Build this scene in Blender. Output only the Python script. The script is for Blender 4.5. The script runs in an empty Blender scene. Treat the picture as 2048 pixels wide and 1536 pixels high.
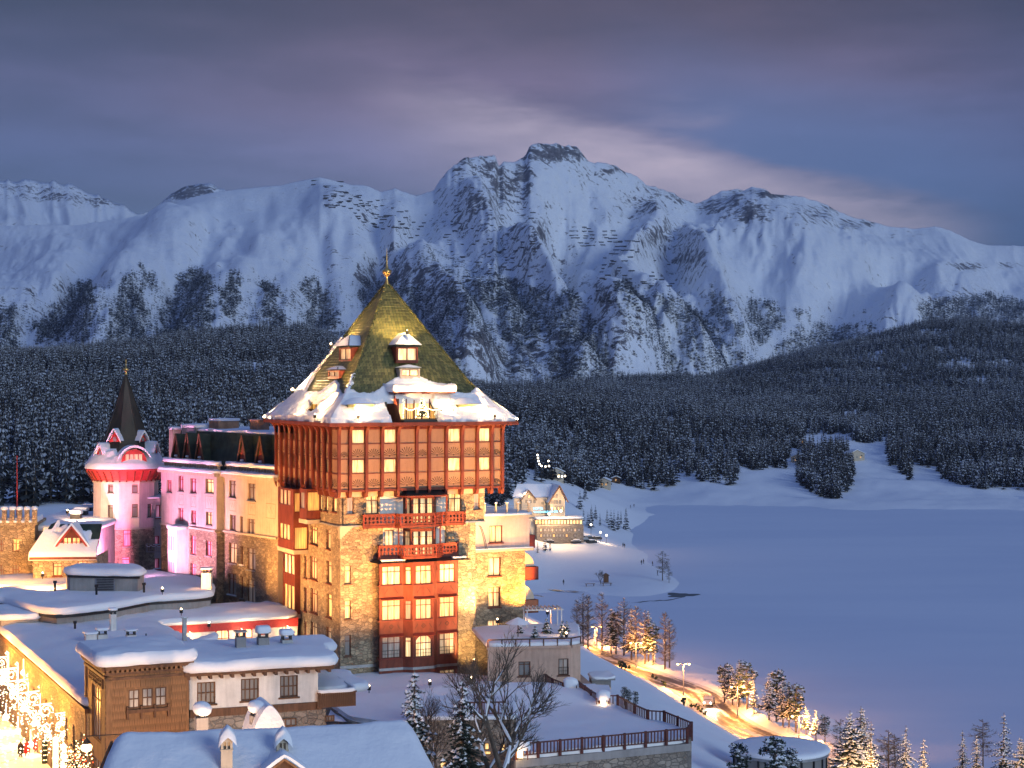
import bpy, math, random
import numpy as np
from mathutils import Vector, Matrix
S = bpy.context.scene
COL = S.collection
R = math.radians
F = 3413.3          # focal length in pixels of the 2048 px wide photograph
CZ = 64.0           # camera height above the lake (world z = 0)
rng = random.Random(7)
# camera
cam = bpy.data.cameras.new('camera')
camo = bpy.data.objects.new('camera', cam)
COL.objects.link(camo)
camo.location = (0, 0, CZ)
camo.rotation_euler = (R(90), 0, 0)
cam.lens = 60
cam.sensor_width = 36
cam.clip_start = 1
cam.clip_end = 30000
S.camera = camo
S.view_settings.view_transform = 'Standard'
S.view_settings.look = 'None'
S.view_settings.exposure = -0.12
S.view_settings.gamma = 1
S.view_settings.use_curve_mapping = False
S.render.engine = 'CYCLES'
S.cycles.use_denoising = True
S.cycles.max_bounces = 6
S.cycles.diffuse_bounces = 3
S.cycles.glossy_bounces = 2
S.cycles.transmission_bounces = 3
S.cycles.transparent_max_bounces = 6
S.cycles.sample_clamp_indirect = 4
S.cycles.caustics_reflective = False
S.cycles.caustics_refractive = False
# node helpers
class NT:
  def __init__(s, tree):
    s.t = tree
    s.t.nodes.clear()
  def n(s, typ, **kw):
    nd = s.t.nodes.new(typ)
    ins = kw.pop('ins', None)
    for k, v in kw.items():
      setattr(nd, k, v)
    if ins:
      for k, v in ins.items():
        if isinstance(v, tuple) and len(v) == 2 and hasattr(v[0], 'outputs'):
          s.t.links.new(v[0].outputs[v[1]], nd.inputs[k])
        elif hasattr(v, 'outputs'):
          s.t.links.new(v.outputs[0], nd.inputs[k])
        elif v is not None:
          nd.inputs[k].default_value = v
    return nd
  def math(s, op, a, b=None, c=None, clamp=False):
    ins = {0: a}
    if b is not None: ins[1] = b
    if c is not None: ins[2] = c
    return s.n('ShaderNodeMath', operation=op, use_clamp=clamp, ins=ins)
  def mix(s, fac, a, b, blend='MIX'):
    nd = s.t.nodes.new('ShaderNodeMix')
    nd.data_type = 'RGBA'
    nd.blend_type = blend
    for idx, v in ((0, fac), (6, a), (7, b)):
      if isinstance(v, tuple) and len(v) == 2 and hasattr(v[0], 'outputs'):
        s.t.links.new(v[0].outputs[v[1]], nd.inputs[idx])
      elif hasattr(v, 'outputs'):
        o = v.outputs[2] if v.bl_idname == 'ShaderNodeMix' else v.outputs[0]
        s.t.links.new(o, nd.inputs[idx])
      else:
        nd.inputs[idx].default_value = v
    return nd
  def ramp(s, fac, stops, interp='LINEAR'):
    nd = s.t.nodes.new('ShaderNodeValToRGB')
    cr = nd.color_ramp
    cr.interpolation = interp
    while len(cr.elements) < len(stops):
      cr.elements.new(0.5)
    for e, (p, c) in zip(cr.elements, stops):
      e.position = p
      e.color = c if len(c) == 4 else (*c, 1)
    if isinstance(fac, tuple):
      s.t.links.new(fac[0].outputs[fac[1]], nd.inputs[0])
    else:
      s.t.links.new(fac.outputs[0], nd.inputs[0])
    return nd
  def mrange(s, v, a, b, c=0.0, d=1.0, smooth=True):
    return s.n('ShaderNodeMapRange', interpolation_type='SMOOTHSTEP' if smooth else 'LINEAR',
         ins={0: v, 1: a, 2: b, 3: c, 4: d})
def c4(r, g, b): return (r, g, b, 1.0)
# world: dusk sky with streaky clouds
SUN_EL, SUN_AZ = R(15), R(140)      # sun lamp comes from behind the camera
w = bpy.data.worlds.new('World')
S.world = w
w.use_nodes = True
nt = NT(w.node_tree)
tc = nt.n('ShaderNodeTexCoord')
sep = nt.n('ShaderNodeSeparateXYZ', ins={0: (tc, 'Generated')})
yy = nt.math('MAXIMUM', (sep, 1), 0.08)
X = nt.math('DIVIDE', (sep, 0), yy)
Z = nt.math('DIVIDE', (sep, 2), yy)
front = nt.mrange((sep, 1), 0.05, 0.5)
sky = nt.n('ShaderNodeTexSky', sky_type='NISHITA', sun_disc=False, sun_elevation=R(3), sun_rotation=SUN_AZ + R(180),
     altitude=1800, air_density=1.0, dust_density=1.0, ozone_density=3.0)
skyb = nt.mix(1.0, sky, c4(0.03, 0.03, 0.03), 'MULTIPLY')
# streak noise
mp = nt.n('ShaderNodeMapping', ins={0: (tc, 'Generated'), 2: (0, 0, 0), 3: (1.6, 1.6, 9.0)})
nz = nt.n('ShaderNodeTexNoise', ins={0: mp, 'Scale': 1.9, 'Detail': 7.0, 'Roughness': 0.55, 'Distortion': 0.35})
mp2 = nt.n('ShaderNodeMapping', ins={0: (tc, 'Generated'), 3: (3.0, 3.0, 14.0)})
nz2 = nt.n('ShaderNodeTexNoise', ins={0: mp2, 'Scale': 3.2, 'Detail': 6.0, 'Roughness': 0.6})
zz = nt.math('ADD', (sep, 2), nt.math('MULTIPLY', nt.math('SUBTRACT', nz, 0.5), 0.05))
deck = nt.ramp(zz, [(0.0, (.060, .100, .235)), (0.085, (.095, .130, .275)), (0.135, (.185, .170, .320)),
          (0.17, (.185, .135, .225)), (0.215, (.092, .060, .082)), (0.34, (.080, .064, .105)),
          (0.6, (.105, .165, .39)), (1.0, (.105, .195, .49))])
# horizontal falloff: the centre is paler, both far sides are deeper blue
side = nt.mrange(nt.math('ABSOLUTE', nt.math('SUBTRACT', X, 0.03)), 0.03, 0.34, 1.12, 0.18)
sidec = nt.mix(side, c4(.36, .50, .70), c4(1.08, 1.03, 1.0))
sidem = nt.mix(front, c4(1, 1, 1), sidec)
deck2 = nt.mix(1.0, deck, sidem, 'MULTIPLY')
mod = nt.mrange(nz2, 0.3, 0.72, 0.86, 1.14)
modc = nt.n('ShaderNodeCombineColor', ins={0: mod, 1: mod, 2: mod})
deck3 = nt.mix(1.0, deck2, modc, 'MULTIPLY')
# blue gap of clear sky above the lens cloud at the right
edge = nt.math('ADD', nt.math('MULTIPLY', X, -0.235), 0.163)
wob = nt.math('MULTIPLY', nt.math('SUBTRACT', nz2, 0.5), 0.022)
wob2 = nt.math('MULTIPLY', nt.math('SUBTRACT', nz, 0.5), 0.03)
tt = nt.math('ADD', nt.math('SUBTRACT', edge, Z), nt.math('ADD', wob, wob2))
gap_v = nt.math('MULTIPLY', nt.mrange(tt, -0.002, -0.012), nt.mrange(tt, -0.085, -0.02))
gap_h = nt.math('MULTIPLY', nt.mrange(X, 0.02, 0.14), nt.mrange(X, 0.36, 0.22))
gap = nt.math('MULTIPLY', nt.math('MULTIPLY', gap_v, gap_h), nt.math('MULTIPLY', front, 0.62))
c_gap = nt.mix(gap, deck3, c4(.095, .155, .36))
# the pale lens cloud
up = nt.mrange(tt, -0.013, 0.011)
dn = nt.mrange(tt, 0.088, 0.006)
lh = nt.math('MULTIPLY', nt.mrange(X, -0.11, 0.04), nt.mrange(X, 0.30, 0.17))
lens = nt.math('MULTIPLY', nt.math('MULTIPLY', nt.math('MULTIPLY', up, dn), lh), nt.math('MULTIPLY', front, nt.mrange(nz2, 0.25, 0.7, 0.45, 0.95)))
c_lens = nt.mix(lens, c_gap, c4(.66, .53, .62))
# second small puff above
pd = nt.math('ADD', nt.math('POWER', nt.math('MULTIPLY', nt.math('SUBTRACT', X, 0.092), 24.0), 2.0),
      nt.math('POWER', nt.math('MULTIPLY', nt.math('SUBTRACT', Z, 0.158), 90.0), 2.0))
puff = nt.math('MULTIPLY', nt.math('MULTIPLY', nt.mrange(pd, 1.4, 0.0), front), nt.mrange(nz2, 0.35, 0.65, 0.0, 0.6))
c_puff = nt.mix(puff, c_lens, c4(.33, .27, .39))
tot = nt.mix(1.0, c_puff, skyb, 'ADD')
bg = nt.n('ShaderNodeBackground', ins={0: (tot, 2), 1: 1.0})
out = nt.n('ShaderNodeOutputWorld', ins={0: bg})
sl = bpy.data.lights.new('dusk_sun', 'SUN')
sl.energy = 1.6
sl.angle = R(24)
sl.color = (0.70, 0.87, 1.0)
so = bpy.data.objects.new('dusk_sun', sl)
COL.objects.link(so)
so.rotation_euler = (R(90) - SUN_EL, 0, R(180) - SUN_AZ)
so.location = (0, -50, 200)
# object helpers
def put(o, parent=None):
  COL.objects.link(o)
  if parent is not None:
    o.parent = parent
  return o
def tag(o, label=None, cat=None, group=None, kind=None):
  if label: o['label'] = label
  if cat: o['category'] = cat
  if group: o['group'] = group
  if kind: o['kind'] = kind
  return o
def thing(name, loc, rz=0.0, label=None, cat=None, group=None):
  o = bpy.data.objects.new(name, None)
  o.empty_display_size = 1
  put(o)
  o.location = loc
  o.rotation_euler = (0, 0, rz)
  return tag(o, label, cat, group)
class MB:
  """collects faces and links them as one mesh object"""
  def __init__(s):
    s.v = []; s.f = []; s.m = []
  def face(s, pts, m=0):
    i = len(s.v)
    s.v.extend([tuple(p) for p in pts])
    s.f.append(tuple(range(i, i + len(pts))))
    s.m.append(m)
  def mesh(s, pts, faces, m=0):
    i = len(s.v)
    s.v.extend([tuple(p) for p in pts])
    for f in faces:
      s.f.append(tuple(i + k for k in f)); s.m.append(m)
  def box(s, x0, x1, y0, y1, z0, z1, m=0):
    P = [(x0,y0,z0),(x1,y0,z0),(x1,y1,z0),(x0,y1,z0),(x0,y0,z1),(x1,y0,z1),(x1,y1,z1),(x0,y1,z1)]
    s.mesh(P, [(0,3,2,1),(4,5,6,7),(0,1,5,4),(1,2,6,5),(2,3,7,6),(3,0,4,7)], m)
  def bar(s, a, b, w, h=None, m=0, up=(0,0,1)):
    """rectangular bar from a to b"""
    h = h or w
    a = Vector(a); b = Vector(b)
    d = (b - a)
    if d.length < 1e-6: return
    d.normalize()
    u = Vector(up)
    sd = d.cross(u)
    if sd.length < 1e-4: sd = d.cross(Vector((1, 0, 0)))
    sd.normalize(); uu = sd.cross(d).normalized()
    P = []
    for q in (a, b):
      for sx, sz in ((-1,-1),(1,-1),(1,1),(-1,1)):
        P.append(q + sd * (sx*w/2) + uu * (sz*h/2))
    s.mesh(P, [(0,1,2,3),(7,6,5,4),(0,4,5,1),(1,5,6,2),(2,6,7,3),(3,7,4,0)], m)
  def tube(s, pts, rad, n=6, m=0, cap=True):
    pts = [Vector(p) for p in pts]
    rs = rad if isinstance(rad, (list, tuple)) else [rad]*len(pts)
    rings = []
    ref = Vector((0.31, 0.17, 0.93))
    for i, p in enumerate(pts):
      a = pts[max(i-1, 0)]; b = pts[min(i+1, len(pts)-1)]
      d = (b - a)
      d = d.normalized() if d.length > 1e-9 else Vector((0,0,1))
      sd = d.cross(ref)
      if sd.length < 1e-3: sd = d.cross(Vector((1,0,0)))
      sd.normalize(); uu = sd.cross(d)
      rings.append([p + (sd*math.cos(2*math.pi*k/n) + uu*math.sin(2*math.pi*k/n))*rs[i] for k in range(n)])
    V = [q for r in rings for q in r]
    Fc = []
    for i in range(len(pts)-1):
      for k in range(n):
        Fc.append((i*n+k, i*n+(k+1)%n, (i+1)*n+(k+1)%n, (i+1)*n+k))
    if cap:
      Fc.append(tuple(range(n-1, -1, -1)))
      Fc.append(tuple(range((len(pts)-1)*n, len(pts)*n)))
    s.mesh(V, Fc, m)
  def lathe(s, c, prof, n=16, m=0, a0=0.0, a1=2*math.pi):
    """prof: list of (r, z) from bottom to top round the vertical through c"""
    full = abs((a1-a0) - 2*math.pi) < 1e-6
    k = n if full else n+1
    V = []
    for r, z in prof:
      for i in range(k):
        a = a0 + (a1-a0)*i/n
        V.append((c[0]+r*math.cos(a), c[1]+r*math.sin(a), c[2]+z))
    Fc = []
    for j in range(len(prof)-1):
      for i in range(n):
        i2 = (i+1) % k
        Fc.append((j*k+i, j*k+i2, (j+1)*k+i2, (j+1)*k+i))
    s.mesh(V, Fc, m)
  def prism(s, poly, z0, z1, m=0, mtop=None):
    n = len(poly)
    s.face([(x, y, z1) for x, y in poly], m if mtop is None else mtop)
    s.face([(x, y, z0) for x, y in reversed(poly)], m)
    for i in range(n):
      a = poly[i]; b = poly[(i+1) % n]
      s.face([(a[0],a[1],z0),(b[0],b[1],z0),(b[0],b[1],z1),(a[0],a[1],z1)], m)
  def build(s, name, mats, parent=None, smooth=False, merge=False):
    me = bpy.data.meshes.new(name)
    me.from_pydata(s.v, [], s.f)
    if not isinstance(mats, (list, tuple)): mats = [mats]
    for mt in mats: me.materials.append(mt)
    if len(mats) > 1:
      me.polygons.foreach_set('material_index', s.m)
    if merge:
      import bmesh
      bm = bmesh.new(); bm.from_mesh(me)
      bmesh.ops.remove_doubles(bm, verts=bm.verts, dist=1e-4)
      bm.to_mesh(me); bm.free()
    if smooth:
      me.polygons.foreach_set('use_smooth', [True]*len(me.polygons))
    me.update()
    return put(bpy.data.objects.new(name, me), parent)
def copy_tree(o, parent=None, link=True):
  c = o.copy()
  COL.objects.link(c)
  c.parent = parent
  for ch in list(o.children):
    copy_tree(ch, c)
  return c
# noise in numpy
def _hash(ix, iy, seed):
  h = (ix.astype(np.int64)*374761393 + iy.astype(np.int64)*668265263 + seed*1442695041) & 0xffffffff
  h = ((h ^ (h >> 13)) * 1274126177) & 0xffffffff
  h = h ^ (h >> 16)
  return (h & 0xffff) / 65535.0
def vnoise(x, y, seed=0):
  x = np.asarray(x, float); y = np.asarray(y, float)
  ix = np.floor(x); iy = np.floor(y)
  fx = x-ix; fy = y-iy
  fx = fx*fx*fx*(fx*(fx*6-15)+10); fy = fy*fy*fy*(fy*(fy*6-15)+10)
  a = _hash(ix, iy, seed); b = _hash(ix+1, iy, seed); c = _hash(ix, iy+1, seed); d = _hash(ix+1, iy+1, seed)
  return (a*(1-fx)+b*fx)*(1-fy)+(c*(1-fx)+d*fx)*fy
def fbm(x, y, octv=5, seed=0, gain=0.5):
  s = 0; a = 1; t = 0
  for o in range(octv):
    s = s + a*vnoise(x*2**o+o*17.3, y*2**o+o*9.1, seed+o); t += a; a *= gain
  return s/t
def ridged(x, y, octv=5, seed=0, gain=0.5):
  s = 0; a = 1; t = 0
  for o in range(octv):
    n = 1-np.abs(2*vnoise(x*2**o+o*11.7, y*2**o+o*5.3, seed+o)-1)
    s = s + a*n*n; t += a; a *= gain
  return s/t
def sstep(a, b, x):
  t = np.clip((x-a)/(b-a), 0, 1)
  return t*t*(3-2*t)
def inpoly(px, py, poly):
  c = np.zeros(np.shape(px), bool)
  n = len(poly); j = n-1
  for i in range(n):
    xi, yi = poly[i]; xj, yj = poly[j]
    if yi != yj:
      t = ((yi > py) != (yj > py)) & (px < (xj-xi)*(py-yi)/(yj-yi)+xi)
      c ^= t
    j = i
  return c
# materials
MAT = {}
def mat_new(name):
  m = bpy.data.materials.new(name)
  m.use_nodes = True
  MAT[name] = m
  return m, NT(m.node_tree)
def finish(nt, col, rough=0.8, metal=0.0, bump=None, bump_d=0.02, bump_s=0.6, emis=None, emis_s=1.0, spec=0.3, alpha=None):
  b = nt.n('ShaderNodeBsdfPrincipled')
  def setin(k, v):
    if isinstance(v, tuple) and len(v) == 2 and hasattr(v[0], 'outputs'):
      nt.t.links.new(v[0].outputs[v[1]], b.inputs[k])
    elif hasattr(v, 'outputs'):
      nt.t.links.new(v.outputs[2] if v.bl_idname == 'ShaderNodeMix' else v.outputs[0], b.inputs[k])
    else:
      b.inputs[k].default_value = v
  setin('Base Color', col); setin('Roughness', rough); setin('Metallic', metal)
  b.inputs['Specular IOR Level'].default_value = spec
  if emis is not None:
    setin('Emission Color', emis); setin('Emission Strength', emis_s)
  if bump is not None:
    bp = nt.n('ShaderNodeBump', ins={'Strength': bump_s, 'Distance': bump_d, 'Height': bump})
    nt.t.links.new(bp.outputs[0], b.inputs['Normal'])
  nt.n('ShaderNodeOutputMaterial', ins={0: b})
  return b
def obj_noise(nt, scale, detail=4, rough=0.55, sc=(1,1,1), dist=0.0):
  tc = nt.n('ShaderNodeTexCoord')
  mp = nt.n('ShaderNodeMapping', ins={0: (tc, 'Object'), 3: sc})
  return nt.n('ShaderNodeTexNoise', ins={0: mp, 'Scale': scale, 'Detail': float(detail), 'Roughness': rough, 'Distortion': dist})
def simple(name, col, rough=0.7, metal=0.0, var=0.15, scale=3.0, sc=(1,1,1), bump_d=0.0, spec=0.3, fine=None):
  m, nt = mat_new(name)
  nz = obj_noise(nt, scale, 5, 0.6, sc)
  f = nt.mrange(nz, 0.3, 0.7, 1-var, 1+var)
  cc = nt.n('ShaderNodeCombineColor', ins={0: f, 1: f, 2: f})
  col2 = nt.mix(1.0, c4(*col), cc, 'MULTIPLY')
  finish(nt, col2, rough, metal, bump=nz if bump_d else None, bump_d=bump_d or 0.01, spec=spec)
  return m
m, nt = mat_new('snow')
nz = obj_noise(nt, 0.35, 6, 0.6)
nzf = obj_noise(nt, 3.0, 4, 0.6)
hh = nt.math('ADD', nt.math('MULTIPLY', nz, 1.0), nt.math('MULTIPLY', nzf, 0.12))
finish(nt, c4(.84, .86, .90), 0.75, bump=hh, bump_d=0.5, bump_s=0.45, spec=0.2)
m, nt = mat_new('snow_lumpy')
nz = obj_noise(nt, 1.3, 6, 0.65)
finish(nt, c4(.84, .86, .90), 0.75, bump=nz, bump_d=0.35, bump_s=0.8, spec=0.2)
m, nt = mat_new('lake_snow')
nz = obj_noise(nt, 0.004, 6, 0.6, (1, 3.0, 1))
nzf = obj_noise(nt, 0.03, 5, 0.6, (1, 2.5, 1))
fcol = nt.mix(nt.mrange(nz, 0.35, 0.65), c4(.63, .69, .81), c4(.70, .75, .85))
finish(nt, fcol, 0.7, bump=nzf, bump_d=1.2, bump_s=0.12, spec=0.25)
m, nt = mat_new('mountain_snow')
at = nt.n('ShaderNodeAttribute', attribute_name='rock')
tc = nt.n('ShaderNodeTexCoord')
mpm = nt.n('ShaderNodeMapping', ins={0: (tc, 'Object'), 2: (0, 0.3, 0.35), 3: (1.0, 1.0, 1.3)})
n1 = nt.n('ShaderNodeTexNoise', ins={0: mpm, 'Scale': 0.030, 'Detail': 9.0, 'Roughness': 0.72, 'Distortion': 0.6})
n2 = nt.n('ShaderNodeTexNoise', ins={0: mpm, 'Scale': 0.11, 'Detail': 5.0, 'Roughness': 0.7})
k = nt.math('ADD', nt.math('MULTIPLY', n1, 1.5), nt.math('MULTIPLY', n2, 0.7))
thr = nt.math('SUBTRACT', nt.math('ADD', (at, 'Fac'), k), 1.60)
msk = nt.mrange(thr, -0.02, 0.06)
rockc = nt.mix(nt.mrange(n2, .3, .7), c4(.035, .035, .045), c4(.24, .22, .23))
scol = nt.mix(nt.mrange(n1, 0.35, 0.65), c4(.80, .83, .90), c4(.88, .89, .92))
fcol = nt.mix(msk, scol, rockc)
finish(nt, fcol, 0.85, bump=nt.math('ADD', n1, nt.math('MULTIPLY', n2, 0.4)), bump_d=9.0, bump_s=0.5, spec=0.1)
m, nt = mat_new('forest_dark')
oi = nt.n('ShaderNodeObjectInfo')
rr_ = nt.mrange((oi, 'Random'), 0, 1, .45, 1.9, False)
cc = nt.n('ShaderNodeCombineColor', ins={0: rr_, 1: rr_, 2: rr_})
finish(nt, nt.mix(1.0, c4(.024, .029, .034), cc, 'MULTIPLY'), .9, spec=.1)
simple('forest_snowbit', (.46, .50, .58), 0.8, 0, 0.25, 0.8)
simple('bark', (.11, .085, .065), 0.9, 0, 0.3, 2.0)
simple('needles', (.030, .045, .030), 0.85, 0, 0.45, 1.5)
simple('fence_dark', (.05, .045, .045), 0.9)
# ground: one sheet from the town down to the lake and up to the wooded hills
def zy(py, d): return CZ-(py-768)/F*d
CP = []   # (px, depth, z)
def cp(px, py, d): CP.append((px, d, zy(py, d)))
def cz(px, d, z): CP.append((px, d, z))
# town plateau
for px in (-450, -150, 150, 450, 700):
  for d, z in ((60, 31), (140, 31), (200, 31), (300, 31.5), (440, 32)):
    cz(px, d, z)
for px in (700, 950): cz(px, 150, 32); cz(px, 220, 31)
cz(950, 80, 30); cz(1300, 70, 28); cz(1700, 60, 26); cz(2300, 60, 22)
# left forest
for a in [(-450,900,650),(-450,760,1000),(-450,715,1500),(0,900,650),(0,805,950),(0,724,1500),(60,720,1500),(250,708,1500),
     (250,900,650),(250,790,1000),(400,692,1550),(480,676,1600),(560,665,1650),(640,674,1650),(690,702,1650),(740,735,1650),
     (550,900,650),(550,780,1000),(850,760,1650),(1000,798,1700),(800,920,700),(800,850,1000),
     (1200,778,1900),(1330,766,2100),(1420,768,2200),(1500,746,2300),(1600,716,2350),(1700,700,2400),(1790,672,2400),
     (1850,658,2400),(1950,661,2400),(2048,670,2400),(2500,665,2400),
     (1100,1083,640),(1030,1060,640),(1160,1080,640),(1100,950,800),(1100,860,1100),(950,900,900),(950,1010,620),
     (1400,960,1000),(1500,945,1050),(1600,905,1180),(1750,900,1200),(1850,960,1050),(1950,985,980),(2048,988,970),(2400,985,980),
     (1700,860,1400),(1620,840,1500),(1400,850,1350),(1250,900,1100),(1250,965,980),(1900,850,1400),(2048,900,1200),(2400,890,1200),
     (1900,750,1900),(1700,765,1900),(1500,800,1800),(1300,820,1500),(2300,750,1900),(1200,1000,800),(1180,1040,720),
     (1100,1150,560),(1200,1135,590),(1280,1160,545),(1120,1100,630),(1200,1090,650),(1000,1150,540),
     (1200,1315,250),(1300,1368,235),(1400,1430,220),(1480,1480,205),(1350,1460,180),(1250,1380,200),(1450,1510,180),(1450,1536,165),
     (1180,1300,300),(1560,1536,195),(1650,1600,180),(1150,1380,185)]:
  cp(*a)
for px in (-450, 0, 300, 560): cz(px, 2600, 40)
for px in (800, 1200, 1500, 1850, 2400): cz(px, 3000, 20)
# far shore / west shore / near shore at z about 0
for px, y in [(1275,1012),(1400,1010),(1600,1010),(1800,1012),(2048,1015),(2500,1015),(1262,1060),(1285,1105),(1320,1140),(1345,1170),
       (1352,1181),(1305,1188),(1200,1187),(1060,1187),(950,1190),(1060,1275),(1150,1292),(1250,1310),(1350,1326),(1450,1347),(1560,1388),
       (1650,1440),(1740,1492),(1830,1540),(2048,1600),(2500,1690)]:
  cz(px, CZ*F/(y-768), 0.25)
for px, y in [(1350,1040),(1700,1040),(2048,1045),(2500,1045),(1400,1120),(1400,1180),(1375,1192),(1420,1200),(1700,1150),(2048,1200),(2500,1200),(1500,1220),(1200,1230),(1060,1225),(1400,1280),
       (1650,1330),(2048,1400),(2500,1450),(1850,1450),(1320,1080)]:
  cz(px, CZ*F/(y-768), -3.0)
ROAD = [(1060,1258),(1100,1270),(1150,1290),(1200,1312),(1260,1336),(1320,1358),(1365,1373),(1398,1388),(1415,1404),(1440,1430),(1480,1456),(1530,1478),(1600,1508),(1700,1548),(1850,1610)]
def rpt(px, py, z=4.0):
  d = (CZ-z)*F/(py-768)
  return ((px-1024)/F*d, d, z)
ROADW = [rpt(*p) for p in ROAD]
for px, py in ROAD[::2]:
  cz(px, (CZ-4)*F/(py-768), 4.0)
for px, py in [(1250,1322),(1350,1350),(1430,1372),(1500,1420),(1600,1470),(1720,1530)]:
  cz(px, (CZ-2.5)*F/(py-768), 2.6)
cz(1280, 300, 9); cz(1400, 280, 9); cz(1500, 255, 9)
cz(1750, 235, 6); cz(1900, 200, 6); cz(2100, 190, 5); cz(2400, 190, 4)
CP = np.array(CP)
def _uv(px, d): return np.asarray(px)/260.0, np.log(np.asarray(d))*5.2
def _ker(r2): return 0.5*r2*np.log(r2+1e-9)
def tps_fit(u, v, z, lam=0.02):
  n = len(u)
  r2 = (u[:,None]-u[None])**2+(v[:,None]-v[None])**2
  A = np.zeros((n+3, n+3)); A[:n,:n] = _ker(r2)+lam*np.eye(n)
  A[:n,n] = 1; A[:n,n+1] = u; A[:n,n+2] = v
  A[n,:n] = 1; A[n+1,:n] = u; A[n+2,:n] = v
  return np.linalg.solve(A, np.concatenate([z, [0,0,0]]))
_u, _v = _uv(CP[:,0], CP[:,1])
_w = tps_fit(_u, _v, CP[:,2])
def ground_pd(px, d):
  px = np.asarray(px, float); d = np.asarray(d, float)
  sh = px.shape
  u, v = _uv(px.ravel(), d.ravel())
  out = np.empty(len(u))
  for i in range(0, len(u), 20000):
    a = u[i:i+20000]; b = v[i:i+20000]
    r2 = (a[:,None]-_u[None])**2+(b[:,None]-_v[None])**2
    out[i:i+20000] = _ker(r2) @ _w[:len(_u)] + _w[-3]+_w[-2]*a+_w[-1]*b
  return out.reshape(sh)
def ground(x, y):
  y = np.maximum(np.asarray(y, float), 20)
  x = np.asarray(x, float)
  z = ground_pd(x/y*F+1024, y)
  return z + gnoise(x, y)
def gnoise(x, y):
  far = sstep(500, 1500, y)
  n = (fbm(x/60.0, y/60.0, 5, 3)-0.5)*(0.7+14*far) + (fbm(x/11.0, y/11.0, 3, 9)-0.5)*0.5
  return n
NC, NR = 470, 460
gp = np.linspace(-520, 2620, NC)
gd = np.exp(np.linspace(math.log(95), math.log(3000), NR))
GP, GD = np.meshgrid(gp, gd)
GX = (GP-1024)/F*GD
GZ = ground_pd(GP, GD)+gnoise(GX, GD)
# keep the terrain below the road it carries
def seg_dist(px, py, line):
  best = np.full(px.shape, 1e9); bz = np.zeros(px.shape)
  for a, b in zip(line[:-1], line[1:]):
    ax, ay = a[0], a[1]; dx, dy = b[0]-ax, b[1]-ay
    t = np.clip(((px-ax)*dx+(py-ay)*dy)/(dx*dx+dy*dy), 0, 1)
    q = np.hypot(px-ax-t*dx, py-ay-t*dy)
    k = q < best
    best = np.where(k, q, best); bz = np.where(k, a[2]+t*(b[2]-a[2]), bz)
  return best, bz
rd, rz_ = seg_dist(GX, GD, ROADW)
kk = 1-sstep(4.5, 11.0, rd)
bank = np.exp(-((rd-6.2)/1.3)**2)*(0.7+0.9*vnoise(GX/3.0, GD/3.0, 5))
GZ = np.where(GD < 1000, GZ*(1-kk)+(rz_-0.25)*kk+bank, GZ)
def grid_mesh(name, X, Y, Z, mats, attrs=None, smooth=True):
  nr, nc = X.shape
  me = bpy.data.meshes.new(name)
  co = np.stack([X, Y, Z], -1).reshape(-1, 3)
  idx = np.arange(nr*nc).reshape(nr, nc)
  q = np.stack([idx[:-1,:-1], idx[:-1,1:], idx[1:,1:], idx[1:,:-1]], -1).reshape(-1, 4)
  me.vertices.add(len(co)); me.vertices.foreach_set('co', co.ravel())
  me.loops.add(q.size); me.loops.foreach_set('vertex_index', q.ravel())
  me.polygons.add(len(q)); me.polygons.foreach_set('loop_start', np.arange(0, q.size, 4)); me.polygons.foreach_set('loop_total', np.full(len(q), 4))
  if smooth: me.polygons.foreach_set('use_smooth', np.ones(len(q), bool))
  for k, v in (attrs or {}).items():
    a = me.attributes.new(k, 'FLOAT', 'POINT'); a.data.foreach_set('value', v.ravel().astype(np.float32))
  for mt in mats: me.materials.append(mt)
  me.update(calc_edges=True)
  return put(bpy.data.objects.new(name, me))
g = grid_mesh('snowy_ground', GX, GD, GZ, [MAT['snow']])
tag(g, 'snow covered ground from the town down to the frozen lake and up the wooded hills', kind='structure')
def gz_at(x, y):
  """height of the ground mesh at a world point"""
  x = np.asarray(x, float); y = np.asarray(y, float)
  pc = (x/y*F+1024-gp[0])/(gp[1]-gp[0]); rc = (np.log(y)-math.log(95))/(math.log(3000)-math.log(95))*(NR-1)
  pc = np.clip(pc, 0, NC-1.001); rc = np.clip(rc, 0, NR-1.001)
  i = rc.astype(int); j = pc.astype(int); a = rc-i; b = pc-j
  return (GZ[i,j]*(1-b)+GZ[i,j+1]*b)*(1-a)+(GZ[i+1,j]*(1-b)+GZ[i+1,j+1]*b)*a
def ground_pix(px, py, dmin=100):
  """first ground point seen through photo pixel (px, py)"""
  j = int(round((px-gp[0])/(gp[1]-gp[0])))
  yimg = 768+(CZ-GZ[:,j])/gd*F
  for i in range(NR):
    if gd[i] > dmin and yimg[i] <= py:
      d = gd[i]; return Vector(((px-1024)/F*d, d, GZ[i,j]))
  return Vector(((px-1024)/F*2000, 2000, 60))
# the frozen lake
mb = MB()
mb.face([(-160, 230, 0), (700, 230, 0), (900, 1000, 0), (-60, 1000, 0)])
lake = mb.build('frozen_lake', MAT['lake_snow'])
tag(lake, 'frozen lake under an even sheet of blue snow', kind='structure')
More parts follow.
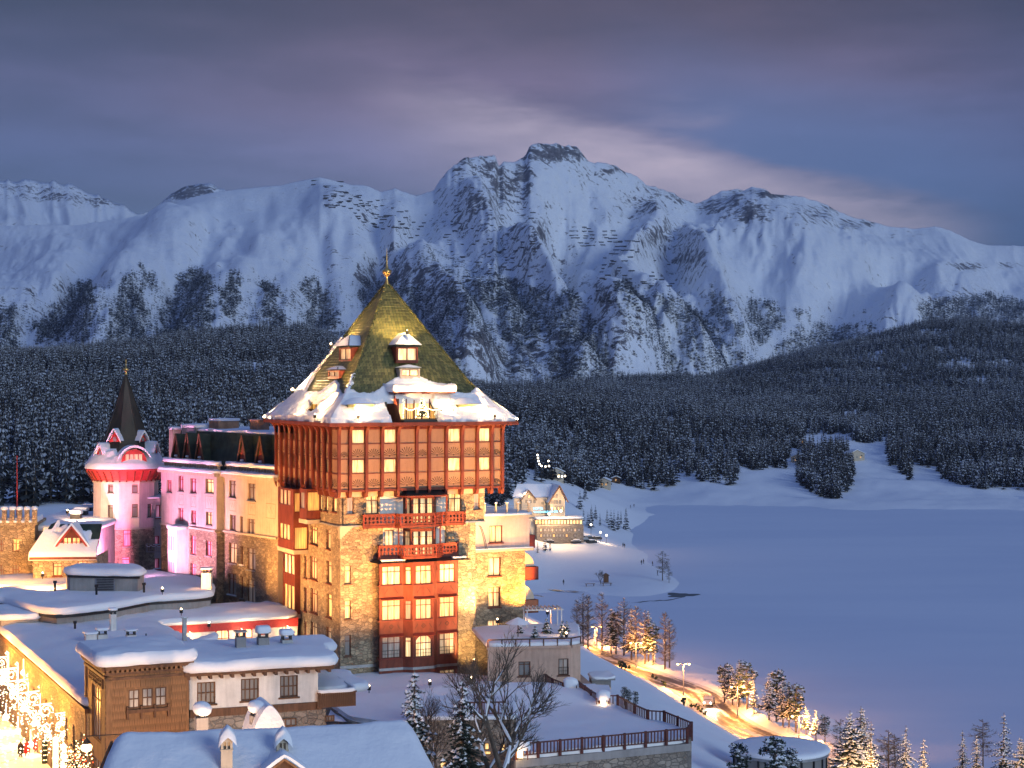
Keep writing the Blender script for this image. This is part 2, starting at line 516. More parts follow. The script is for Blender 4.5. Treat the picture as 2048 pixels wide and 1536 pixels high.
# the mountain range
def pl(xs, pts):
  p = np.array(pts, float)
  return np.interp(xs, p[:,0], p[:,1])
NCM, NRM = 900, 330
mp_ = np.linspace(-500, 2560, NCM)
ridge_y = pl(mp_, [(-500,430),(-200,445),(0,452),(150,450),(230,440),(285,430),(330,414),(380,396),(430,384),(500,376),(560,371),(610,360),(640,354),(670,362),
  (700,369),(735,372),(760,384),(790,376),(830,392),(850,388),(868,378),(880,358),(900,338),(920,320),(935,310),(955,312),(975,309),(990,308),(998,330),(1012,326),(1030,323),(1050,312),
  (1058,293),(1070,287),(1095,290),(1112,285),(1130,291),(1150,292),(1166,304),(1176,318),(1195,326),(1230,332),(1255,345),(1290,365),(1325,380),(1350,392),(1390,405),(1415,396),(1445,380),
  (1475,377),(1500,384),(1535,386),(1570,389),(1600,393),(1640,404),(1670,418),(1700,432),(1740,442),(1775,452),(1830,458),(1870,452),(1900,460),(1940,480),(1975,490),(2048,492),(2150,500),(2560,480)])
ridge_d = pl(mp_, [(-500,4600),(300,4300),(640,4200),(860,4300),(1110,4700),(1390,5200),(1640,5600),(2048,6200),(2560,6400)])
base_d = pl(mp_, [(-500,1900),(640,2000),(1100,2300),(1540,2900),(2100,2900),(2560,2900)])
base_z = pl(mp_, [(-500,30),(500,30),(900,20),(2560,20)])
T = np.concatenate([np.linspace(0, 1, NRM-25), 1+np.linspace(0, 1, 26)[1:]*0.35])
MP, MT = np.meshgrid(mp_, T)
tt = np.clip(MT, 0, 1)
MD = base_d+(ridge_d-base_d)*MT
rz = CZ+(768-ridge_y)/F*ridge_d
jag = (ridged(mp_/38.0, mp_*0, 4, 21)-0.45)*26*np.interp(mp_, [0,300,860,900,1250,1500,1700,2560], [0.1,0.05,0.1,1,1,0.8,0.4,0.2])
rz = rz+jag*0.55
g0 = 0.62*tt+0.38*tt**2.2
behind = np.maximum(MT-1, 0)
MZ = base_z+(rz-base_z)*g0 - behind*1800
# relief: gullies and spurs running down the fall line, skewed as in the photograph
mx = (MP-1024)/F*MD
skew = np.interp(mp_, [-500,300,700,1000,1300,1700,2560], [60,90,20,-160,-330,-300,-100])
uu = MP + skew*(1-tt)*1.0
env = sstep(0.0, 0.12, tt)*sstep(1.0, 0.90, tt)*(MT <= 1)
smooth_dome = 1-0.95*np.exp(-(((MP-500)/330)**2))*sstep(0.25, 0.5, tt)
smooth_r = 1-0.6*sstep(1350, 1500, MP)*sstep(0.35, 0.5, tt)
lowr = ridged(uu/120.0, tt*1.3, 5, 5)-0.45
med = ridged(uu/44.0+3, tt*3.5, 5, 15)-0.45
hi = fbm(uu/16.0, tt*16, 4, 25)-0.5
rel = (lowr*60+med*26)*np.interp(MP, [-500,400,850,950,2600], [.25,.3,.45,.9,.7])*env*smooth_dome*smooth_r + hi*11*sstep(0, .1, tt)*smooth_dome*smooth_r
rel = rel + (fbm(MP/170.0, tt*2.2+3, 4, 55)-.5)*130*env
MYb = 768+(CZ-MZ)/MD*F
def pdist(line):
  best = np.full(MP.shape, 1e9); tpar = np.zeros(MP.shape); n_ = len(line)-1
  for q in range(n_):
    (ax, ay), (bx, by) = line[q], line[q+1]; dx, dy = bx-ax, by-ay
    t_ = np.clip(((MP-ax)*dx+(MYb-ay)*dy)/(dx*dx+dy*dy), 0, 1); d_ = np.hypot(MP-ax-t_*dx, MYb-ay-t_*dy)
    tpar = np.where(d_ < best, (q+t_)/n_, tpar); best = np.minimum(best, d_)
  return best, tpar
for line, wd, amp in [([(935,316),(955,400),(990,480),(1060,560),(1150,650),(1290,770)], 34, 95), ([(1290,370),(1312,450),(1285,520),(1240,590),(1330,700),(1440,790)], 30, 80),
    ([(1185,335),(1205,400),(1180,440)], 24, 50), ([(1395,412),(1375,500),(1425,600),(1500,730)], 32, 75), ([(640,362),(720,430),(800,500),(830,570),(905,650),(960,760)], 40, 70),
    ([(1475,385),(1540,460),(1660,540),(1790,640)], 46, 90), ([(420,392),(340,500),(250,600),(200,700)], 60, 60), ([(560,380),(520,500),(440,620)], 50, 35),
    ([(1112,300),(1095,360),(1060,420),(1040,470)], 22, 55), ([(1640,412),(1740,500),(1860,560)], 40, 60), ([(1905,590),(1960,620),(2060,660)], 50, 18), ([(150,460),(80,560),(0,640)], 50, 40),
    ([(880,372),(840,450),(790,540)], 30, -75), ([(1110,450),(1118,520),(1140,580),(1165,640)], 26, -95), ([(1545,715),(1590,650),(1700,600),(1830,570)], 40, -50), ([(710,660),(745,580),(760,500),(745,430)], 30, -60),
    ([(1345,425),(1350,520),(1330,600)], 18, -35), ([(600,680),(640,560),(640,470)], 24, -30), ([(310,700),(370,580),(420,480)], 24, -30), ([(90,700),(150,600),(230,500)], 26, -30)]:
  dd_, tp_ = pdist(line); wob_ = 1+.8*(fbm(MP/40.0, MYb/40.0, 3, 66)-.5)
  rel = rel + amp*np.exp(-(dd_*wob_/wd)**2)*sstep(-.02, .15, tp_)*env*sstep(1.0, .72, tt)
# bowl under the main summit and the deep gully to its right foot
rel -= 120*np.exp(-(((MP-1130)/110)**2+((tt-0.74)/0.13)**2))
gx = np.interp(tt[:,0], [0,0.15,0.35,0.6,0.8,1], [1545,1520,1240,1130,1110,1110])[:,None]
rel -= 70*np.exp(-((MP-gx)/26)**2)*sstep(0.1,0.3,tt)*sstep(.95,.8,tt)
vx = np.interp(tt[:,0], [0,0.2,0.45,0.8], [1535,1560,1680,1760])[:,None]
rel -= 60*np.exp(-((MP-vx)/80)**2)*sstep(0.6,0.2,tt)
MZ = MZ+rel
MY_ = 768+(CZ-MZ)/MD*F           # photo row of every vertex
# rock: where bare cliffs and scrub show
rock = np.full(MP.shape, 0.12)
for px, py, rx, ry, s in [(1112,306,66,24,.62),(975,340,50,22,.42),(1015,372,42,34,.45),(955,400,70,50,.24),(1042,360,26,38,.42),(925,335,36,20,.25),
    (1290,398,55,30,.34),(1345,388,50,22,.34),(1190,352,60,22,.20),(1075,470,26,40,.30),(1320,470,46,38,.30),(1260,420,60,20,.25),(1375,520,40,34,.28),(1425,412,40,20,.38),
    (1500,425,50,26,.42),(1545,388,40,10,.8),(1470,400,30,30,.35),(1230,340,40,12,.4),(1360,400,26,14,.4),(950,320,40,10,.4),(1660,415,40,10,.4),(1740,448,30,8,.4),(1560,420,60,22,.20),(1625,430,60,24,.34),(1700,448,50,16,.30),(1800,470,60,14,.15),(1935,533,36,9,.42),(2020,530,30,8,.3),(1000,440,150,50,.16),
    (830,545,130,42,.27),(950,570,150,50,.24),(1040,500,80,60,.18),(1060,715,170,75,.32),(955,690,40,55,.40),(1010,740,80,30,.25),(1400,470,30,20,.2),
    (680,388,34,22,.22),(745,420,70,40,.12),(60,600,120,40,.16),(600,600,90,30,.12),(130,600,120,30,.12),(1240,680,60,60,.24),(1905,600,80,30,.25),(1510,640,200,60,.08),(1210,600,30,60,.2)]:
  rock = np.maximum(rock, .26 + min(s*.75,.42)*np.exp(-(((MP-px)/rx)**2+((MY_-py)/ry)**2)*0.9))
gzx = np.abs(np.gradient(MZ, axis=1))/np.maximum(np.abs(np.gradient(mx, axis=1)), 1)
rock = rock + 0.10*np.clip(gzx-0.35, 0, 1)
rock = np.where(MT > 1, rock, rock)
mt = grid_mesh('mountain_range', mx, MD, MZ, [MAT['mountain_snow']], {'rock': rock})
tag(mt, 'snow covered mountain range with a rocky summit above the lake', kind='structure')
mt_y = MY_
def mount_pix(px, py):
  j = int(round((px-mp_[0])/(mp_[1]-mp_[0])))
  col = MY_[:NRM-25, j]
  i = int(np.argmax(col <= py))
  return Vector((mx[i,j], MD[i,j], MZ[i,j])), i, j
# two farther ranges showing at the left edge
nc2, nr2 = 330, 60
p2 = np.linspace(-500, 640, nc2)
y2 = pl(p2, [(-500,390),(-200,380),(0,358),(30,362),(50,356),(80,362),(110,364),(150,372),(200,392),(240,410),(285,428),(305,424),(318,412),(335,396),(352,384),(370,374),(400,366),(420,366),(440,376),(480,392),(560,430),(640,450)])
d2 = np.interp(p2, [-500,280,320,640], [6600,6600,7600,7600])
t2 = np.concatenate([np.linspace(0, 1, nr2-8), 1+np.linspace(0, .3, 9)[1:]])
P2, T2 = np.meshgrid(p2, t2)
D2 = (d2-1900)+1900*T2
z2 = CZ+(768-y2)/F*d2 + (ridged(p2/30.0, p2*0, 5, 33, .4)-0.45)*22
Z2 = 330+(z2-330)*(0.6*np.clip(T2,0,1)+0.4*np.clip(T2,0,1)**2)-np.maximum(T2-1,0)*3000
Z2 = Z2+(ridged(P2/60.0+2*T2, T2*2.5, 5, 41)-.45)*60*sstep(0,.2,T2)*sstep(1.02,.9,T2)
Y2 = 768+(CZ-Z2)/D2*F
r2 = np.full(P2.shape, .28)
for px, py, rx, ry, s in [(60,380,90,16,.30),(120,395,90,10,.40),(200,402,60,12,.45),(380,385,60,22,.62),(30,372,50,12,.2)]:
  r2 = np.maximum(r2, .3+s*.6*np.exp(-(((P2-px)/rx)**2+((Y2-py)/ry)**2)))
m2 = grid_mesh('distant_mountains', (P2-1024)/F*D2, D2, Z2, [MAT['mountain_snow']], {'rock': r2})
tag(m2, 'distant rocky peaks behind the smooth snow dome', kind='structure')
# conifers
def conifer(name, h, rad, tiers, br, snow, seed, trunk=True, narrow=1.0, mats=None):
  rg = random.Random(seed)
  mb = MB()
  if trunk:
    mb.tube([(0,0,-1.0),(0,0,h*0.5),(0,0,h*0.97)], [h*0.016, h*0.010, h*0.003], 4, 2, cap=False)
  for t in range(tiers):
    f = (t+rg.random()*0.6)/tiers
    z = h*(0.10+0.88*f)
    r = rad*narrow*(1-f)**0.80*(0.85+0.3*rg.random())+h*0.012
    a0 = rg.random()*6.28
    for b in range(br):
      a = a0+6.283*b/br+rg.uniform(-.3,.3)
      L = r*rg.uniform(.70, 1.18)
      dr = L*rg.uniform(.25,.60)
      wv = L*rg.uniform(.30,.46)+0.05*h/tiers
      ca, sa = math.cos(a), math.sin(a)
      base = Vector((0,0,z)); mid = Vector((ca*L*.55, sa*L*.55, z-dr*.30)); tip = Vector((ca*L, sa*L, z-dr))
      sd = Vector((-sa, ca, 0))*wv
      mb.face([base, mid+sd-Vector((0,0,.12*dr)), tip, mid-sd-Vector((0,0,.12*dr))], 0)
      if rg.random() < snow:
        u = Vector((0,0,0.010*h+0.03))
        s0 = rg.uniform(.05,.45); s1 = rg.uniform(.7,1.0); k = rg.uniform(.3,.95)
        p0 = base.lerp(tip, s0)+u*1.2+Vector((0,0,.022)); p1 = base.lerp(tip, s1)+u*.8-Vector((0,0,.022)); j1 = Vector((0,0,rg.uniform(-.02,.02)))
        mb.face([p0, mid+sd*k+u+j1, p1, mid-sd*k+u-j1], 1)
  me = bpy.data.meshes.new(name)
  me.from_pydata(mb.v, [], mb.f)
  for mt_ in (mats or (MAT['forest_dark'], MAT['forest_snowbit'], MAT['bark'])): me.materials.append(mt_)
  me.polygons.foreach_set('material_index', mb.m)
  me.update()
  return me
protos = [conifer('spruce_mesh', 1.0, .175, 9, 6, .12, 1), conifer('spruce_mesh', 1.0, .21, 8, 6, .22, 2), conifer('spruce_mesh', 1.0, .155, 10, 5, .32, 3),
     conifer('spruce_mesh', 1.0, .22, 8, 6, .45, 4), conifer('spruce_mesh', 1.0, .19, 9, 6, .65, 5), conifer('spruce_mesh', 1.0, .13, 11, 5, .5, 6)]
far_protos = [conifer('far_spruce_mesh', 1.0, .20, 5, 4, .07, 11, trunk=False), conifer('far_spruce_mesh', 1.0, .22, 4, 5, .05, 12, trunk=False)]
def scatter_object(name, pts, scl, rot, idx, meshes, label, parent=None):
  coll = bpy.data.collections.new(name+'_kinds')
  for i, me in enumerate(meshes):
    coll.objects.link(bpy.data.objects.new('kind_%02d_%s' % (i, name), me))
  me = bpy.data.meshes.new(name)
  me.vertices.add(len(pts)); me.vertices.foreach_set('co', np.asarray(pts, np.float32).ravel())
  for nm, ar in (('scl', scl), ('rot', rot)):
    a = me.attributes.new(nm, 'FLOAT', 'POINT'); a.data.foreach_set('value', np.asarray(ar, np.float32))
  a = me.attributes.new('pick', 'INT', 'POINT'); a.data.foreach_set('value', np.asarray(idx, np.int32))
  o = put(bpy.data.objects.new(name, me), parent)
  ng = bpy.data.node_groups.new(name, 'GeometryNodeTree')
  ng.interface.new_socket('Geometry', in_out='INPUT', socket_type='NodeSocketGeometry')
  ng.interface.new_socket('Geometry', in_out='OUTPUT', socket_type='NodeSocketGeometry')
  N = ng.nodes; Lk = ng.links
  gi = N.new('NodeGroupInput'); go = N.new('NodeGroupOutput')
  ci = N.new('GeometryNodeCollectionInfo'); ci.inputs[0].default_value = coll
  ci.inputs['Separate Children'].default_value = True; ci.inputs['Reset Children'].default_value = True
  ip = N.new('GeometryNodeInstanceOnPoints'); ip.inputs['Pick Instance'].default_value = True
  def attr(n, t):
    q = N.new('GeometryNodeInputNamedAttribute'); q.data_type = t; q.inputs[0].default_value = n; return q.outputs[0]
  cx = N.new('ShaderNodeCombineXYZ'); Lk.new(attr('rot', 'FLOAT'), cx.inputs[2])
  e2r = N.new('FunctionNodeEulerToRotation'); Lk.new(cx.outputs[0], e2r.inputs[0])
  Lk.new(gi.outputs[0], ip.inputs['Points']); Lk.new(ci.outputs[0], ip.inputs['Instance'])
  Lk.new(attr('pick', 'INT'), ip.inputs['Instance Index']); Lk.new(e2r.outputs[0], ip.inputs['Rotation'])
  Lk.new(attr('scl', 'FLOAT'), ip.inputs['Scale'])
  Lk.new(ip.outputs[0], go.inputs[0])
  md = o.modifiers.new('scatter', 'NODES'); md.node_group = ng
  return tag(o, label, kind='stuff')
# where the hill forest grows, by what the photograph shows
def yb(px):
  return np.interp(px, [-600,560,700,1000,1040,1060,1100,1160,1180,1240,1300,1345,1365,1400,1470,1480,1570,1580,1600,1605,1620,1690,1720,1770,1775,1820,1826,1880,1885,1950,2048,2700],
            [1012,1012,1020,1020,985,965,962,975,985,965,985,972,950,970,975,940,938,905,902,880,868,872,890,885,938,958,925,940,958,980,988,988])
nr_ = np.random.RandomState(5)
def sample_ground(n, d0, d1, p0=-520, p1=2600):
  px = nr_.uniform(p0, p1, n); d = np.sqrt(nr_.uniform(d0*d0, d1*d1, n))
  x = (px-1024)/F*d; z = gz_at(x, d)
  return px, d, x, z, 768+(CZ-z)/d*F
px, d, x, z, yi = sample_ground(250000, 430, 2750)
edge_n = (fbm(x/40.0, d/40.0, 3, 77)-.5)*16
m_ = yi < yb(px)+edge_n
grove = inpoly(px, yi, [(1590,945),(1604,902),(1650,888),(1692,900),(1708,930),(1706,960),(1700,992),(1662,1001),(1622,985),(1592,962)])
clear = inpoly(px, yi, [(1600,905),(1608,870),(1700,868),(1712,900),(1775,890),(1775,960),(1712,960),(1690,905)]) & ~grove
gaps = (vnoise(x/45.0, d/70.0, 51) > .86) & (px < 1000)
m_ = (m_ | grove) & ~clear & ~gaps & (z > 1.0)
# skip what can never be seen: lee side behind the ridge
m_ &= (d < np.interp(px, [-500,640,1000,1500,2600], [1620,1790,1850,2450,2560]))
keep = nr_.uniform(0, 1, len(px)) < np.clip(.45+1.1*(fbm(x/26.0, d/38.0, 3, 31)-.35)*2, .18, .95)
m_ &= keep
px, d, x, z, yi = px[m_], d[m_], x[m_], z[m_], yi[m_]
hgt = 5.5+10.5*nr_.beta(2.2, 1.8, len(px))
snw = np.clip(fbm(x/55.0, d/80.0, 4, 88)*5.2-1.9+(d > 1300)*.6, 0, 5)
pick_ = np.clip(np.round(snw+nr_.normal(0, 1.15, len(px))), 0, 5).astype(int)
vis = ((px > -5) & (px < 200)) | ((px > 1020) & (px < 2052))
order = np.argsort(np.where(vis, d, 1e9))
near = order[:240]
rest = order[240:]
FOREST_COUNT = len(px)
scatter_object('hillside_forest', np.stack([x, d, z-0.3], -1)[rest], hgt[rest], nr_.uniform(0, 6.28, len(rest)), pick_[rest], protos,
       'snow dusted conifer forest covering the hills behind the hotel and the lake')
for i in near:
  o = bpy.data.objects.new('spruce_tree', protos[int(pick_[i])]); put(o)
  o.location = (x[i], d[i], z[i]-0.3); o.scale = (hgt[i],)*3; o.rotation_euler = (0, 0, nr_.uniform(0, 6.28))
  if px[i] < 210:
    tag(o, 'snow dusted spruce in the dark wood behind the left flat roofs', 'tree', 'spruces at the foot of the wood behind the hotel')
  else:
    tag(o, 'snow dusted spruce along the lower forest edge beyond the lake arm', 'tree', 'spruces along the lower edge of the lakeside forest')
# mountain forest in tongues between avalanche tracks
def sc(poly, x0, y0, s): return [(x0+a*s, y0+b*s) for a, b in poly]
c6 = lambda p: sc(p, 0, 280, .4395)
c7 = lambda p: sc(p, 780, 260, .3646)
c8 = lambda p: sc(p, 1300, 340, .3652)
dense = [c6([(-600,760),(60,790),(75,910),(70,1000),(-600,1000)]), c6([(270,750),(330,660),(420,670),(435,740),(400,910),(160,910),(170,840)]),
    c6([(570,640),(590,612),(650,680),(665,780),(650,940),(470,940),(530,760)]), c6([(830,620),(900,600),(960,640),(975,760),(960,880),(740,900),(720,850),(790,700)]),
    c6([(1040,620),(1070,600),(1100,640),(1095,760),(1060,800),(1000,810),(1010,680)]), c6([(1175,640),(1230,630),(1280,760),(1290,850),(1200,850),(1210,740)]),
    c6([(1355,660),(1450,655),(1530,790),(1530,880),(1400,880),(1400,740)]), c6([(640,600),(690,600),(715,680),(690,700)]),
    c6([(1640,640),(1760,650),(2048,700),(2048,1000),(1990,900),(1800,700),(1625,780)]),
    c7([(-60,800),(100,870),(400,890),(470,980),(460,1060),(330,1040),(300,1150),(420,1330),(330,1330),(60,900)]),
    c7([(470,840),(700,900),(860,960),(1150,1040),(1240,1180),(1180,1250),(1240,1290),(1360,1390),(1200,1390),(1000,1190),(700,1080),(560,1010),(470,960)]),
    c7([(540,850),(560,800),(700,830),(840,880),(1000,960),(1140,1020),(1140,1080),(860,1000),(700,930)]),
    c7([(920,860),(1040,920),(1080,990),(1150,1060),(1100,1100),(930,960)]),
    c7([(1150,840),(1200,900),(1250,980),(1300,1000),(1480,1260),(1560,1390),(1470,1400),(1430,1230),(1330,1080),(1190,960),(1140,900)]),
    c7([(1230,870),(1320,840),(1400,930),(1500,1080),(1590,1200),(1680,1360),(1640,1400),(1560,1390),(1440,1200),(1290,980)]),
    c7([(1420,880),(1520,900),(1600,980),(1700,1010),(1800,1120),(1890,1240),(1960,1390),(1760,1390),(1700,1290),(1600,1180),(1540,1050)]),
    c8([(0,660),(90,690),(220,740),(300,830),(450,960),(560,1080),(300,1170),(240,1080),(130,900),(0,720)]),
    c8([(290,660),(330,650),(420,720),(440,790),(520,890),(520,950),(480,950),(380,850),(330,800)]),
    c8([(530,690),(560,680),(600,760),(660,850),(665,940),(620,965),(580,950),(560,850),(530,800)]),
    c8([(620,700),(700,760),(735,860),(715,900),(660,860),(640,780)]),
    c8([(670,1000),(760,900),(870,850),(1080,855),(1200,870),(1240,900),(900,1010),(690,1080)]),
    c8([(780,760),(860,760),(870,810),(800,820)]), c8([(1110,680),(1140,690),(1200,760),(1190,800),(1140,770)]),
    c8([(1480,750),(1560,700),(1700,650),(1850,680),(2048,740),(3000,700),(3000,1000),(2048,870),(1800,830),(1500,850)]),
    c7([(600,1050),(760,1060),(840,1180),(700,1200),(620,1150)]), c7([(900,1180),(1050,1240),(1160,1350),(1130,1460),(950,1440),(880,1300)])]
couloir = [c7([(1410,900),(1450,930),(1580,1120),(1590,1210),(1740,1380),(1690,1400),(1560,1230),(1530,1110)]), c7([(1740,1150),(1870,1240),(1860,1260),(1750,1180)]),
     c7([(1090,940),(1150,960),(1200,1060),(1170,1010),(1110,980)])]
n = 330000
jx = nr_.uniform(0, NCM-1.01, n); iy = nr_.uniform(0, NRM-30.0, n)
def bil(A, i, j):
  a = i.astype(int); b = j.astype(int); fa = i-a; fb = j-b
  return (A[a,b]*(1-fb)+A[a,b+1]*fb)*(1-fa)+(A[a+1,b]*(1-fb)+A[a+1,b+1]*fb)*fa
mpx = bil(MP, iy, jx); md_ = bil(MD, iy, jx); mz_ = bil(MZ, iy, jx); mX = bil(mx, iy, jx)
my = 768+(CZ-mz_)/md_*F
wx = (vnoise(mX/28.0, md_/28.0, 3)-.5)*26; wy = (vnoise(mX/28.0+50, md_/28.0, 4)-.5)*30
dn_ = np.zeros(n)
for p in dense: dn_ = np.maximum(dn_, inpoly(mpx+wx*.8, my+wy, p)*0.72)
# looser stands round the tongues, thinning towards the tree line
tl = np.interp(mpx, [-500,0,300,700,760,900,1000,1100,1200,1300,1400,1500,1600,1700,2048,2600], [600,600,540,560,575,560,565,600,600,570,585,600,630,650,600,600])
loose = sstep(tl-10, tl+60, my)*np.where(vnoise(mX/60.0, md_/90.0, 8) > .5, .26, .07)
sparse_zone = inpoly(mpx, my, c7([(450,980),(560,980),(1000,1150),(1180,1260),(1300,1380),(1150,1450),(480,1460),(330,1300),(310,1050)]))
dn_ = np.maximum(dn_, loose*np.where(sparse_zone, 1.2, 1.0))
for p in couloir: dn_ = np.where(inpoly(mpx, my, p), 0, dn_)
valley = inpoly(mpx, my, c8([(560,1090),(610,980),(700,880),(760,840),(820,850),(760,900),(680,990),(640,1070)]))
dn_ = np.where(valley, dn_*.05, dn_)
dn_ = np.where(my < tl-22, 0, dn_)
scrub = inpoly(mpx, my, c7([(-60,640),(200,640),(520,760),(900,1000),(400,900),(0,850)]))*0.16*(vnoise(mX/30, md_/40, 9) > .45)
dn_ = np.maximum(dn_, scrub)
k = nr_.uniform(0, 1, n) < dn_
# hidden behind the hill ridge: drop
k &= my < np.interp(mpx, [-500,0,400,640,740,1000,1330,1500,1700,1850,2600], [750,740,715,700,760,830,800,790,730,700,715])
th = nr_.uniform(8, 17, n)*np.where(dn_ < .35, .75, 1.0)*np.interp(md_, [2000, 4000], [0.9, 1.15])
pts = np.stack([mX, md_, mz_-0.5], -1)[k]
scatter_object('mountain_forest', pts, th[k], nr_.uniform(0, 6.28, k.sum()), nr_.randint(0, 2, k.sum()), far_protos, 'dark conifer forest in tongues up the lower mountain slopes')
print('TREES', FOREST_COUNT, k.sum())
# avalanche barriers
fmb = MB()
fmb.box(-.5, .5, -.04, .04, 0, 1)
fence_me = None
FR = random.Random(3)
spots = []
for _ in range(95):
  t = FR.random(); spots.append((640+t*180+FR.uniform(-40,40), 368+t*100+FR.uniform(-22,22), FR.uniform(9,20)))
for _ in range(95):
  spots.append((FR.uniform(890,1075), FR.uniform(410,610), FR.uniform(8,18)))
for y_, a, b in [(457,1135,1180),(464,1138,1230),(472,1140,1232),(479,1142,1228),(487,1150,1232),(492,1155,1205)]:
  x_ = a
  while x_ < b: spots.append((x_+9, y_+math.sin(x_/20), 18)); x_ += 19
for y_ in (484,494,502,509,517,524,531,538,545,552,560,567):
  for _ in range(3): spots.append((FR.uniform(1205,1265)+(20 if y_ < 515 else 0), y_, FR.uniform(10,22)))
for _ in range(14): spots.append((FR.uniform(1280,1345), FR.uniform(520,575), FR.uniform(8,16)))
for _ in range(10): spots.append((FR.uniform(910,960), FR.uniform(335,390), FR.uniform(8,16)))
first = None
for px_, py_, L in spots:
  P, i, j = mount_pix(px_, py_)
  if first is None:
    first = fmb.build('avalanche_fence', MAT['fence_dark']); o = first
  else:
    o = first.copy(); COL.objects.link(o)
  o.location = P-Vector((0,0,.5)); ww = L/F*P.y
  o.scale = (ww, 3, 2.6); o.rotation_euler = (0, FR.uniform(-.04,.04), FR.uniform(-.15,.15))
  tag(o, 'dark avalanche barrier standing across the open snow slope', 'avalanche barrier', 'avalanche barriers on the mountain')
# the blue dusk air
HAZE = 0.000042
hb = MB(); hb.box(-4300, 4300, -60, 9200, -6, 1200)
hz = hb.build('haze', MAT['snow'])
hm, hn = mat_new('air_volume')
pv = hn.n('ShaderNodeVolumePrincipled', ins={'Color': c4(.62, .74, 1.0), 'Density': HAZE, 'Anisotropy': 0.0})
ho = hn.n('ShaderNodeOutputMaterial')
hm.node_tree.links.new(pv.outputs[0], ho.inputs['Volume'])
hz.data.materials.clear(); hz.data.materials.append(hm)
tag(hz, 'thin blue dusk air over the valley', kind='stuff')
# building materials
def stone_mat(name, c1, c2, mortar, scale):
  m, nt = mat_new(name)
  tc = nt.n('ShaderNodeTexCoord')
  mp = nt.n('ShaderNodeMapping', ins={0: (tc, 'Object'), 3: (1, 1, 1.7)})
  wn = nt.n('ShaderNodeTexNoise', ins={0: mp, 'Scale': 1.5, 'Detail': 3.0})
  wv = nt.mix(0.12, mp, (wn, 1))
  v1 = nt.n('ShaderNodeTexVoronoi', feature='DISTANCE_TO_EDGE', ins={'Scale': scale})
  v2 = nt.n('ShaderNodeTexVoronoi', feature='F1', ins={'Scale': scale})
  nt.t.links.new(wv.outputs[2], v1.inputs[0]); nt.t.links.new(wv.outputs[2], v2.inputs[0])
  ed = nt.mrange(v1, 0.0, 0.09)
  sepc = nt.n('ShaderNodeSeparateColor', ins={0: (v2, 'Color')})
  big = nt.n('ShaderNodeTexNoise', ins={0: mp, 'Scale': 0.35, 'Detail': 5.0})
  fine = nt.n('ShaderNodeTexNoise', ins={0: mp, 'Scale': 9.0, 'Detail': 4.0})
  cc = nt.mix((sepc, 0), c4(*c1), c4(*c2))
  cc2 = nt.mix(nt.mrange(big, .35, .65, 0, .45), cc, c4(c1[0]*.75, c1[1]*.7, c1[2]*.66))
  cc3 = nt.mix(nt.mrange(fine, .35, .7, 0, .4), cc2, c4(c2[0]*1.35, c2[1]*1.35, c2[2]*1.35))
  cc4 = nt.mix(ed, c4(*mortar), cc3)
  h = nt.math('ADD', nt.math('MULTIPLY', ed, 0.7), nt.math('ADD', nt.math('MULTIPLY', fine, 0.4), nt.math('MULTIPLY', (sepc, 1), 0.3)))
  finish(nt, cc4, 0.9, bump=h, bump_d=0.10, bump_s=0.9, spec=0.15)
  return m
stone_mat('rubble_stone', (.13, .10, .075), (.50, .40, .27), (.24, .195, .14), 2.3)
stone_mat('rubble_dark', (.14, .115, .10), (.36, .31, .26), (.20, .18, .155), 1.7)
def plaster(name, col, var=.12):
  m, nt = mat_new(name)
  a = obj_noise(nt, 0.5, 6, 0.65); b = obj_noise(nt, 12.0, 3, 0.6)
  st = obj_noise(nt, 1.2, 5, 0.6, (2.5, 2.5, .25))
  f = nt.math('ADD', nt.mrange(a, .3, .7, -var, var), nt.mrange(st, .35, .75, var*.5, -var))
  f1 = nt.math('ADD', f, 1.0)
  cc = nt.n('ShaderNodeCombineColor', ins={0: f1, 1: f1, 2: f1})
  finish(nt, nt.mix(1.0, c4(*col), cc, 'MULTIPLY'), 0.85, bump=b, bump_d=0.015, bump_s=0.5, spec=.15)
plaster('white_plaster', (.70, .66, .62)); plaster('cream_plaster', (.52, .44, .34)); plaster('pale_pink_plaster', (.55, .44, .41))
plaster('grey_plaster', (.30, .28, .27)); plaster('salmon_plaster', (.55, .37, .28)); plaster('panel_render', (.34, .205, .135), .14)
simple('red_paint', (.165, .037, .020), .6, 0, .28, 2.0, (1,1,.3), .004)
simple('dark_red_paint', (.20, .035, .022), .55, 0, .2, 2.0)
simple('red_trim', (.42, .04, .035), .5, 0, .15, 3.0)
simple('window_frame', (.13, .055, .032), .5, 0, .2, 4.0)
simple('brown_wood', (.12, .06, .032), .7, 0, .3, 3.0, (1,1,.25), .006)
simple('shingle_wood', (.22, .115, .052), .75, 0, .30, 4.0, (1,1,.2), .006)
simple('railing_wood', (.10, .028, .022), .6, 0, .25, 4.0)
simple('dark_metal', (.03, .03, .032), .45, .4, .2, 4.0)
simple('green_copper', (.030, .048, .034), .55, .2, .35, 1.2)
simple('spire_copper', (.045, .042, .032), .5, .2, .3, .8, (1,1,.2))
simple('zinc', (.30, .30, .31), .45, .6, .15, 2.0)
simple('gold', (.85, .52, .16), .30, 1.0, .1, 3.0)
simple('carve_dark', (.035, .014, .008), .7)
simple('window_bar', (.05, .03, .025), .5)
simple('asphalt', (.09, .08, .07), .6, 0, .4, .5)
simple('skin', (.50, .32, .24), .6, 0, .05)
simple('coat_red', (.55, .03, .03), .7, 0, .1); simple('coat_black', (.02, .02, .025), .7, 0, .1); simple('trousers', (.03, .03, .045), .8, 0, .1)
simple('hair_brown', (.06, .035, .02), .7, 0, .1)
simple('car_paint', (.55, .56, .60), .3, .3, .03)
simple('rubber', (.02, .02, .02), .8, 0, .1)
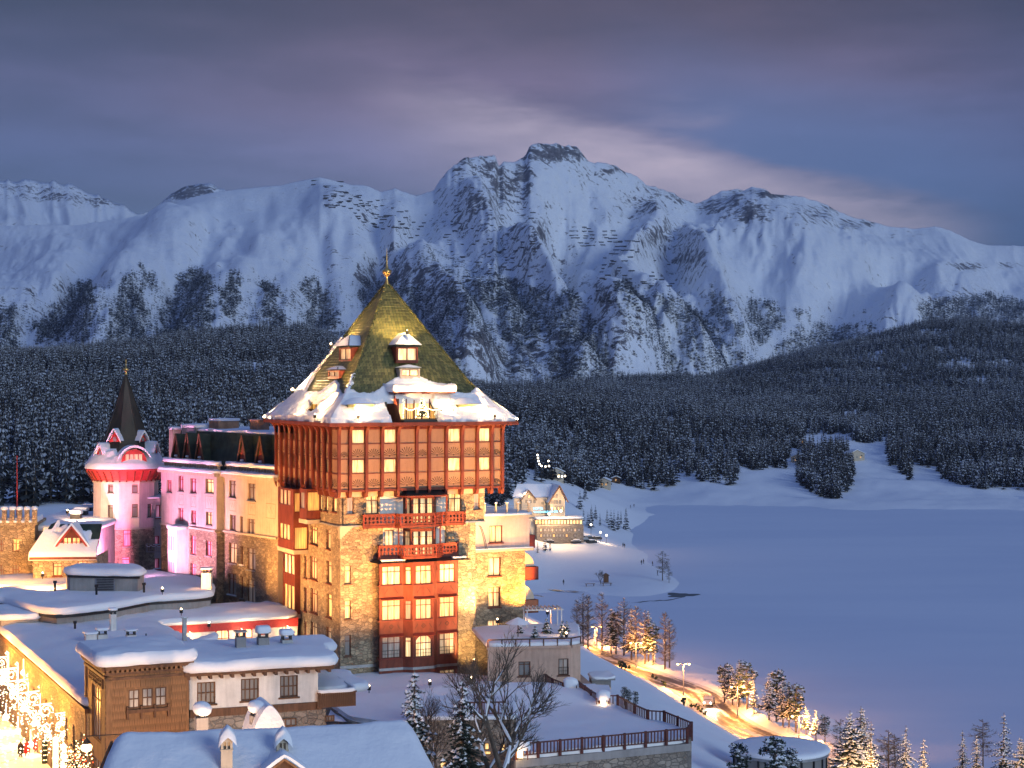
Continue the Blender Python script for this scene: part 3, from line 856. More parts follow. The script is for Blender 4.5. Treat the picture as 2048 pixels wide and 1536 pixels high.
simple('cream_awning', (.62, .52, .40), .8, 0, .08)
simple('terracotta', (.38, .14, .07), .7, 0, .15)
simple('aged_wall', (.38, .22, .13), .85, 0, .3, .8, (1,1,1), .02)
m, nt = mat_new('roof_tile')
a = obj_noise(nt, 1.1, 6, .65); b = obj_noise(nt, 7.0, 3, .6)
gi_ = nt.n('ShaderNodeNewGeometry')
f = nt.math('ADD', nt.math('MULTIPLY', (gi_, 'Random Per Island'), .55), nt.math('MULTIPLY', a, .6))
cc = nt.ramp(f, [(.2, (.042, .048, .016)), (.55, (.110, .112, .032)), (.95, (.21, .19, .065))])
finish(nt, cc, .5, .12, bump=b, bump_d=.01, bump_s=.3, spec=.5)
def pane(name, c_hi, c_lo, strength, folds=9.0, reflect=True):
  m, nt = mat_new(name)
  tc = nt.n('ShaderNodeTexCoord')
  oi = nt.n('ShaderNodeObjectInfo')
  sp = nt.n('ShaderNodeSeparateXYZ', ins={0: (tc, 'UV')})
  cx = nt.n('ShaderNodeCombineXYZ', ins={0: nt.math('ADD', nt.math('MULTIPLY', (sp, 0), folds), nt.math('MULTIPLY', (oi, 'Random'), 60.0)), 1: nt.math('MULTIPLY', (sp, 1), .8), 2: (oi, 'Random')})
  n_ = nt.n('ShaderNodeTexNoise', ins={0: cx, 'Scale': 1.0, 'Detail': 3.0})
  # warm lamp glow somewhere behind the curtain
  gx_ = nt.math('SUBTRACT', (sp, 0), nt.math('ADD', nt.math('MULTIPLY', (oi, 'Random'), .7), .15)); gy_ = nt.math('SUBTRACT', (sp, 1), .35)
  gr = nt.math('SQRT', nt.math('ADD', nt.math('MULTIPLY', gx_, gx_), nt.math('MULTIPLY', gy_, gy_)))
  glow = nt.mrange(gr, .95, .0, .55, 1.25)
  col = nt.mix(nt.mrange(n_, .35, .62), c4(*c_lo), c4(*c_hi))
  var = nt.math('ADD', nt.math('MULTIPLY', (oi, 'Random'), .5), .72)
  stn = nt.math('MULTIPLY', nt.math('MULTIPLY', glow, var), strength)
  finish(nt, nt.mix(.5, col, c4(.4,.38,.35)), .25, emis=col, emis_s=stn, spec=.5)
pane('pane_lit', (1.0, .70, .27), (.62, .29, .06), 1.25)
pane('pane_white_lit', (1.0, .74, .36), (.72, .38, .12), 1.5)
pane('pane_soft', (.80, .52, .26), (.40, .22, .09), .60)
pane('pane_curtain', (.30, .25, .22), (.10, .08, .08), .30)
pane('pane_dark', (.05, .05, .06), (.02, .02, .025), .25)
pane('pane_amber', (1.0, .50, .10), (.55, .24, .04), .80)
pane('pane_pink', (.9, .35, .55), (.45, .08, .22), .35)
def emitter(name, col, st):
  m, nt = mat_new(name)
  e = nt.n('ShaderNodeEmission', ins={0: c4(*col), 1: st})
  nt.n('ShaderNodeOutputMaterial', ins={0: e})
emitter('bulb_warm', (1.0, .70, .38), 22.0)
emitter('bulb_white', (1.0, .84, .60), 7.0)
emitter('bulb_white_soft', (1.0, .82, .56), 3.4)
emitter('bulb_orange', (1.0, .52, .16), 30.0)
emitter('bulb_string', (1.0, .72, .36), 8.0)
emitter('sign_blue', (.25, .72, 1.0), 4.0)
emitter('headlight', (1.0, .90, .72), 40.0)
emitter('globe_white', (1.0, .84, .60), 8.0)
emitter('tail_red', (1.0, .1, .03), 5.0)
def spot(name, loc, target, power, col, size=60, blend=.6, rad=.15):
  l = bpy.data.lights.new(name, 'SPOT'); l.energy = power; l.color = col; l.spot_size = R(size); l.spot_blend = blend; l.shadow_soft_size = rad
  o = bpy.data.objects.new(name, l); COL.objects.link(o); o.location = loc
  o.rotation_euler = (Vector(target)-Vector(loc)).to_track_quat('-Z', 'Y').to_euler()
  return o
def point(name, loc, power, col, rad=.15):
  l = bpy.data.lights.new(name, 'POINT'); l.energy = power; l.color = col; l.shadow_soft_size = rad
  o = bpy.data.objects.new(name, l); COL.objects.link(o); o.location = loc
  return o
SODIUM = (1.0, .45, .12); AMBER = (1.0, .42, .07); WARM = (1.0, .62, .30); PINK = (1.0, .33, .64)
# a building's local frame and its walls
class Bld:
  def __init__(s, name, px, d, base, ang, label=None, cat=None, group=None):
    s.o2 = Vector(((px-1024)/F*d, d)); s.base = base; s.a = R(ang)
    s.e = Vector((math.cos(s.a), math.sin(s.a))); s.g = Vector((-math.sin(s.a), math.cos(s.a)))
    s.root = thing(name, (s.o2.x, s.o2.y, base), s.a, label, cat, group)
  def world(s, p):
    q = s.o2 + s.e*p[0] + s.g*p[1]
    return Vector((q.x, q.y, s.base+p[2]))
  def uv(s, px, d):
    q = Vector(((px-1024)/F*d, d))-s.o2
    return q.dot(s.e), q.dot(s.g)
  def onz(s, px, py, z):
    """local u,v where the sight line through a photo pixel meets local height z"""
    d = (CZ-(s.base+z))*F/(py-768)
    return s.uv(px, d)
  def face(s, o, e=(1, 0)): return Face(s, o, e)
  def front(s, v): return Face(s, (0, v), (1, 0))
  def left(s, u): return Face(s, (u, 0), (0, -1))
class Face:
  def __init__(s, b, o, e):
    s.b = b; s.o = Vector(o); s.e = Vector(e).normalized(); s.n = Vector((s.e.y, -s.e.x))
  def P(s, a, z, off=0.0):
    q = s.o+s.e*a+s.n*off
    return (q.x, q.y, z)
  def pix(s, px, py):
    b = s.b
    rd_ = Vector(((px-1024)/F, 1.0))
    ol = Vector((-b.o2.dot(b.e), -b.o2.dot(b.g)))          # camera in local plan
    dl = Vector((rd_.dot(b.e), rd_.dot(b.g)))
    t = (s.o-ol).dot(s.n)/dl.dot(s.n)
    q = ol+dl*t
    return (q-s.o).dot(s.e), CZ-(py-768)/F*t-b.base
  def rect(s, x0, y0, x1, y1):
    ym = (y0+y1)/2; xm = (x0+x1)/2
    a0 = s.pix(x0, ym)[0]; a1 = s.pix(x1, ym)[0]
    z1 = s.pix(xm, y0)[1]; z0 = s.pix(xm, y1)[1]
    return min(a0, a1), max(a0, a1), z0, z1
  def wall(s, mb, a0, a1, z0, z1, holes=(), rev=.28, m=0, mr=None, off=0.0):
    mr = m if mr is None else mr
    hs = [h for h in holes if h[1] > a0 and h[0] < a1 and h[3] > z0 and h[2] < z1]
    A = sorted({a0, a1} | {min(max(h[0], a0), a1) for h in hs} | {min(max(h[1], a0), a1) for h in hs})
    Zs = sorted({z0, z1} | {min(max(h[2], z0), z1) for h in hs} | {min(max(h[3], z0), z1) for h in hs})
    for i in range(len(A)-1):
      for j in range(len(Zs)-1):
        if A[i+1]-A[i] < 1e-5 or Zs[j+1]-Zs[j] < 1e-5: continue
        ca = (A[i]+A[i+1])/2; czz = (Zs[j]+Zs[j+1])/2
        if any(h[0] < ca < h[1] and h[2] < czz < h[3] for h in hs): continue
        mb.face([s.P(A[i], Zs[j], off), s.P(A[i+1], Zs[j], off), s.P(A[i+1], Zs[j+1], off), s.P(A[i], Zs[j+1], off)], m)
    for h in hs:
      q = [(h[0], h[2]), (h[1], h[2]), (h[1], h[3]), (h[0], h[3])]
      for k in range(4):
        p, r = q[k], q[(k+1) % 4]
        mb.face([s.P(p[0], p[1], off), s.P(p[0], p[1], off-rev), s.P(r[0], r[1], off-rev), s.P(r[0], r[1], off)], mr)
  def box(s, mb, a0, a1, z0, z1, o0, o1, m=0):
    P = [s.P(a0,z0,o1), s.P(a1,z0,o1), s.P(a1,z0,o0), s.P(a0,z0,o0), s.P(a0,z1,o1), s.P(a1,z1,o1), s.P(a1,z1,o0), s.P(a0,z1,o0)]
    mb.mesh(P, [(0,3,2,1),(4,5,6,7),(0,1,5,4),(1,2,6,5),(2,3,7,6),(3,0,4,7)], m)
PANES = {}
def pane_obj(face, a0, a1, z0, z1, off, mat, parent):
  me = bpy.data.meshes.new('pane')
  me.from_pydata([face.P(a0,z0,off), face.P(a1,z0,off), face.P(a1,z1,off), face.P(a0,z1,off)], [], [(0,1,2,3)])
  uv = me.uv_layers.new(name='uv')
  for k, c in enumerate([(0,0),(1,0),(1,1),(0,1)]): uv.data[k].uv = c
  me.materials.append(MAT[mat])
  return put(bpy.data.objects.new('pane', me), parent)
def window(face, r, mat='pane_lit', cols=2, transom=.25, rev=.28, fm='window_frame', sill=True, fw=.09, rail=False, arch=False, sillm=None, snow=False, off=0.0, name='window'):
  a0, a1, z0, z1 = r
  b = face.b; mb = MB(); B = face.box
  o1 = off-rev+.12; o0 = off-rev+.02
  h = z1-z0; wd = a1-a0
  fw = min(fw, wd*.16)
  B(mb, a0, a0+fw, z0, z1, o0, o1); B(mb, a1-fw, a1, z0, z1, o0, o1)
  B(mb, a0+fw, a1-fw, z0, z0+fw, o0, o1); B(mb, a0+fw, a1-fw, z1-fw, z1, o0, o1)
  for k in range(1, cols):
    c = a0+wd*k/cols
    B(mb, c-fw*.4, c+fw*.4, z0+fw, z1-fw, o0, o1-.02)
  if transom:
    zt = z1-h*transom
    B(mb, a0+fw, a1-fw, zt-fw*.45, zt+fw*.45, o0+.004, o1-.012)
  if arch:
    # spandrels turn the rectangular opening into an arched one
    n = 8; cx_ = (a0+a1)/2; rx = wd/2; rh = min(rx, h*.4)
    for sgn in (-1, 1):
      for k in range(n):
        t0 = k/n; t1 = (k+1)/n
        x0 = cx_+sgn*rx*t0; x1 = cx_+sgn*rx*t1
        y0 = z1-rh+rh*math.sqrt(max(0, 1-t0*t0)); y1 = z1-rh+rh*math.sqrt(max(0, 1-t1*t1))
        mb.face([face.P(x0, y0, off-.02), face.P(x1, y1, off-.02), face.P(x1, z1, off-.02), face.P(x0, z1, off-.02)], 1)
  if sill:
    B(mb, a0-.12, a1+.12, z0-.12, z0, off-.05, off+.14, 1 if sillm else 0)
  if rail:
    B(mb, a0, a1, z0+.75, z0+.80, off-.02, off+.02, 2); B(mb, a0, a1, z0+.4, z0+.43, off-.02, off+.02, 2)
    for k in range(7):
      c = a0+wd*k/6
      B(mb, c-.012, c+.012, z0, z0+.8, off-.015, off+.015, 2)
  if snow:
    B(mb, a0-.1, a1+.1, z0+.004, z0+.13, off-.04, off+.17, 3)
  w_ = mb.build(name, [MAT[fm], MAT[sillm or fm], MAT['dark_metal'], MAT['snow']], b.root)
  pane_obj(face, a0+fw*.5, a1-fw*.5, z0+fw*.5, z1-fw*.5, off-rev+.03, mat, w_)
  return w_
def resample(poly, step):
  out = []
  n = len(poly)
  for i in range(n):
    a = Vector(poly[i][:2]); b = Vector(poly[(i+1) % n][:2])
    k = max(1, int((b-a).length/step))
    for j in range(k): out.append(a.lerp(b, j/k))
  return out
def slab(poly, z, thick=.7, over=.25, step=.7, seed=1, rough=.12, inset=(.5, 1.3, 2.6), zfun=None, drop=.06):
  """a soft heaped layer of snow lying on a flat roof outline (counter-clockwise)"""
  rg = np.random.RandomState(seed)
  area = sum(poly[i][0]*poly[(i+1)%len(poly)][1]-poly[(i+1)%len(poly)][0]*poly[i][1] for i in range(len(poly)))
  if area < 0: poly = poly[::-1]
  P = resample(poly, step); n = len(P)
  Nn = []
  for i in range(n):
    d = (P[(i+1) % n]-P[i-1]); d.normalize(); Nn.append(Vector((d.y, -d.x)))
  # smooth the corners
  for _ in range(2):
    P = [P[i]*.6+(P[i-1]+P[(i+1) % n])*.2 for i in range(n)]
  rings = [(over*.2, -drop), (over*.85, thick*.10), (over, thick*.38), (over*.55, thick*.70), (-.04, thick*.88)]
  V = []; Fc = []
  for ri, (of, zz) in enumerate(rings):
    for i, p in enumerate(P):
      j = float(fbm(np.array(p.x*.9+ri*.2), np.array(p.y*.9), 3, seed)-.5)*2+float(fbm(np.array(p.x*3.1+ri*.3), np.array(p.y*3.1), 2, seed+9)-.5)*.9
      q = p+Nn[i]*(of+rough*j)
      zb = (zfun(q.x, q.y) if zfun else z)
      V.append((q.x, q.y, zb+zz*(1+.45*(float(fbm(np.array(p.x*.32), np.array(p.y*.32), 2, seed+3))-.5)*(1 if ri < 4 else .3))+(j*rough*(.9 if ri else .5))))
  k = len(rings)
  for r in range(k-1):
    for i in range(n):
      Fc.append((r*n+i, r*n+(i+1) % n, (r+1)*n+(i+1) % n, (r+1)*n+i))
  base = (k-1)*n
  ring = [Vector(V[base+i][:2]) for i in range(n)]
  rp = [(p.x, p.y) for p in ring]
  xs = [p[0] for p in rp]; ys = [p[1] for p in rp]
  g = max(step*.8, math.sqrt(max(1e-6, (max(xs)-min(xs))*(max(ys)-min(ys))/1800)))
  gx_, gy_ = np.meshgrid(np.arange(min(xs)+g/2, max(xs), g), np.arange(min(ys)+g/2, max(ys), g))
  gx_ = gx_.ravel(); gy_ = gy_.ravel()
  if len(gx_):
    ins = inpoly(gx_, gy_, rp)
    dist = np.full(len(gx_), 1e9)
    for i in range(n):
      ax_, ay_ = rp[i]; bx_, by_ = rp[(i+1) % n]; dx_, dy_ = bx_-ax_, by_-ay_
      t_ = np.clip(((gx_-ax_)*dx_+(gy_-ay_)*dy_)/max(dx_*dx_+dy_*dy_, 1e-9), 0, 1)
      dist = np.minimum(dist, np.hypot(gx_-ax_-t_*dx_, gy_-ay_-t_*dy_))
    m_ = ins & (dist > g*.45)
    gx_, gy_, dist = gx_[m_], gy_[m_], dist[m_]
  pts2 = ring+[Vector((float(a_), float(b_))) for a_, b_ in zip(gx_, gy_)]
  hts = [V[base+i][2] for i in range(n)]
  if len(gx_):
    und = (fbm(gx_*.35, gy_*.35, 3, seed+5)-.5)*rough*2.2
    for a_, b_, d_, u_ in zip(gx_, gy_, dist, und):
      hts.append((zfun(a_, b_) if zfun else z)+thick*(.90+.14*(1-math.exp(-d_/.6)))+float(u_)*(1-math.exp(-d_/.5)))
  from mathutils.geometry import delaunay_2d_cdt
  vo, eo, fo, ov, oe, of_ = delaunay_2d_cdt(pts2, [(i, (i+1) % n) for i in range(n)], [], 1, 1e-5)
  off = len(V)
  for q, o_ in zip(vo, ov):
    V.append((q.x, q.y, hts[o_[0]] if o_ and o_[0] < len(hts) else z+thick*.9))
  for f_ in fo:
    a_, b_, c_ = (vo[f_[0]], vo[f_[1]], vo[f_[2]])
    cr = (b_.x-a_.x)*(c_.y-a_.y)-(b_.y-a_.y)*(c_.x-a_.x)
    Fc.append(tuple(off+q for q in (f_ if cr > 0 else f_[::-1])))
  return V, Fc
def snow_on(b, poly, z, name='snow_cover', **kw):
  mb = MB(); V, Fc = slab(poly, z, **kw); mb.mesh(V, Fc)
  return mb.build(name, MAT['snow'], b.root if isinstance(b, Bld) else b, smooth=True)
def bulb(mb, p, r, m=0):
  x, y, z = p
  V = [(x+r,y,z),(x-r,y,z),(x,y+r,z),(x,y-r,z),(x,y,z+r),(x,y,z-r)]
  mb.mesh(V, [(0,2,4),(2,1,4),(1,3,4),(3,0,4),(2,0,5),(1,2,5),(3,1,5),(0,3,5)], m)
def sph(mb, c, r, n=10, m=0, zs=1.0):
  k = n//2
  mb.lathe(c, [(max(r*math.sin(math.pi*i/k), 1e-3), -r*zs*math.cos(math.pi*i/k)) for i in range(k+1)], n, m)
# the palace tower
T_ = Bld('palace_tower', 675, 170, 34.4, 25, 'tall hotel tower with steep green tiled pyramid roof and floodlit stone walls', 'hotel tower')
TW, TL = 18.1, 20.0
ZB = CZ-34.4                    # local height of the camera
z_eave = ZB-4.3; z_bot = ZB-10.8
TF = T_.front(0); TLf = T_.left(0)
# roof
HU, HV = TW/2+1.0, TL/2+1.0
CU, CV = TW/2, TL/2
PR = [(0.0, ZB+10.9), (.30, ZB+5.85), (.50, ZB+2.55), (.64, ZB+.25), (.74, ZB-1.15), (.84, ZB-2.35), (.93, ZB-3.25), (1.0, ZB-3.85)]
def rz_of(t): return float(np.interp(t, [p[0] for p in PR], [p[1] for p in PR]))
SIDES = {'front': lambda k, t: (CU+k*t*HU, CV-t*HV), 'left': lambda k, t: (CU-t*HU, CV-k*t*HV),
    'right': lambda k, t: (CU+t*HU, CV+k*t*HV), 'back': lambda k, t: (CU-k*t*HU, CV+t*HV)}
def in_hole(side, u, v, t):
  if side == 'front' and t > .77 and 5.35 < u < 10.65: return True
  if side == 'left' and t > .78 and 6.6 < v < 11.0 and t < .90: return True
  return False
mb = MB()
ts = np.linspace(0, 1, 25)
for sd, fn in SIDES.items():
  for i in range(24):
    for j in range(24):
      k0 = -1+2*j/24; k1 = -1+2*(j+1)/24
      t0, t1 = ts[i], ts[i+1]
      c = fn((k0+k1)/2, (t0+t1)/2)
      if in_hole(sd, c[0], c[1], (t0+t1)/2): continue
      mb.face([(*fn(k0, t1), rz_of(t1)-.06), (*fn(k1, t1), rz_of(t1)-.06), (*fn(k1, t0), rz_of(t0)-.06), (*fn(k0, t0), rz_of(t0)-.06)])
roof = mb.build('roof', MAT['green_copper'], T_.root)
# tiles in real overlapping courses
mb = MB(); rgt = random.Random(4)
slopeL = [0]; tt_ = np.linspace(0, 1, 300)
for a, b in zip(tt_[:-1], tt_[1:]): slopeL.append(slopeL[-1]+math.hypot((b-a)*HV, rz_of(b)-rz_of(a)))
ncourse = int(slopeL[-1]/.36)
tc_ = np.interp(np.linspace(0, slopeL[-1], ncourse+1), slopeL, tt_)
for sd in ('front', 'left', 'right', 'back'):
  fn = SIDES[sd]; half = HU if sd in ('front', 'back') else HV
  cs = 1 if sd in ('front', 'left') else 3
  for i in range(1, ncourse, 1):
    t0, t1 = tc_[i], tc_[i+1]
    if t1 > .985 or (sd in ('right', 'back') and i % 2): continue
    t1u = tc_[min(i+ (1 if cs == 1 else 2), ncourse)]
    nt_ = max(1, int(2*half*t1/(.36*cs)))
    for j in range(nt_):
      of = (i % 2)*.5/nt_*2
      k0 = max(-1, -1+2*j/nt_+of); k1 = min(1, -1+2*(j+1)/nt_+of)
      if k1-k0 < .2/nt_: continue
      cu, cv = fn((k0+k1)/2, (t0+t1)/2)
      if in_hole(sd, cu, cv, t1): continue
      up = .05+rgt.uniform(0, .035); g = .06*(k1-k0)
      A = (*fn(k0+g, t1u), rz_of(t1u)+up); B = (*fn(k1-g, t1u), rz_of(t1u)+up)
      C = (*fn(k1-g, t0), rz_of(t0)+.015); D = (*fn(k0+g, t0), rz_of(t0)+.015)
      A2 = (A[0], A[1], A[2]-.09); B2 = (B[0], B[1], B[2]-.09)
      mb.mesh([A, B, C, D, A2, B2], [(0,1,2,3), (4,5,1,0)])
tag(mb.build('roof_tile', MAT['roof_tile'], T_.root), kind='stuff')
# hip tiles with their knobs
mb = MB()
for su, sv in ((-1,-1),(1,-1),(-1,1),(1,1)):
  q = 0.0
  t = .02
  while t < .80:
    p = Vector((CU+su*t*HU, CV+sv*t*HV, rz_of(t)+.10)); t2 = t+.022
    p2_ = Vector((CU+su*t2*HU, CV+sv*t2*HV, rz_of(t2)+.07))
    mb.tube([p, p2_], [.10, .17], 5, 0)
    bulb(mb, p2_+Vector((0,0,.13)), .09, 1)
    t = t2+.004
tag(mb.build('hip_tile', [MAT['roof_tile'], MAT['gold']], T_.root), kind='stuff')
# eaves: fascia and soffit
mb = MB()
e0 = [(CU-HU-.28, CV-HV-.28), (CU+HU+.28, CV-HV-.28), (CU+HU+.28, CV+HV+.28), (CU-HU-.28, CV+HV+.28)]
for i in range(4):
  a = e0[i]; b = e0[(i+1) % 4]
  mb.face([(*a, z_eave+.10), (*b, z_eave+.10), (*b, z_eave+.44), (*a, z_eave+.44)], 0)
i0 = [(0.02,.02), (TW-.02,.02), (TW-.02,TL-.02), (.02,TL-.02)]
for i in range(4):
  a = e0[i]; b = e0[(i+1) % 4]; c = i0[(i+1) % 4]; d = i0[i]
  mb.face([(*a, z_eave+.10), (*d, z_eave-.02), (*c, z_eave-.02), (*b, z_eave+.10)], 0)
mb.build('eave', MAT['red_paint'], T_.root)
# snow shell on the lower roof
def snow_shell(sd, bound, thickf, name='roof_snow', n=90, m=64, mat='snow_lumpy', t_top=.42):
  fn = SIDES[sd]; V = []; Fc = []; th = np.zeros((m+1, n+1))
  K = np.linspace(-1, 1, n+1); TT = np.linspace(t_top, 1.012, m+1)
  for i, t in enumerate(TT):
    for j, k in enumerate(K):
      u, v = fn(k, t)
      al = (u if sd in ('front', 'back') else v)
      w_ = float(fbm(np.array(al*.8), np.array(t*14.), 4, 61)-.5)+.35*float(fbm(np.array(al*2.6), np.array(t*44.), 3, 67)-.5)*(1 if t < .84 else .35)
      e = t-(bound(k)+w_*.075)
      h = float(sstep(-.004, .028, e))*thickf(k, t)*(1+w_*.9)
      if in_hole(sd, u, v, t-.012): h = 0
      if t > .995: h *= .5
      th[i, j] = h
      out_ = .35*h if h > 0 else 0
      uu_, vv_ = fn(k, min(t, 1.0)+out_/HV)
      zz = rz_of(min(t, 1))+(h*.95 if h > .02 else -.25)
      if t > 1.0: zz = z_eave+.36
      V.append((uu_, vv_, zz))
  for i in range(m):
    for j in range(n):
      if th[i:i+2, j:j+2].max() > .02:
        q = i*(n+1)+j
        Fc.append((q+n+1, q+n+2, q+1, q))
  mb = MB(); mb.mesh(V, Fc)
  return mb.build(name, MAT[mat], T_.root, smooth=True)
snow_shell('front', lambda k: .715-.115*math.exp(-((k+.02)/.36)**2)+.02*math.cos(k*9), lambda k, t: .42+.30*math.exp(-((k+.02)/.4)**2)*(1 if t < .8 else .5)+.10*math.sin(k*17)*.4)
snow_shell('left', lambda k: .74-.10*math.exp(-((k-.35)/.30)**2)-.22*max(0, -k-.62)*2.0, lambda k, t: .45)
snow_shell('right', lambda k: .70, lambda k, t: .4, n=30, m=24); snow_shell('back', lambda k: .62, lambda k, t: .45, n=30, m=24)
# patches of snow high on the far left hip
mb = MB()
for q in range(46):
  t = .36+.36*q/46; j = rgt.uniform(-.25, .1)
  sph(mb, (CU-t*HU-.05, CV+t*HV+j-.1, rz_of(t)+.15), rgt.uniform(.16, .34), 8, 0, .7)
for q in range(16):
  t = .60+.16*q/16
  sph(mb, (CU-t*HU-.02, CV-t*HV+rgt.uniform(-.1,.3), rz_of(t)+.12), rgt.uniform(.14, .34), 8, 0, .7)
mb.build('hip_snow', MAT['snow'], T_.root, smooth=True)
# finial
mb = MB()
mb.lathe((CU, CV, ZB+10.75), [(.28,-.1),(.20,.2),(.10,.55),(.10,.75),(.22,.85),(.46,1.1),(.52,1.3),(.46,1.45),(.18,1.62),(.16,1.8),(.08,1.95),(.05,2.6),(.02,3.6),(.001,3.9)], 14)
mb.build('finial', MAT['gold'], T_.root, smooth=True)
def dormer(face, r, apex, back, mat='pane_lit', cols=2, hood=.30, snow=.35, wallm='red_paint', transom=.0, name='dormer', flat=False):
  a0, a1, z0, z1 = r
  root = thing_part(name, T_.root)
  mb = MB()
  hole = (a0+.18, a1-.18, z0+.25, z1-.15)
  face.wall(mb, a0, a1, z0, z1, [hole], rev=.15)
  for a in (a0, a1):
    q = [face.P(a, z0, 0), face.P(a, z0, -back), face.P(a, z1, -back), face.P(a, z1, 0)]
    mb.face(q if a == a0 else q[::-1])
  w0 = mb.build('dormer_wall', MAT[wallm], root)
  # hood
  mb = MB(); ac = (a0+a1)/2
  L0 = face.P(a0-hood, z1-.05, hood); R0 = face.P(a1+hood, z1-.05, hood); LB = face.P(a0-hood*.6, z1-.05, -back); RB = face.P(a1+hood*.6, z1-.05, -back)
  if flat:
    face.box(mb, a0-hood, a1+hood, z1-.02, z1+.22, -back, hood)
  else:
    ap = face.P(ac, apex, -.55); apb = face.P(ac, apex-.1, -back)
    mb.face([L0, R0, ap]); mb.face([R0, RB, apb, ap]); mb.face([LB, L0, ap, apb]); mb.face([L0, LB, RB, R0])
  mb.build('dormer_roof', MAT['green_copper'], root)
  if snow:
    mb = MB()
    if flat:
      V, Fc = slab([face.P(a0-hood, 0, hood)[:2], face.P(a1+hood, 0, hood)[:2], face.P(a1+hood, 0, -back)[:2], face.P(a0-hood, 0, -back)[:2]], z1+.2, thick=snow, over=.12, step=.3, rough=.06, inset=(.3,)); mb.mesh(V, Fc)
    else:
      n = 10; V = []
      for i in range(n+1):
        t = i/n
        for j in range(n+1):
          s_ = j/n
          # bilinear over the front hip triangle and both slopes, inflated
          A = Vector(L0).lerp(Vector(R0), s_); Bq = Vector(apb) if False else Vector(ap)
          p = A.lerp(Bq, t)
          p += Vector((face.n.x, face.n.y, 0))*.10
          p.z += snow*(.35+.8*math.sin(math.pi*min(1, t*.6+.25)))*(.75+.5*rgt.random()*.4)
          V.append(p)
      mb.mesh(V, [(i*(n+1)+j, i*(n+1)+j+1, (i+1)*(n+1)+j+1, (i+1)*(n+1)+j) for i in range(n) for j in range(n)])
      for A, Bq in ((L0, LB), (R0, RB)):
        V = []
        for i in range(6):
          for j in range(7):
            p = Vector(A).lerp(Vector(Bq), j/6).lerp(Vector(ap).lerp(Vector(apb), j/6), i/5)
            p.z += snow*(.4+.5*math.sin(math.pi*min(1, i/5*.6+.25)))
            V.append(p)
        mb.mesh(V, [(i*7+j, i*7+j+1, (i+1)*7+j+1, (i+1)*7+j) for i in range(5) for j in range(6)])
    mb.build('dormer_snow', MAT['snow'], root, smooth=True)
  # window with panes of its own (kept one level under the dormer)
  h0, h1, y0, y1 = hole
  mb = MB()
  for k in range(cols+1):
    c = h0+(h1-h0)*k/cols
    face.box(mb, c-.05, c+.05, y0, y1, -.14, -.05)
  face.box(mb, h0, h1, y0, y0+.07, -.14, -.04); face.box(mb, h0, h1, y1-.07, y1, -.14, -.04)
  mb.build('window_frame', MAT['window_frame'], root)
  pane_obj(face, h0, h1, y0, y1, -.13, mat, root)
  return root
def thing_part(name, parent):
  o = bpy.data.objects.new(name, None); put(o, parent); o.empty_display_size = .5
  return o
f1 = T_.front(3.75)
dormer(f1, f1.rect(793, 693, 836, 726), f1.pix(812, 668)[1], 3.2, 'pane_white_lit', 2, snow=.30)
f2 = T_.front(2.55)
dormer(f2, f2.rect(800, 736, 840, 757), f2.pix(820, 730)[1], 2.2, 'pane_white_lit', 2, hood=.12, snow=.12, wallm='cream_plaster')
l1 = T_.left(3.9)
dormer(l1, l1.rect(678, 694, 702, 724), l1.pix(697, 672)[1], 3.2, 'pane_soft', 2, snow=.22)
l2 = T_.left(2.6)
dormer(l2, l2.rect(656, 740, 678, 758), l2.pix(668, 733)[1], 2.2, 'pane_dark', 2, hood=.12, snow=.14)
l3 = T_.left(1.55)
dormer(l3, l3.rect(606, 792, 648, 824), 0, 2.6, 'pane_amber', 5, hood=.12, snow=.30, flat=True)
# eyebrow dormers
for pxc, side in ((722, 0), (938, 0)):
  fe = T_.front(-.2); a, z = fe.pix(pxc, 812)
  mb = MB()
  fe.box(mb, a-1.3, a+1.3, z-.10, z+.16, -1.2, .15)
  eb = mb.build('eyebrow_dormer', MAT['roof_tile'], T_.root)
  mb = MB(); V = []
  for i in range(9):
    for j in range(15):
      s_ = -1+2*j/14; t = i/8
      V.append(fe.P(a+s_*2.0*(1-.1*t), z+.12+.75*math.cos(s_*1.5)*math.sin(t*2.2+.12), .35-2.3*t))
  mb.mesh(V, [(i*15+j, i*15+j+1, (i+1)*15+j+1, (i+1)*15+j) for i in range(8) for j in range(14)])
  mb.build('eyebrow_snow', MAT['snow'], eb, smooth=True)
# the balcony dormer with its lit glass front
f3 = T_.front(1.25)
r3 = f3.rect(797, 793, 890, 838)
bd = thing_part('balcony_dormer', T_.root)
mb = MB()
f3.wall(mb, r3[0]-.5, r3[1]+.4, r3[2], r3[3]+.35, [(r3[0], r3[1], r3[2], r3[3])], rev=.12)
for a in (r3[0]-.5, r3[1]+.4):
  mb.face([f3.P(a, r3[2]-.3, 1.9), f3.P(a, r3[2]-.3, -2.8), f3.P(a, r3[3]+.35, -2.8), f3.P(a, r3[3]+.1, .3), f3.P(a, r3[2]+.1, 1.9)])
f3.box(mb, r3[0]-.9, r3[1]+.8, r3[3]+.35, r3[3]+.55, -2.6, .9)
mb.build('dormer_wall', MAT['red_paint'], bd)
mb = MB()
V, Fc = slab([f3.P(r3[0]-1.0, 0, .95)[:2], f3.P(r3[1]+.9, 0, .95)[:2], f3.P(r3[1]+.9, 0, -2.6)[:2], f3.P(r3[0]-1.0, 0, -2.6)[:2]], r3[3]+.55, thick=.75, over=.12, step=.3, rough=.22, inset=(.4, .9)); mb.mesh(V, Fc)
mb.build('dormer_snow', MAT['snow_lumpy'], bd, smooth=True)
mb = MB()
for k in range(7):
  c = r3[0]+(r3[1]-r3[0])*k/6
  f3.box(mb, c-.06, c+.06, r3[2], r3[3], -.10, 0)
f3.box(mb, r3[0], r3[1], r3[3]-.1, r3[3], -.10, .004)
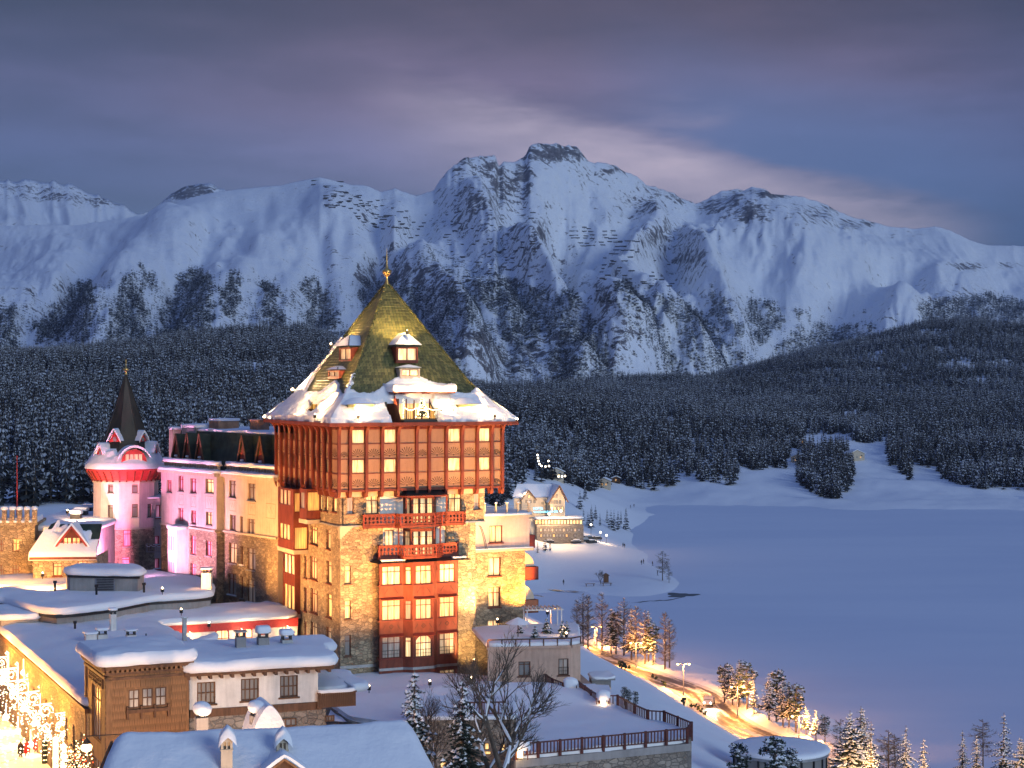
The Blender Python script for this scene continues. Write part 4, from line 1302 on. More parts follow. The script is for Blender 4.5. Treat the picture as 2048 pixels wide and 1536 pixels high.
mb.build('window_frame', MAT['red_paint'], bd)
for k in range(6):
  w_ = (r3[1]-r3[0])/6
  pane_obj(f3, r3[0]+w_*k+.05, r3[0]+w_*(k+1)-.05, r3[2], r3[3]-.08, -.08, ['pane_lit','pane_amber','pane_white_lit','pane_lit','pane_amber','pane_lit'][k], bd)
mb = MB()
f3.box(mb, r3[0]-.1, r3[1]+.2, r3[2]-.25, r3[2]-.05, 0, 1.75)
mb.build('balcony_floor', MAT['dark_metal'], bd)
mb = MB()
for zz in (.02, 1.05): f3.box(mb, r3[0], r3[1]+.2, r3[2]+zz, r3[2]+zz+.06, 1.68, 1.74)
for k in range(25):
  c = r3[0]+(r3[1]+.2-r3[0])*k/24
  wd = .035 if k % 6 == 0 else .015
  f3.box(mb, c-wd, c+wd, r3[2], r3[2]+1.06, 1.69, 1.73)
mb.build('balcony_railing', MAT['dark_metal'], bd)
gar = MB()
for k in range(60):
  a = r3[0]+(r3[1]-r3[0])*k/59; sag = abs(math.sin(k/59*math.pi*4))*.18
  bulb(gar, f3.P(a, r3[2]+1.12-sag+rgt.uniform(-.05,.05), 1.8), .055)
for k in range(14): bulb(gar, f3.P(r3[0]+.1+rgt.uniform(-.1,.1), r3[2]+.2+k*.14, 1.2), .05); bulb(gar, f3.P(r3[1]-.05+rgt.uniform(-.1,.1), r3[2]+.2+k*.14, 1.2), .05)
g_ = gar.build('light_garland', MAT['bulb_string'])
g_.location = T_.root.location; g_.rotation_euler = T_.root.rotation_euler
tag(g_, 'string of tiny warm lights draped over the railing of the roof balcony', 'garland')
xm = MB(); xc = Vector(f3.P((r3[0]+r3[1])/2-.3, r3[2], .9))
for t in range(6): xm.lathe(tuple(xc+Vector((0,0,.25+t*.32))), [(.62-t*.09, 0), (.30-.04*t, .26), (.02, .42)], 9, 0)
for k in range(150):
  h = rgt.random()**1.3; a = rgt.uniform(0, 6.28); r_ = .66*(1-h)+.05
  bulb(xm, xc+Vector((r_*math.cos(a), r_*math.sin(a), .2+h*1.95)), .06, 1)
x_ = xm.build('christmas_tree', [MAT['needles'], MAT['bulb_string']]); x_.location = T_.root.location; x_.rotation_euler = T_.root.rotation_euler
tag(x_, 'small christmas tree covered in lights on the roof balcony', 'christmas tree')
# the projecting box: panels, carved fans, pillars, lit blinds
PIL = [671.6, 697, 729.6, 761, 793, 830, 855, 889, 921, 951, 980, 1004.7]
pf = [min(max(TF.pix(p+ (2.2 if i else 3), 915)[0], .06), TW-.06) for i, p in enumerate(PIL)]
pf[0] = .10; pf[-1] = TW-.10
pl_ = [-(TL*(1-i/11)) for i in range(12)]     # left face: a = -v, from far to near
rows = [(ZB-5.95, ZB-4.62, 'w'), (ZB-7.62, ZB-6.02, 'f'), (ZB-9.02, ZB-7.70, 'w'), (ZB-10.55, ZB-9.10, 'f')]
rows = [(ZB-5.97, ZB-4.55, 'w'), (ZB-7.50, ZB-6.05, 'f'), (ZB-8.95, ZB-7.56, 'w'), (ZB-10.50, ZB-9.02, 'f')]
mb = MB()
mb.box(.12, TW-.12, .12, TL-.12, z_bot+.1, z_eave+.2)
mb.build('upper_storey_wall', MAT['panel_render'], T_.root)
fan_cache = {}
def fan_panel(face, a0, a1, z0, z1):
  wd = a1-a0; h = z1-z0; key = (round(wd, 1), round(h, 1))
  if key not in fan_cache:
    mb = MB(); wd_, h_ = key
    mb.box(-wd_/2, wd_/2, -.05, .0, 0, h_, 0)
    R_ = min(wd_*.49, h_*.66)
    for k in range(9):
      a = math.pi*(.05+.90*k/8)
      p0 = Vector((math.cos(a)*R_*.22, -.055, h_*.20+math.sin(a)*R_*.22)); p1 = Vector((math.cos(a)*R_, -.055, h_*.20+math.sin(a)*R_))
      d = (p1-p0).normalized(); n_ = Vector((-d.z, 0, d.x))
      mb.face([p0-n_*.012, p1-n_*.042, p1+n_*.042, p0+n_*.012][::-1], 1); mb.face([p0-n_*.012, p1-n_*.042, p1+n_*.042, p0+n_*.012], 1)
    mb.face([(-.09,-.056,h_*.12),(.09,-.056,h_*.12),(.09,-.056,h_*.21),(-.09,-.056,h_*.21)], 1)
    mb.face([(-R_,-.056,h_*.165),(R_,-.056,h_*.165),(R_,-.056,h_*.185),(-R_,-.056,h_*.185)], 1)
    me = bpy.data.meshes.new('carved_panel'); me.from_pydata(mb.v, [], mb.f)
    for q in ('panel_render', 'carve_dark'): me.materials.append(MAT[q])
    me.polygons.foreach_set('material_index', mb.m); me.update()
    fan_cache[key] = me
  o = put(bpy.data.objects.new('carved_panel', fan_cache[key]), T_.root)
  o.location = face.P((a0+a1)/2, z0, -.06); o.rotation_euler = (0, 0, math.atan2(face.e.y, face.e.x))
  o.scale = (wd/key[0], 1, h/key[1])
pan_cache = {}
def plain_panel(face, a0, a1, z0, z1):
  if 'p' not in pan_cache:
    mb = MB(); mb.box(-.5, .5, -.05, 0, 0, 1)
    me = bpy.data.meshes.new('wall_panel'); me.from_pydata(mb.v, [], mb.f); me.materials.append(MAT['panel_render']); me.update(); pan_cache['p'] = me
  o = put(bpy.data.objects.new('wall_panel', pan_cache['p']), T_.root)
  o.location = face.P((a0+a1)/2, z0, -.06); o.rotation_euler = (0, 0, math.atan2(face.e.y, face.e.x)); o.scale = (a1-a0, 1, z1-z0)
def pillar(face, a, first=[None]):
  if first[0] is None:
    mb = MB(); w2 = .15
    mb.box(-w2, w2, -.30, .0, z_bot-.05, z_eave-.25)
    prof = []
    for k in range(7):      # curved bracket swinging out under the eave
      t = k/6; prof.append((-.30-.62*(1-math.cos(t*math.pi/2)), z_eave-1.0+1.05*math.sin(t*math.pi/2)))
    for k in range(6):
      (y0, z0), (y1, z1) = prof[k], prof[k+1]
      mb.mesh([(-w2,y0,z0),(w2,y0,z0),(w2,y1,z1),(-w2,y1,z1),(-w2,0,z0+.0),(w2,0,z0),(w2,0,z1),(-w2,0,z1)],
          [(0,1,2,3),(0,3,7,4),(1,5,6,2)])
    # corbel below
    mb.mesh([(-w2,-.30,z_bot-.05),(w2,-.30,z_bot-.05),(w2,-.12,z_bot-.55),(-w2,-.12,z_bot-.55),(-w2,.75,z_bot-.02),(w2,.75,z_bot-.02),(w2,.55,z_bot-.62),(-w2,.55,z_bot-.62)],
        [(0,3,2,1),(3,7,6,2),(0,4,7,3),(1,2,6,5)])
    me = bpy.data.meshes.new('pillar'); me.from_pydata(mb.v, [], mb.f); me.materials.append(MAT['red_paint']); me.update(); first[0] = me
  o = put(bpy.data.objects.new('pillar', first[0]), T_.root)
  p = face.P(a, 0, .02); o.location = p; o.rotation_euler = (0, 0, math.atan2(face.e.y, face.e.x))
  return o
for a in pf: pillar(TF, a)
for a in pl_[:-1]: pillar(TLf, a-.0 if a != 0 else a)
LIT = {1, 3, 7, 9}
for i in range(11):
  a0, a1 = pf[i]+.15, pf[i+1]-.15
  for (z0, z1, kd) in rows:
    if kd == 'f': fan_panel(TF, a0, a1, z0, z1)
    elif i in LIT:
      window(TF, (a0+.08, a1-.02, z0, z1), 'pane_lit', cols=1, transom=0, rev=.10, fw=.06, sill=False, off=.02)
    else: plain_panel(TF, a0, a1, z0, z1)
LITL = {1, 3, 5, 7, 9}
for i in range(11):
  a0, a1 = pl_[i]+.15, pl_[i+1]-.15
  for (z0, z1, kd) in rows:
    if kd == 'f': fan_panel(TLf, a0, a1, z0, z1)
    elif i in LITL: window(TLf, (a0+.3, a1-.05, z0, z1), 'pane_lit' if (i+int(z0)) % 3 else 'pane_amber', cols=1, transom=0, rev=.10, fw=.06, sill=False, off=.02)
    else: plain_panel(TLf, a0, a1, z0, z1)
mb = MB()
for z in (ZB-6.01, ZB-7.53, ZB-8.985):
  TF.box(mb, .1, TW-.1, z-.035, z+.035, -.05, .045); TLf.box(mb, -TL+.1, -.1, z-.035, z+.035, -.05, .045)
for z in (z_bot+.12, z_eave-.16):
  TF.box(mb, .0, TW, z-.12, z+.12, -.05, .10); TLf.box(mb, -TL, -.104, z-.12, z+.12, -.05, .10)
mb.box(.1, TW-.1, .1, TL-.1, z_bot-.02, z_bot+.08)
mb.build('storey_band', MAT['red_paint'], T_.root)
# the stone body
VB = .75          # front plane of the body
UB = .55          # left plane
BF = T_.front(VB); BL = T_.left(UB)
zt = z_bot; zmid = BF.pix(830, 1047)[1]
UR1 = BF.pix(969, 1010)[0]; UR2 = BF.pix(951, 1200)[0]
holes_u = [BF.rect(694, 990, 708, 1029), BF.rect(732, 990, 757, 1028), BF.rect(898, 986, 923, 1024), BF.rect(948, 985, 960, 1020)]
recA = BF.rect(764, 984, 893, 1038)       # white recess round the bay
recA = (BF.pix(760, 1000)[0], BF.pix(896, 1000)[0], zmid+.02, zt-.35)
mb = MB()
BF.wall(mb, UB, UR1, zmid, zt-.55, holes_u+[(recA[0], recA[1], zmid, recA[3])], rev=.35, m=0)
BF.wall(mb, UB, UR1, zt-.55, zt+.05, [], m=1, off=.03)
rowsY = [(1131, 1168), (1201, 1238), (1270, 1312)]
holes_l = [BF.rect(690, a, 702, b) for a, b in rowsY]
recB = (BF.pix(766, 1080)[0], BF.pix(893, 1080)[0], BF.pix(830, 1113)[1], zmid)
oa, ob = BF.pix(757, 1200)[0], BF.pix(914, 1200)[0]
zlow = 0.0
oriel_top = BF.pix(830, 1113)[1]
BF.wall(mb, UB, UR2, zlow-1.5, zmid, holes_l+[recB, (oa+.1, ob-.1, zlow-1.5, oriel_top)], rev=.35, m=0)
# left face of the body
lw = {'A': [(637,985,644,1020),(649,986,656,1022),(664,989,673,1024)],
   '0': [(607,1052,614,1086),(621,1053,635,1089),(652,1059,661,1098)],
   '1': [(608,1112,614,1156),(620,1114,635,1159),(653,1122,663,1167)],
   '2': [(608,1175,614,1222),(621,1178,635,1226),(653,1188,663,1235)],
   '3': [(608,1243,614,1288),(621,1245,635,1290),(652,1254,662,1300)]}
hl = [(k, BL.rect(*r)) for k, rs in lw.items() for r in rs]
BL.wall(mb, -TL, -VB, zlow-1.5, zt+.05, [h for _, h in hl], rev=.35, m=0)
# right flank and back
mb.face([(UR1, VB, zmid), (UR1, TL, zmid), (UR1, TL, zt), (UR1, VB, zt)]); mb.face([(UR2, VB, -1.5), (UR2, TL, -1.5), (UR2, TL, zmid), (UR2, VB, zmid)])
mb.face([(UR1, VB, zmid), (UR2, VB, zmid), (UR2, TL, zmid), (UR1, TL, zmid)])
mb.build('stone_wall', [MAT['rubble_stone'], MAT['cream_plaster']], T_.root)
# shuttered niches: blinds
for r in (holes_u[0], holes_u[3]): window(BF, r, 'pane_curtain', cols=1, transom=0, fm='panel_render')
window(BF, holes_u[1], 'pane_lit', cols=2, transom=.30, rail=False); window(BF, holes_u[2], 'pane_lit', cols=2, transom=.30)
for i, h in enumerate(holes_l): window(BF, h, ['pane_lit', 'pane_lit', 'pane_dark'][i], cols=1, transom=.3, fw=.07)
for k, h in hl:
  wdh = h[1]-h[0]
  window(BL, h, rng.choice(['pane_soft', 'pane_lit', 'pane_curtain', 'pane_soft']) if k != 'A' else 'pane_lit', cols=3 if wdh > 1.9 else 1, transom=.22, fm='red_paint')
# string courses
mb = MB()
BF.box(mb, UB-.06, UR1+.1, zmid-.12, zmid+.04, -.1, .14); BL.box(mb, -TL+.1, -VB+.1, zmid-.12, zmid+.04, -.1, .14)
BF.box(mb, UB-.02, BF.pix(752, 1330)[0], BF.pix(700, 1337)[1], BF.pix(700, 1331)[1], -.1, .07)
mb.build('string_course', MAT['zinc'], T_.root)
# corner corbel that carries the wider upper corner
mb = MB()
a = BF.pix(691, 1078)
for i in range(8):
  t = i/8; z0 = a[1]+(zmid-a[1])*t; wdt = .15+1.3*t
  mb.box(UB-.10*t-.02, UB+wdt, VB-.26*t-.03, VB+.5, z0, z0+(zmid-a[1])/8)
mb.build('corner_corbel', MAT['cream_plaster'], T_.root)
# downpipe at the corner
mb = MB(); mb.tube([(UB+.25, VB-.12, zt-.6), (UB+.25, VB-.12, zmid+.1)], .05, 6); mb.build('downpipe', MAT['dark_metal'], T_.root)
# white recesses, bay A, balconies
def recess(rec, dep, nm, fmmat='white_plaster'):
  f = T_.front(VB+dep); mb = MB()
  return f
fA = T_.front(VB+.32)
mb = MB()
fA.wall(mb, recA[0], recA[1], zmid, recA[3], [], m=0)
fB = T_.front(VB+.32)
doorB = fB.rect(765+4, 1060, 787, 1096)
fB.wall(mb, recB[0], recB[1], recB[2], zmid, [doorB], rev=.1, m=0)
mb.build('plaster_wall', MAT['white_plaster'], T_.root)
window(fB, doorB, 'pane_white_lit', cols=2, transom=0, rev=.1, sill=False, name='balcony_door')
def bay(fc, a0, a1, z0, z1, proj, cant, name='bay', mat='pane_lit', centre='pane_white_lit'):
  """a glazed three part bay window standing out from the wall"""
  p0 = Vector((fc.o.x+a0, fc.o.y)); p1 = Vector((fc.o.x+a0+cant, fc.o.y-proj)); p2_ = Vector((fc.o.x+a1-cant, fc.o.y-proj)); p3 = Vector((fc.o.x+a1, fc.o.y))
  for (A, Bq, n, mt_) in ((p0, p1, 1, 'pane_soft'), (p1, p2_, 3, mat), (p2_, p3, 1, mat)):
    f = Face(T_, A, Bq-A); L = (Bq-A).length; mb = MB()
    hw = [(.12+(L-.24)*k/n+.06, .12+(L-.24)*(k+1)/n-.06, z0+.12, z1-.25) for k in range(n)]
    f.wall(mb, 0, L, z0, z1, hw, rev=.12)
    mb.build('bay_wall', MAT['red_paint'], T_.root)
    for q, h in enumerate(hw): window(f, h, centre if (n == 3 and q == 1) else mt_, cols=1, transom=.24, rev=.12, fw=.06, sill=False)
bA0 = fA.pix(806, 1010)[0]; bA1 = fA.pix(872, 1010)[0]
bay(fA, bA0, bA1, zmid, BF.pix(838, 990)[1], .9, .55)
bay(fB, bA0, bA1, recB[2], BF.pix(838, 1056)[1], .9, .55, mat='pane_white_lit')
# small hipped roof above bay A
mb = MB()
zr = BF.pix(838, 989)[1]
c0 = [(bA0-.9, VB+.3), (bA0-.3, VB-1.45), (bA1+.5, VB-1.45), (bA1+1.2, VB+.3)]
c1 = [(bA0-.1, VB+.3), (bA0+.2, VB-.3), (bA1-.1, VB-.3), (bA1+.3, VB+.3)]
for i in range(3): mb.face([(*c0[i], zr), (*c0[i+1], zr), (*c1[i+1], zr+.55), (*c1[i], zr+.55)])
mb.face([(*p, zr) for p in c0][::-1]); mb.face([(*p, zr+.55) for p in c1])
mb.build('bay_roof', MAT['dark_metal'], T_.root)
mb = MB()
for i in range(3):
  a_ = Vector((*c0[i], zr-.09)); b_ = Vector((*c0[i+1], zr-.09)); mb.bar(a_, b_, .16, .18)
for q in (1, 2): mb.bar((c0[q][0], c0[q][1]+.15, zr-.15), (c0[q][0], c0[q][1]+.15, zmid), .14)
mb.build('bay_cornice', MAT['red_paint'], T_.root)
def balcony(pts, z, rail_h=1.05, slab_h=.22, back_v=VB, name='balcony'):
  """pts: plan polyline of the balustrade from left wall to right wall"""
  root = thing_part(name, T_.root)
  mb = MB()
  poly = [(p[0], p[1]) for p in pts]
  full = poly+[(poly[-1][0], back_v), (poly[0][0], back_v)]
  mb.prism(full, z-slab_h, z); mb.build('balcony_floor', MAT['dark_metal'], root)
  for A, Bq in zip(pts[:-1], pts[1:]):
    A = Vector(A); Bq = Vector(Bq); L = (Bq-A).length
    if L < .2: continue
    f = Face(T_, A, Bq-A); mb = MB()
    n = max(1, round(L/.42)); w_ = L/n
    hs = []
    for k in range(n):
      for (h0, h1) in ((.16, .40), (.52, .82)):
        hs.append((w_*k+.09, w_*(k+1)-.09, z+h0, z+h1))
    f.wall(mb, 0, L, z-.05, z+rail_h, hs, rev=.08)
    f.wall(mb, 0, L, z-.05, z+rail_h, hs, rev=.0, off=-.08)
    # chamfer the openings so they read as round cut-outs
    for h in hs:
      c = .075
      for (x, y, sx, sy) in ((h[0], h[2], 1, 1), (h[1], h[2], -1, 1), (h[1], h[3], -1, -1), (h[0], h[3], 1, -1)):
        mb.face([f.P(x, y, -.01), f.P(x+sx*c, y, -.01), f.P(x, y+sy*c, -.01)])
    f.box(mb, -.03, L+.03, z+rail_h, z+rail_h+.08, -.14, .06)
    f.box(mb, -.02, L+.02, z-.30, z-.05, -.10, .05)
    mb.build('balustrade', MAT['red_paint'], root)
    mb = MB(); f.box(mb, -.05, .09, z-.05, z+rail_h+.02, -.11, .045); f.box(mb, L-.09, L+.05, z-.05, z+rail_h+.02, -.11, .045); mb.build('post', MAT['dark_red_paint'], root)
  return root
zA = zmid+.05
ax = lambda px, v, py=1038: T_.front(v).pix(px, py)[0]
balcony([(ax(726, VB), VB-.05), (ax(727, VB-1.0), VB-1.0), (ax(790, VB-1.0), VB-1.0), (ax(800, VB-1.7), VB-1.75), (ax(870, VB-1.75), VB-1.75), (ax(884, VB-1.0), VB-1.0), (ax(926, VB-1.0), VB-1.0), (ax(930, VB), VB-.05)], zA)
zBq = T_.front(VB-1.5).pix(830, 1113)[1]+.1
balcony([(ax(756, VB, 1100), VB-.05), (ax(757, VB-1.0, 1100), VB-1.15), (ax(795, VB-1.0, 1100), VB-1.15), (ax(806, VB-1.7, 1100), VB-1.9), (ax(872, VB-1.75, 1100), VB-1.9), (ax(884, VB-1.0, 1100), VB-1.15), (ax(912, VB-1.0, 1100), VB-1.15), (ax(916, VB, 1100), VB-.05)], zBq)
mb = MB()
for px_ in (797, 822, 868, 880):
  u_ = ax(px_, VB-1.3, 1080); mb.bar((u_, VB-1.35, zBq+.9), (u_, VB-1.35, zA-.25), .12)
mb.build('post', MAT['red_paint'], T_.root)
# black skirt roof under balcony B
mb = MB()
s0 = [(oa-1.0, VB-.0), (oa-.75, VB-2.0), (ob+.75, VB-2.0), (ob+1.2, VB)]
s1 = [(oa-.2, VB), (oa-.1, VB-1.2), (ob+.1, VB-1.2), (ob+.2, VB)]
zk = zBq-.62
for i in range(3): mb.face([(*s0[i], zk), (*s0[i+1], zk), (*s1[i+1], zk+.35), (*s1[i], zk+.35)])
mb.face([(*p, zk) for p in s0][::-1])
sk = mb.build('skirt_roof', MAT['dark_metal'], T_.root)
mb = MB(); mb.box(oa-.3, oa+2.2, VB-1.75, VB-1.2, zk+.18, zk+.34); mb.build('ledge_snow', MAT['snow'], sk); mb = MB(); mb.box(ob-1.2, ob+.3, VB-1.75, VB-1.2, zk+.18, zk+.34); mb.build('ledge_snow', MAT['snow'], sk)
# the tall red oriel
VO = VB-1.25
def seg(px, v, py=1250): return T_.front(v).pix(px, py)[0]
o_pts = [(seg(757, VB), VB), (seg(759, VO), VO), (seg(806, VO), VO), (seg(826, VO-.55), VO-.55), (seg(868, VO-.55), VO-.55), (seg(874, VO), VO), (seg(914, VO), VO), (seg(916, VB), VB)]
ztop = zk-.02
YR = [(1130, 1168), (1197, 1238), (1270, 1313), (1344, 1368)]
zr_ = [(T_.front(VO).pix(830, b)[1], T_.front(VO).pix(830, a)[1]) for a, b in YR]
panes = [['pane_dark', 'pane_white_lit', 'pane_lit', 'pane_lit', None, 'pane_white_lit', None],
    ['pane_curtain', 'pane_soft', 'pane_curtain', 'pane_soft', None, 'pane_lit', None],
    ['pane_curtain', 'pane_curtain', 'pane_white_lit', 'pane_white_lit', None, 'pane_soft', None],
    ['pane_soft', 'pane_soft', 'pane_lit', 'pane_white_lit', None, 'pane_soft', None]]
for i in range(7):
  A = Vector(o_pts[i]); Bq = Vector(o_pts[i+1]); f = Face(T_, A, Bq-A); L = (Bq-A).length
  mb = MB(); hs = []; wl = []
  for r_, (z0, z1) in enumerate(zr_):
    p = panes[r_][i]
    if p is None: continue
    big = i in (1, 3, 5)
    m0 = .26 if big else .18
    h = (m0, L-m0, z0, z1-(0 if big else .12)); hs.append(h); wl.append((h, p, big, r_))
  f.wall(mb, 0, L, -1.5, ztop, hs, rev=.16)
  mb.build('oriel_wall', MAT['red_paint'], T_.root)
  for h, p, big, r_ in wl:
    arch = (r_ == 2 and i == 3)
    w_ = window(f, h, p, cols=3 if big else 1, transom=.30 if big and not arch else (.35 if arch else .2), rev=.16, fw=.08, fm='red_paint' if not arch else 'window_frame', sillm='dark_red_paint', arch=arch, rail=big and r_ == 2)
  if i in (1, 3, 5):
    for r_ in (0, 1):
      z0 = zr_[r_][0]; zn = zr_[r_+1][1]
      mb = MB(); zc = (z0+zn)/2+.1
      # little tiled hood over the window below
      q = [f.P(.05, zn+.28, .0), f.P(L-.05, zn+.28, .0), f.P(L-.0, zn+.06, .42), f.P(.0, zn+.06, .42)]
      mb.face([q[3], q[2], q[1], q[0]]); mb.face([q[0], q[1], f.P(L, zn+.02, .40), f.P(0, zn+.02, .40)]); mb.face([q[3], q[2], f.P(L, zn+.0, .40), f.P(0, zn, .40)][::-1])
      mb.build('window_hood', MAT['dark_red_paint'], T_.root)
      mb = MB(); cx_ = L/2; zc = (z0+zn+.35)/2
      if r_ == 0:
        for s_ in (-1, 1):
          mb.face([f.P(cx_+s_*.75, zc-.28, .012), f.P(cx_+s_*.68, zc-.28, .012), f.P(cx_+s_*.33, zc+.22, .012), f.P(cx_+s_*.40, zc+.22, .012)])
      else:
        d = .26
        for s_ in (-1, 1):
          for t_ in (-1, 1):
            mb.face([f.P(cx_+s_*d, zc, .012), f.P(cx_, zc+t_*d, .012), f.P(cx_, zc+t_*(d-.09), .012), f.P(cx_+s_*(d-.09), zc, .012)])
        mb.face([f.P(cx_-.07, zc, .012), f.P(cx_, zc-.07, .012), f.P(cx_+.07, zc, .012), f.P(cx_, zc+.07, .012)])
        for s_ in (-1, 1):
          mb.face([f.P(cx_+s_*.95, zc-.25, .012), f.P(cx_+s_*.89, zc-.25, .012), f.P(cx_+s_*.60, zc+.2, .012), f.P(cx_+s_*.66, zc+.2, .012)])
      mb.build('carved_ornament', MAT['carve_dark'], T_.root)
mb = MB()
zb_ = T_.front(VO).pix(830, 1335)[1]
for i in range(7):
  A = Vector(o_pts[i]); Bq = Vector(o_pts[i+1]); f = Face(T_, A, Bq-A); L = (Bq-A).length
  f.box(mb, -.03, L+.03, zb_-.12, zb_+.14, -.1, .05)
mb.build('oriel_band', MAT['zinc'], T_.root)
# red oriels on the left side
def side_oriel(px0, px1, y0, y1, proj, wins, endwin=None, name='side_oriel'):
  u0 = UB-proj; f = T_.left(u0)
  a0 = f.pix(px0, (y0+y1)/2)[0]; a1 = f.pix(px1, (y0+y1)/2)[0]; xm = (px0+px1)/2
  z0 = f.pix(xm, y1)[1]; z1 = min(f.pix(xm, y0)[1], zt-.05)
  rt = thing_part(name, T_.root); mb = MB()
  hs = [f.rect(*w[:4]) for w in wins]
  f.wall(mb, a0, a1, z0, z1, hs, rev=.15)
  fe = Face(T_, (u0, -a1), (1, 0)); hh = [(.15, proj-.12, f.pix(xm, e[1])[1], f.pix(xm, e[0])[1]) for e in (endwin or [])]
  fe.wall(mb, 0, proj, z0, z1, hh, rev=.1)
  mb.face([(u0, -a0, z0), (UB, -a0, z0), (UB, -a1, z0), (u0, -a1, z0)]); mb.face([(u0, -a0, z1), (u0, -a1, z1), (UB, -a1, z1), (UB, -a0, z1)])
  mb.build('oriel_wall', MAT['red_paint'], rt)
  for h, w in zip(hs, wins):
    mbw = MB(); n = w[4]
    for k in range(n+1):
      c = h[0]+(h[1]-h[0])*k/n; f.box(mbw, c-.07, c+.07, h[2], h[3], -.12, 0)
    f.box(mbw, h[0], h[1], h[3]-.1, h[3], -.12, .004); f.box(mbw, h[0], h[1], h[2], h[2]+.08, -.12, .004)
    mbw.build('window_frame', MAT['red_paint'], rt); pane_obj(f, h[0], h[1], h[2], h[3], -.11, w[5], rt)
  for h in hh: pane_obj(fe, h[0], h[1], h[2], h[3], -.08, 'pane_amber', rt)
  mb = MB(); f.box(mb, a0-.1, a1+.1, z0-.45, z0-.02, -proj, .05); mb.build('corbel', MAT['cream_plaster'], rt)
side_oriel(556, 587, 976, 1096, 1.6, [(559,978,581,1010,3,'pane_soft'), (559,1046,580,1079,3,'pane_lit')], [(984,1020),(1052,1094)])
side_oriel(599, 613, 976, 1038, 1.5, [(600,983,609,1018,1,'pane_curtain')], [(984,1020)])
side_oriel(566, 590, 1104, 1224, .6, [(568,1108,589,1148,3,'pane_white_lit'), (568,1168,589,1218,3,'pane_lit')])
# quoins and awning-like white corbel between the side windows left out of plumb in the photograph
# the lower right wing
RF = T_.front(VB+2.2)
RW = RF
ra0 = UR2-.1; ra1 = RF.pix(1050, 1200)[0]; rb1 = RF.pix(1058, 1060)[0]
zr1 = RF.pix(1000, 1036)[1]; zr2 = RF.pix(1000, 1098)[1]; zr0 = RF.pix(1000, 1335)[1]
w_up = RF.rect(978, 1051, 1004, 1085)
w_dn = [RF.rect(977, 1115, 1002, 1152), RF.rect(977, 1174, 1001, 1214), RF.rect(976, 1240, 1001, 1282)]
mb = MB()
RF.wall(mb, ra0, rb1, zr2, zr1, [w_up], rev=.3, m=1, off=.12)
RF.wall(mb, ra0, ra1, zr0-2, zr2, w_dn, rev=.4, m=0)
for a, z0, z1, mm, of in ((rb1, zr2, zr1, 1, .12), (ra1, zr0-2, zr2, 0, 0)):
  mb.face([RF.P(a, z0, of), RF.P(a, z0, -14), RF.P(a, z1, -14), RF.P(a, z1, of)], mm)
mb.face([RF.P(ra0, zr1, .12), RF.P(rb1, zr1, .12), RF.P(rb1, zr1, -14), RF.P(ra0, zr1, -14)], 1)
mb.build('side_wing_wall', [MAT['rubble_stone'], MAT['pale_pink_plaster']], T_.root)
window(RF, w_up, 'pane_lit', cols=2, transom=0, rev=.25, off=.12, fm='red_paint')
for i, h in enumerate(w_dn): window(RF, h, ['pane_lit', 'pane_lit', 'pane_white_lit'][i], cols=2, transom=[0, .3, .3][i], rev=.35, fm='red_paint', rail=(i == 2))
mb = MB(); RF.box(mb, ra0, rb1+.5, zr1, zr1+.28, -14, .45); RF.box(mb, ra0, rb1+.35, zr2-.22, zr2+.02, -14, .55)
mb.build('cornice', MAT['cream_plaster'], T_.root)
snow_on(T_, [RF.P(ra0+.1, 0, .4)[:2], RF.P(rb1+.45, 0, .4)[:2], RF.P(rb1+.45, 0, -13)[:2], RF.P(ra0+.1, 0, -13)[:2]], zr1+.28, thick=.3, over=.08, rough=.08)
mb = MB(); RF.box(mb, ra0+.3, rb1+.3, zr2+.02, zr2+.14, .13, .5); mb.build('ledge_snow', MAT['snow'], T_.root)
for k in range(6):
  a = ra0+.8+(rb1-ra0-.9)*k/5
  mb = MB(); RF.box(mb, a-.09, a+.09, zr1+.3, zr1+1.55, .05, .23); RF.box(mb, a-.12, a+.12, zr1+1.55, zr1+1.68, .02, .26, 1); mb.build('railing_post', [MAT['cream_plaster'], MAT['snow']], T_.root)
mb = MB()
for z in (.75, 1.0, 1.25): RF.box(mb, ra0+.3, rb1+.2, zr1+z, zr1+z+.03, .12, .15)
mb.build('terrace_railing', MAT['zinc'], T_.root)
# balconies on the lake side with their domed awnings
for py0, py1, mm in ((1070, 1096, 'dark_red_paint'), (1134, 1160, 'dark_red_paint'), (1200, 1226, 'terracotta')):
  u0 = (rb1 if py0 < 1100 else ra1); v0 = VB+3.2
  f = T_.front(v0)
  z1 = f.pix(1062, py0)[1]; z0 = f.pix(1062, py1)[1]; u1 = f.pix(1077 if py0 > 1100 else 1070, py1)[0]
  mb = MB(); mb.box(u0, u1, v0, v0+5, z0, z0+.2); mb.box(u0, u1, v0, v0+.1, z0, z1); mb.box(u1-.1, u1, v0, v0+5, z0, z1+.004)
  bb = mb.build('side_balcony', MAT[mm], T_.root)
  mb = MB(); n = 8; rr = (u1-u0)*.82
  for k in range(n):
    a0_ = math.pi/2*k/n; a1_ = math.pi/2*(k+1)/n
    p0 = (u0+rr*math.sin(a0_), z1+rr*.95*math.cos(a0_)+.05); p1 = (u0+rr*math.sin(a1_), z1+rr*.95*math.cos(a1_)+.05)
    mb.face([(p0[0], v0+.3, p0[1]), (p1[0], v0+.3, p1[1]), (p1[0], v0+4.6, p1[1]), (p0[0], v0+4.6, p0[1])])
    mb.face([(u0, v0+.3, z1+.05), (p1[0], v0+.3, p1[1]), (p0[0], v0+.3, p0[1])])
  mb.build('awning', MAT['cream_awning'], bb)
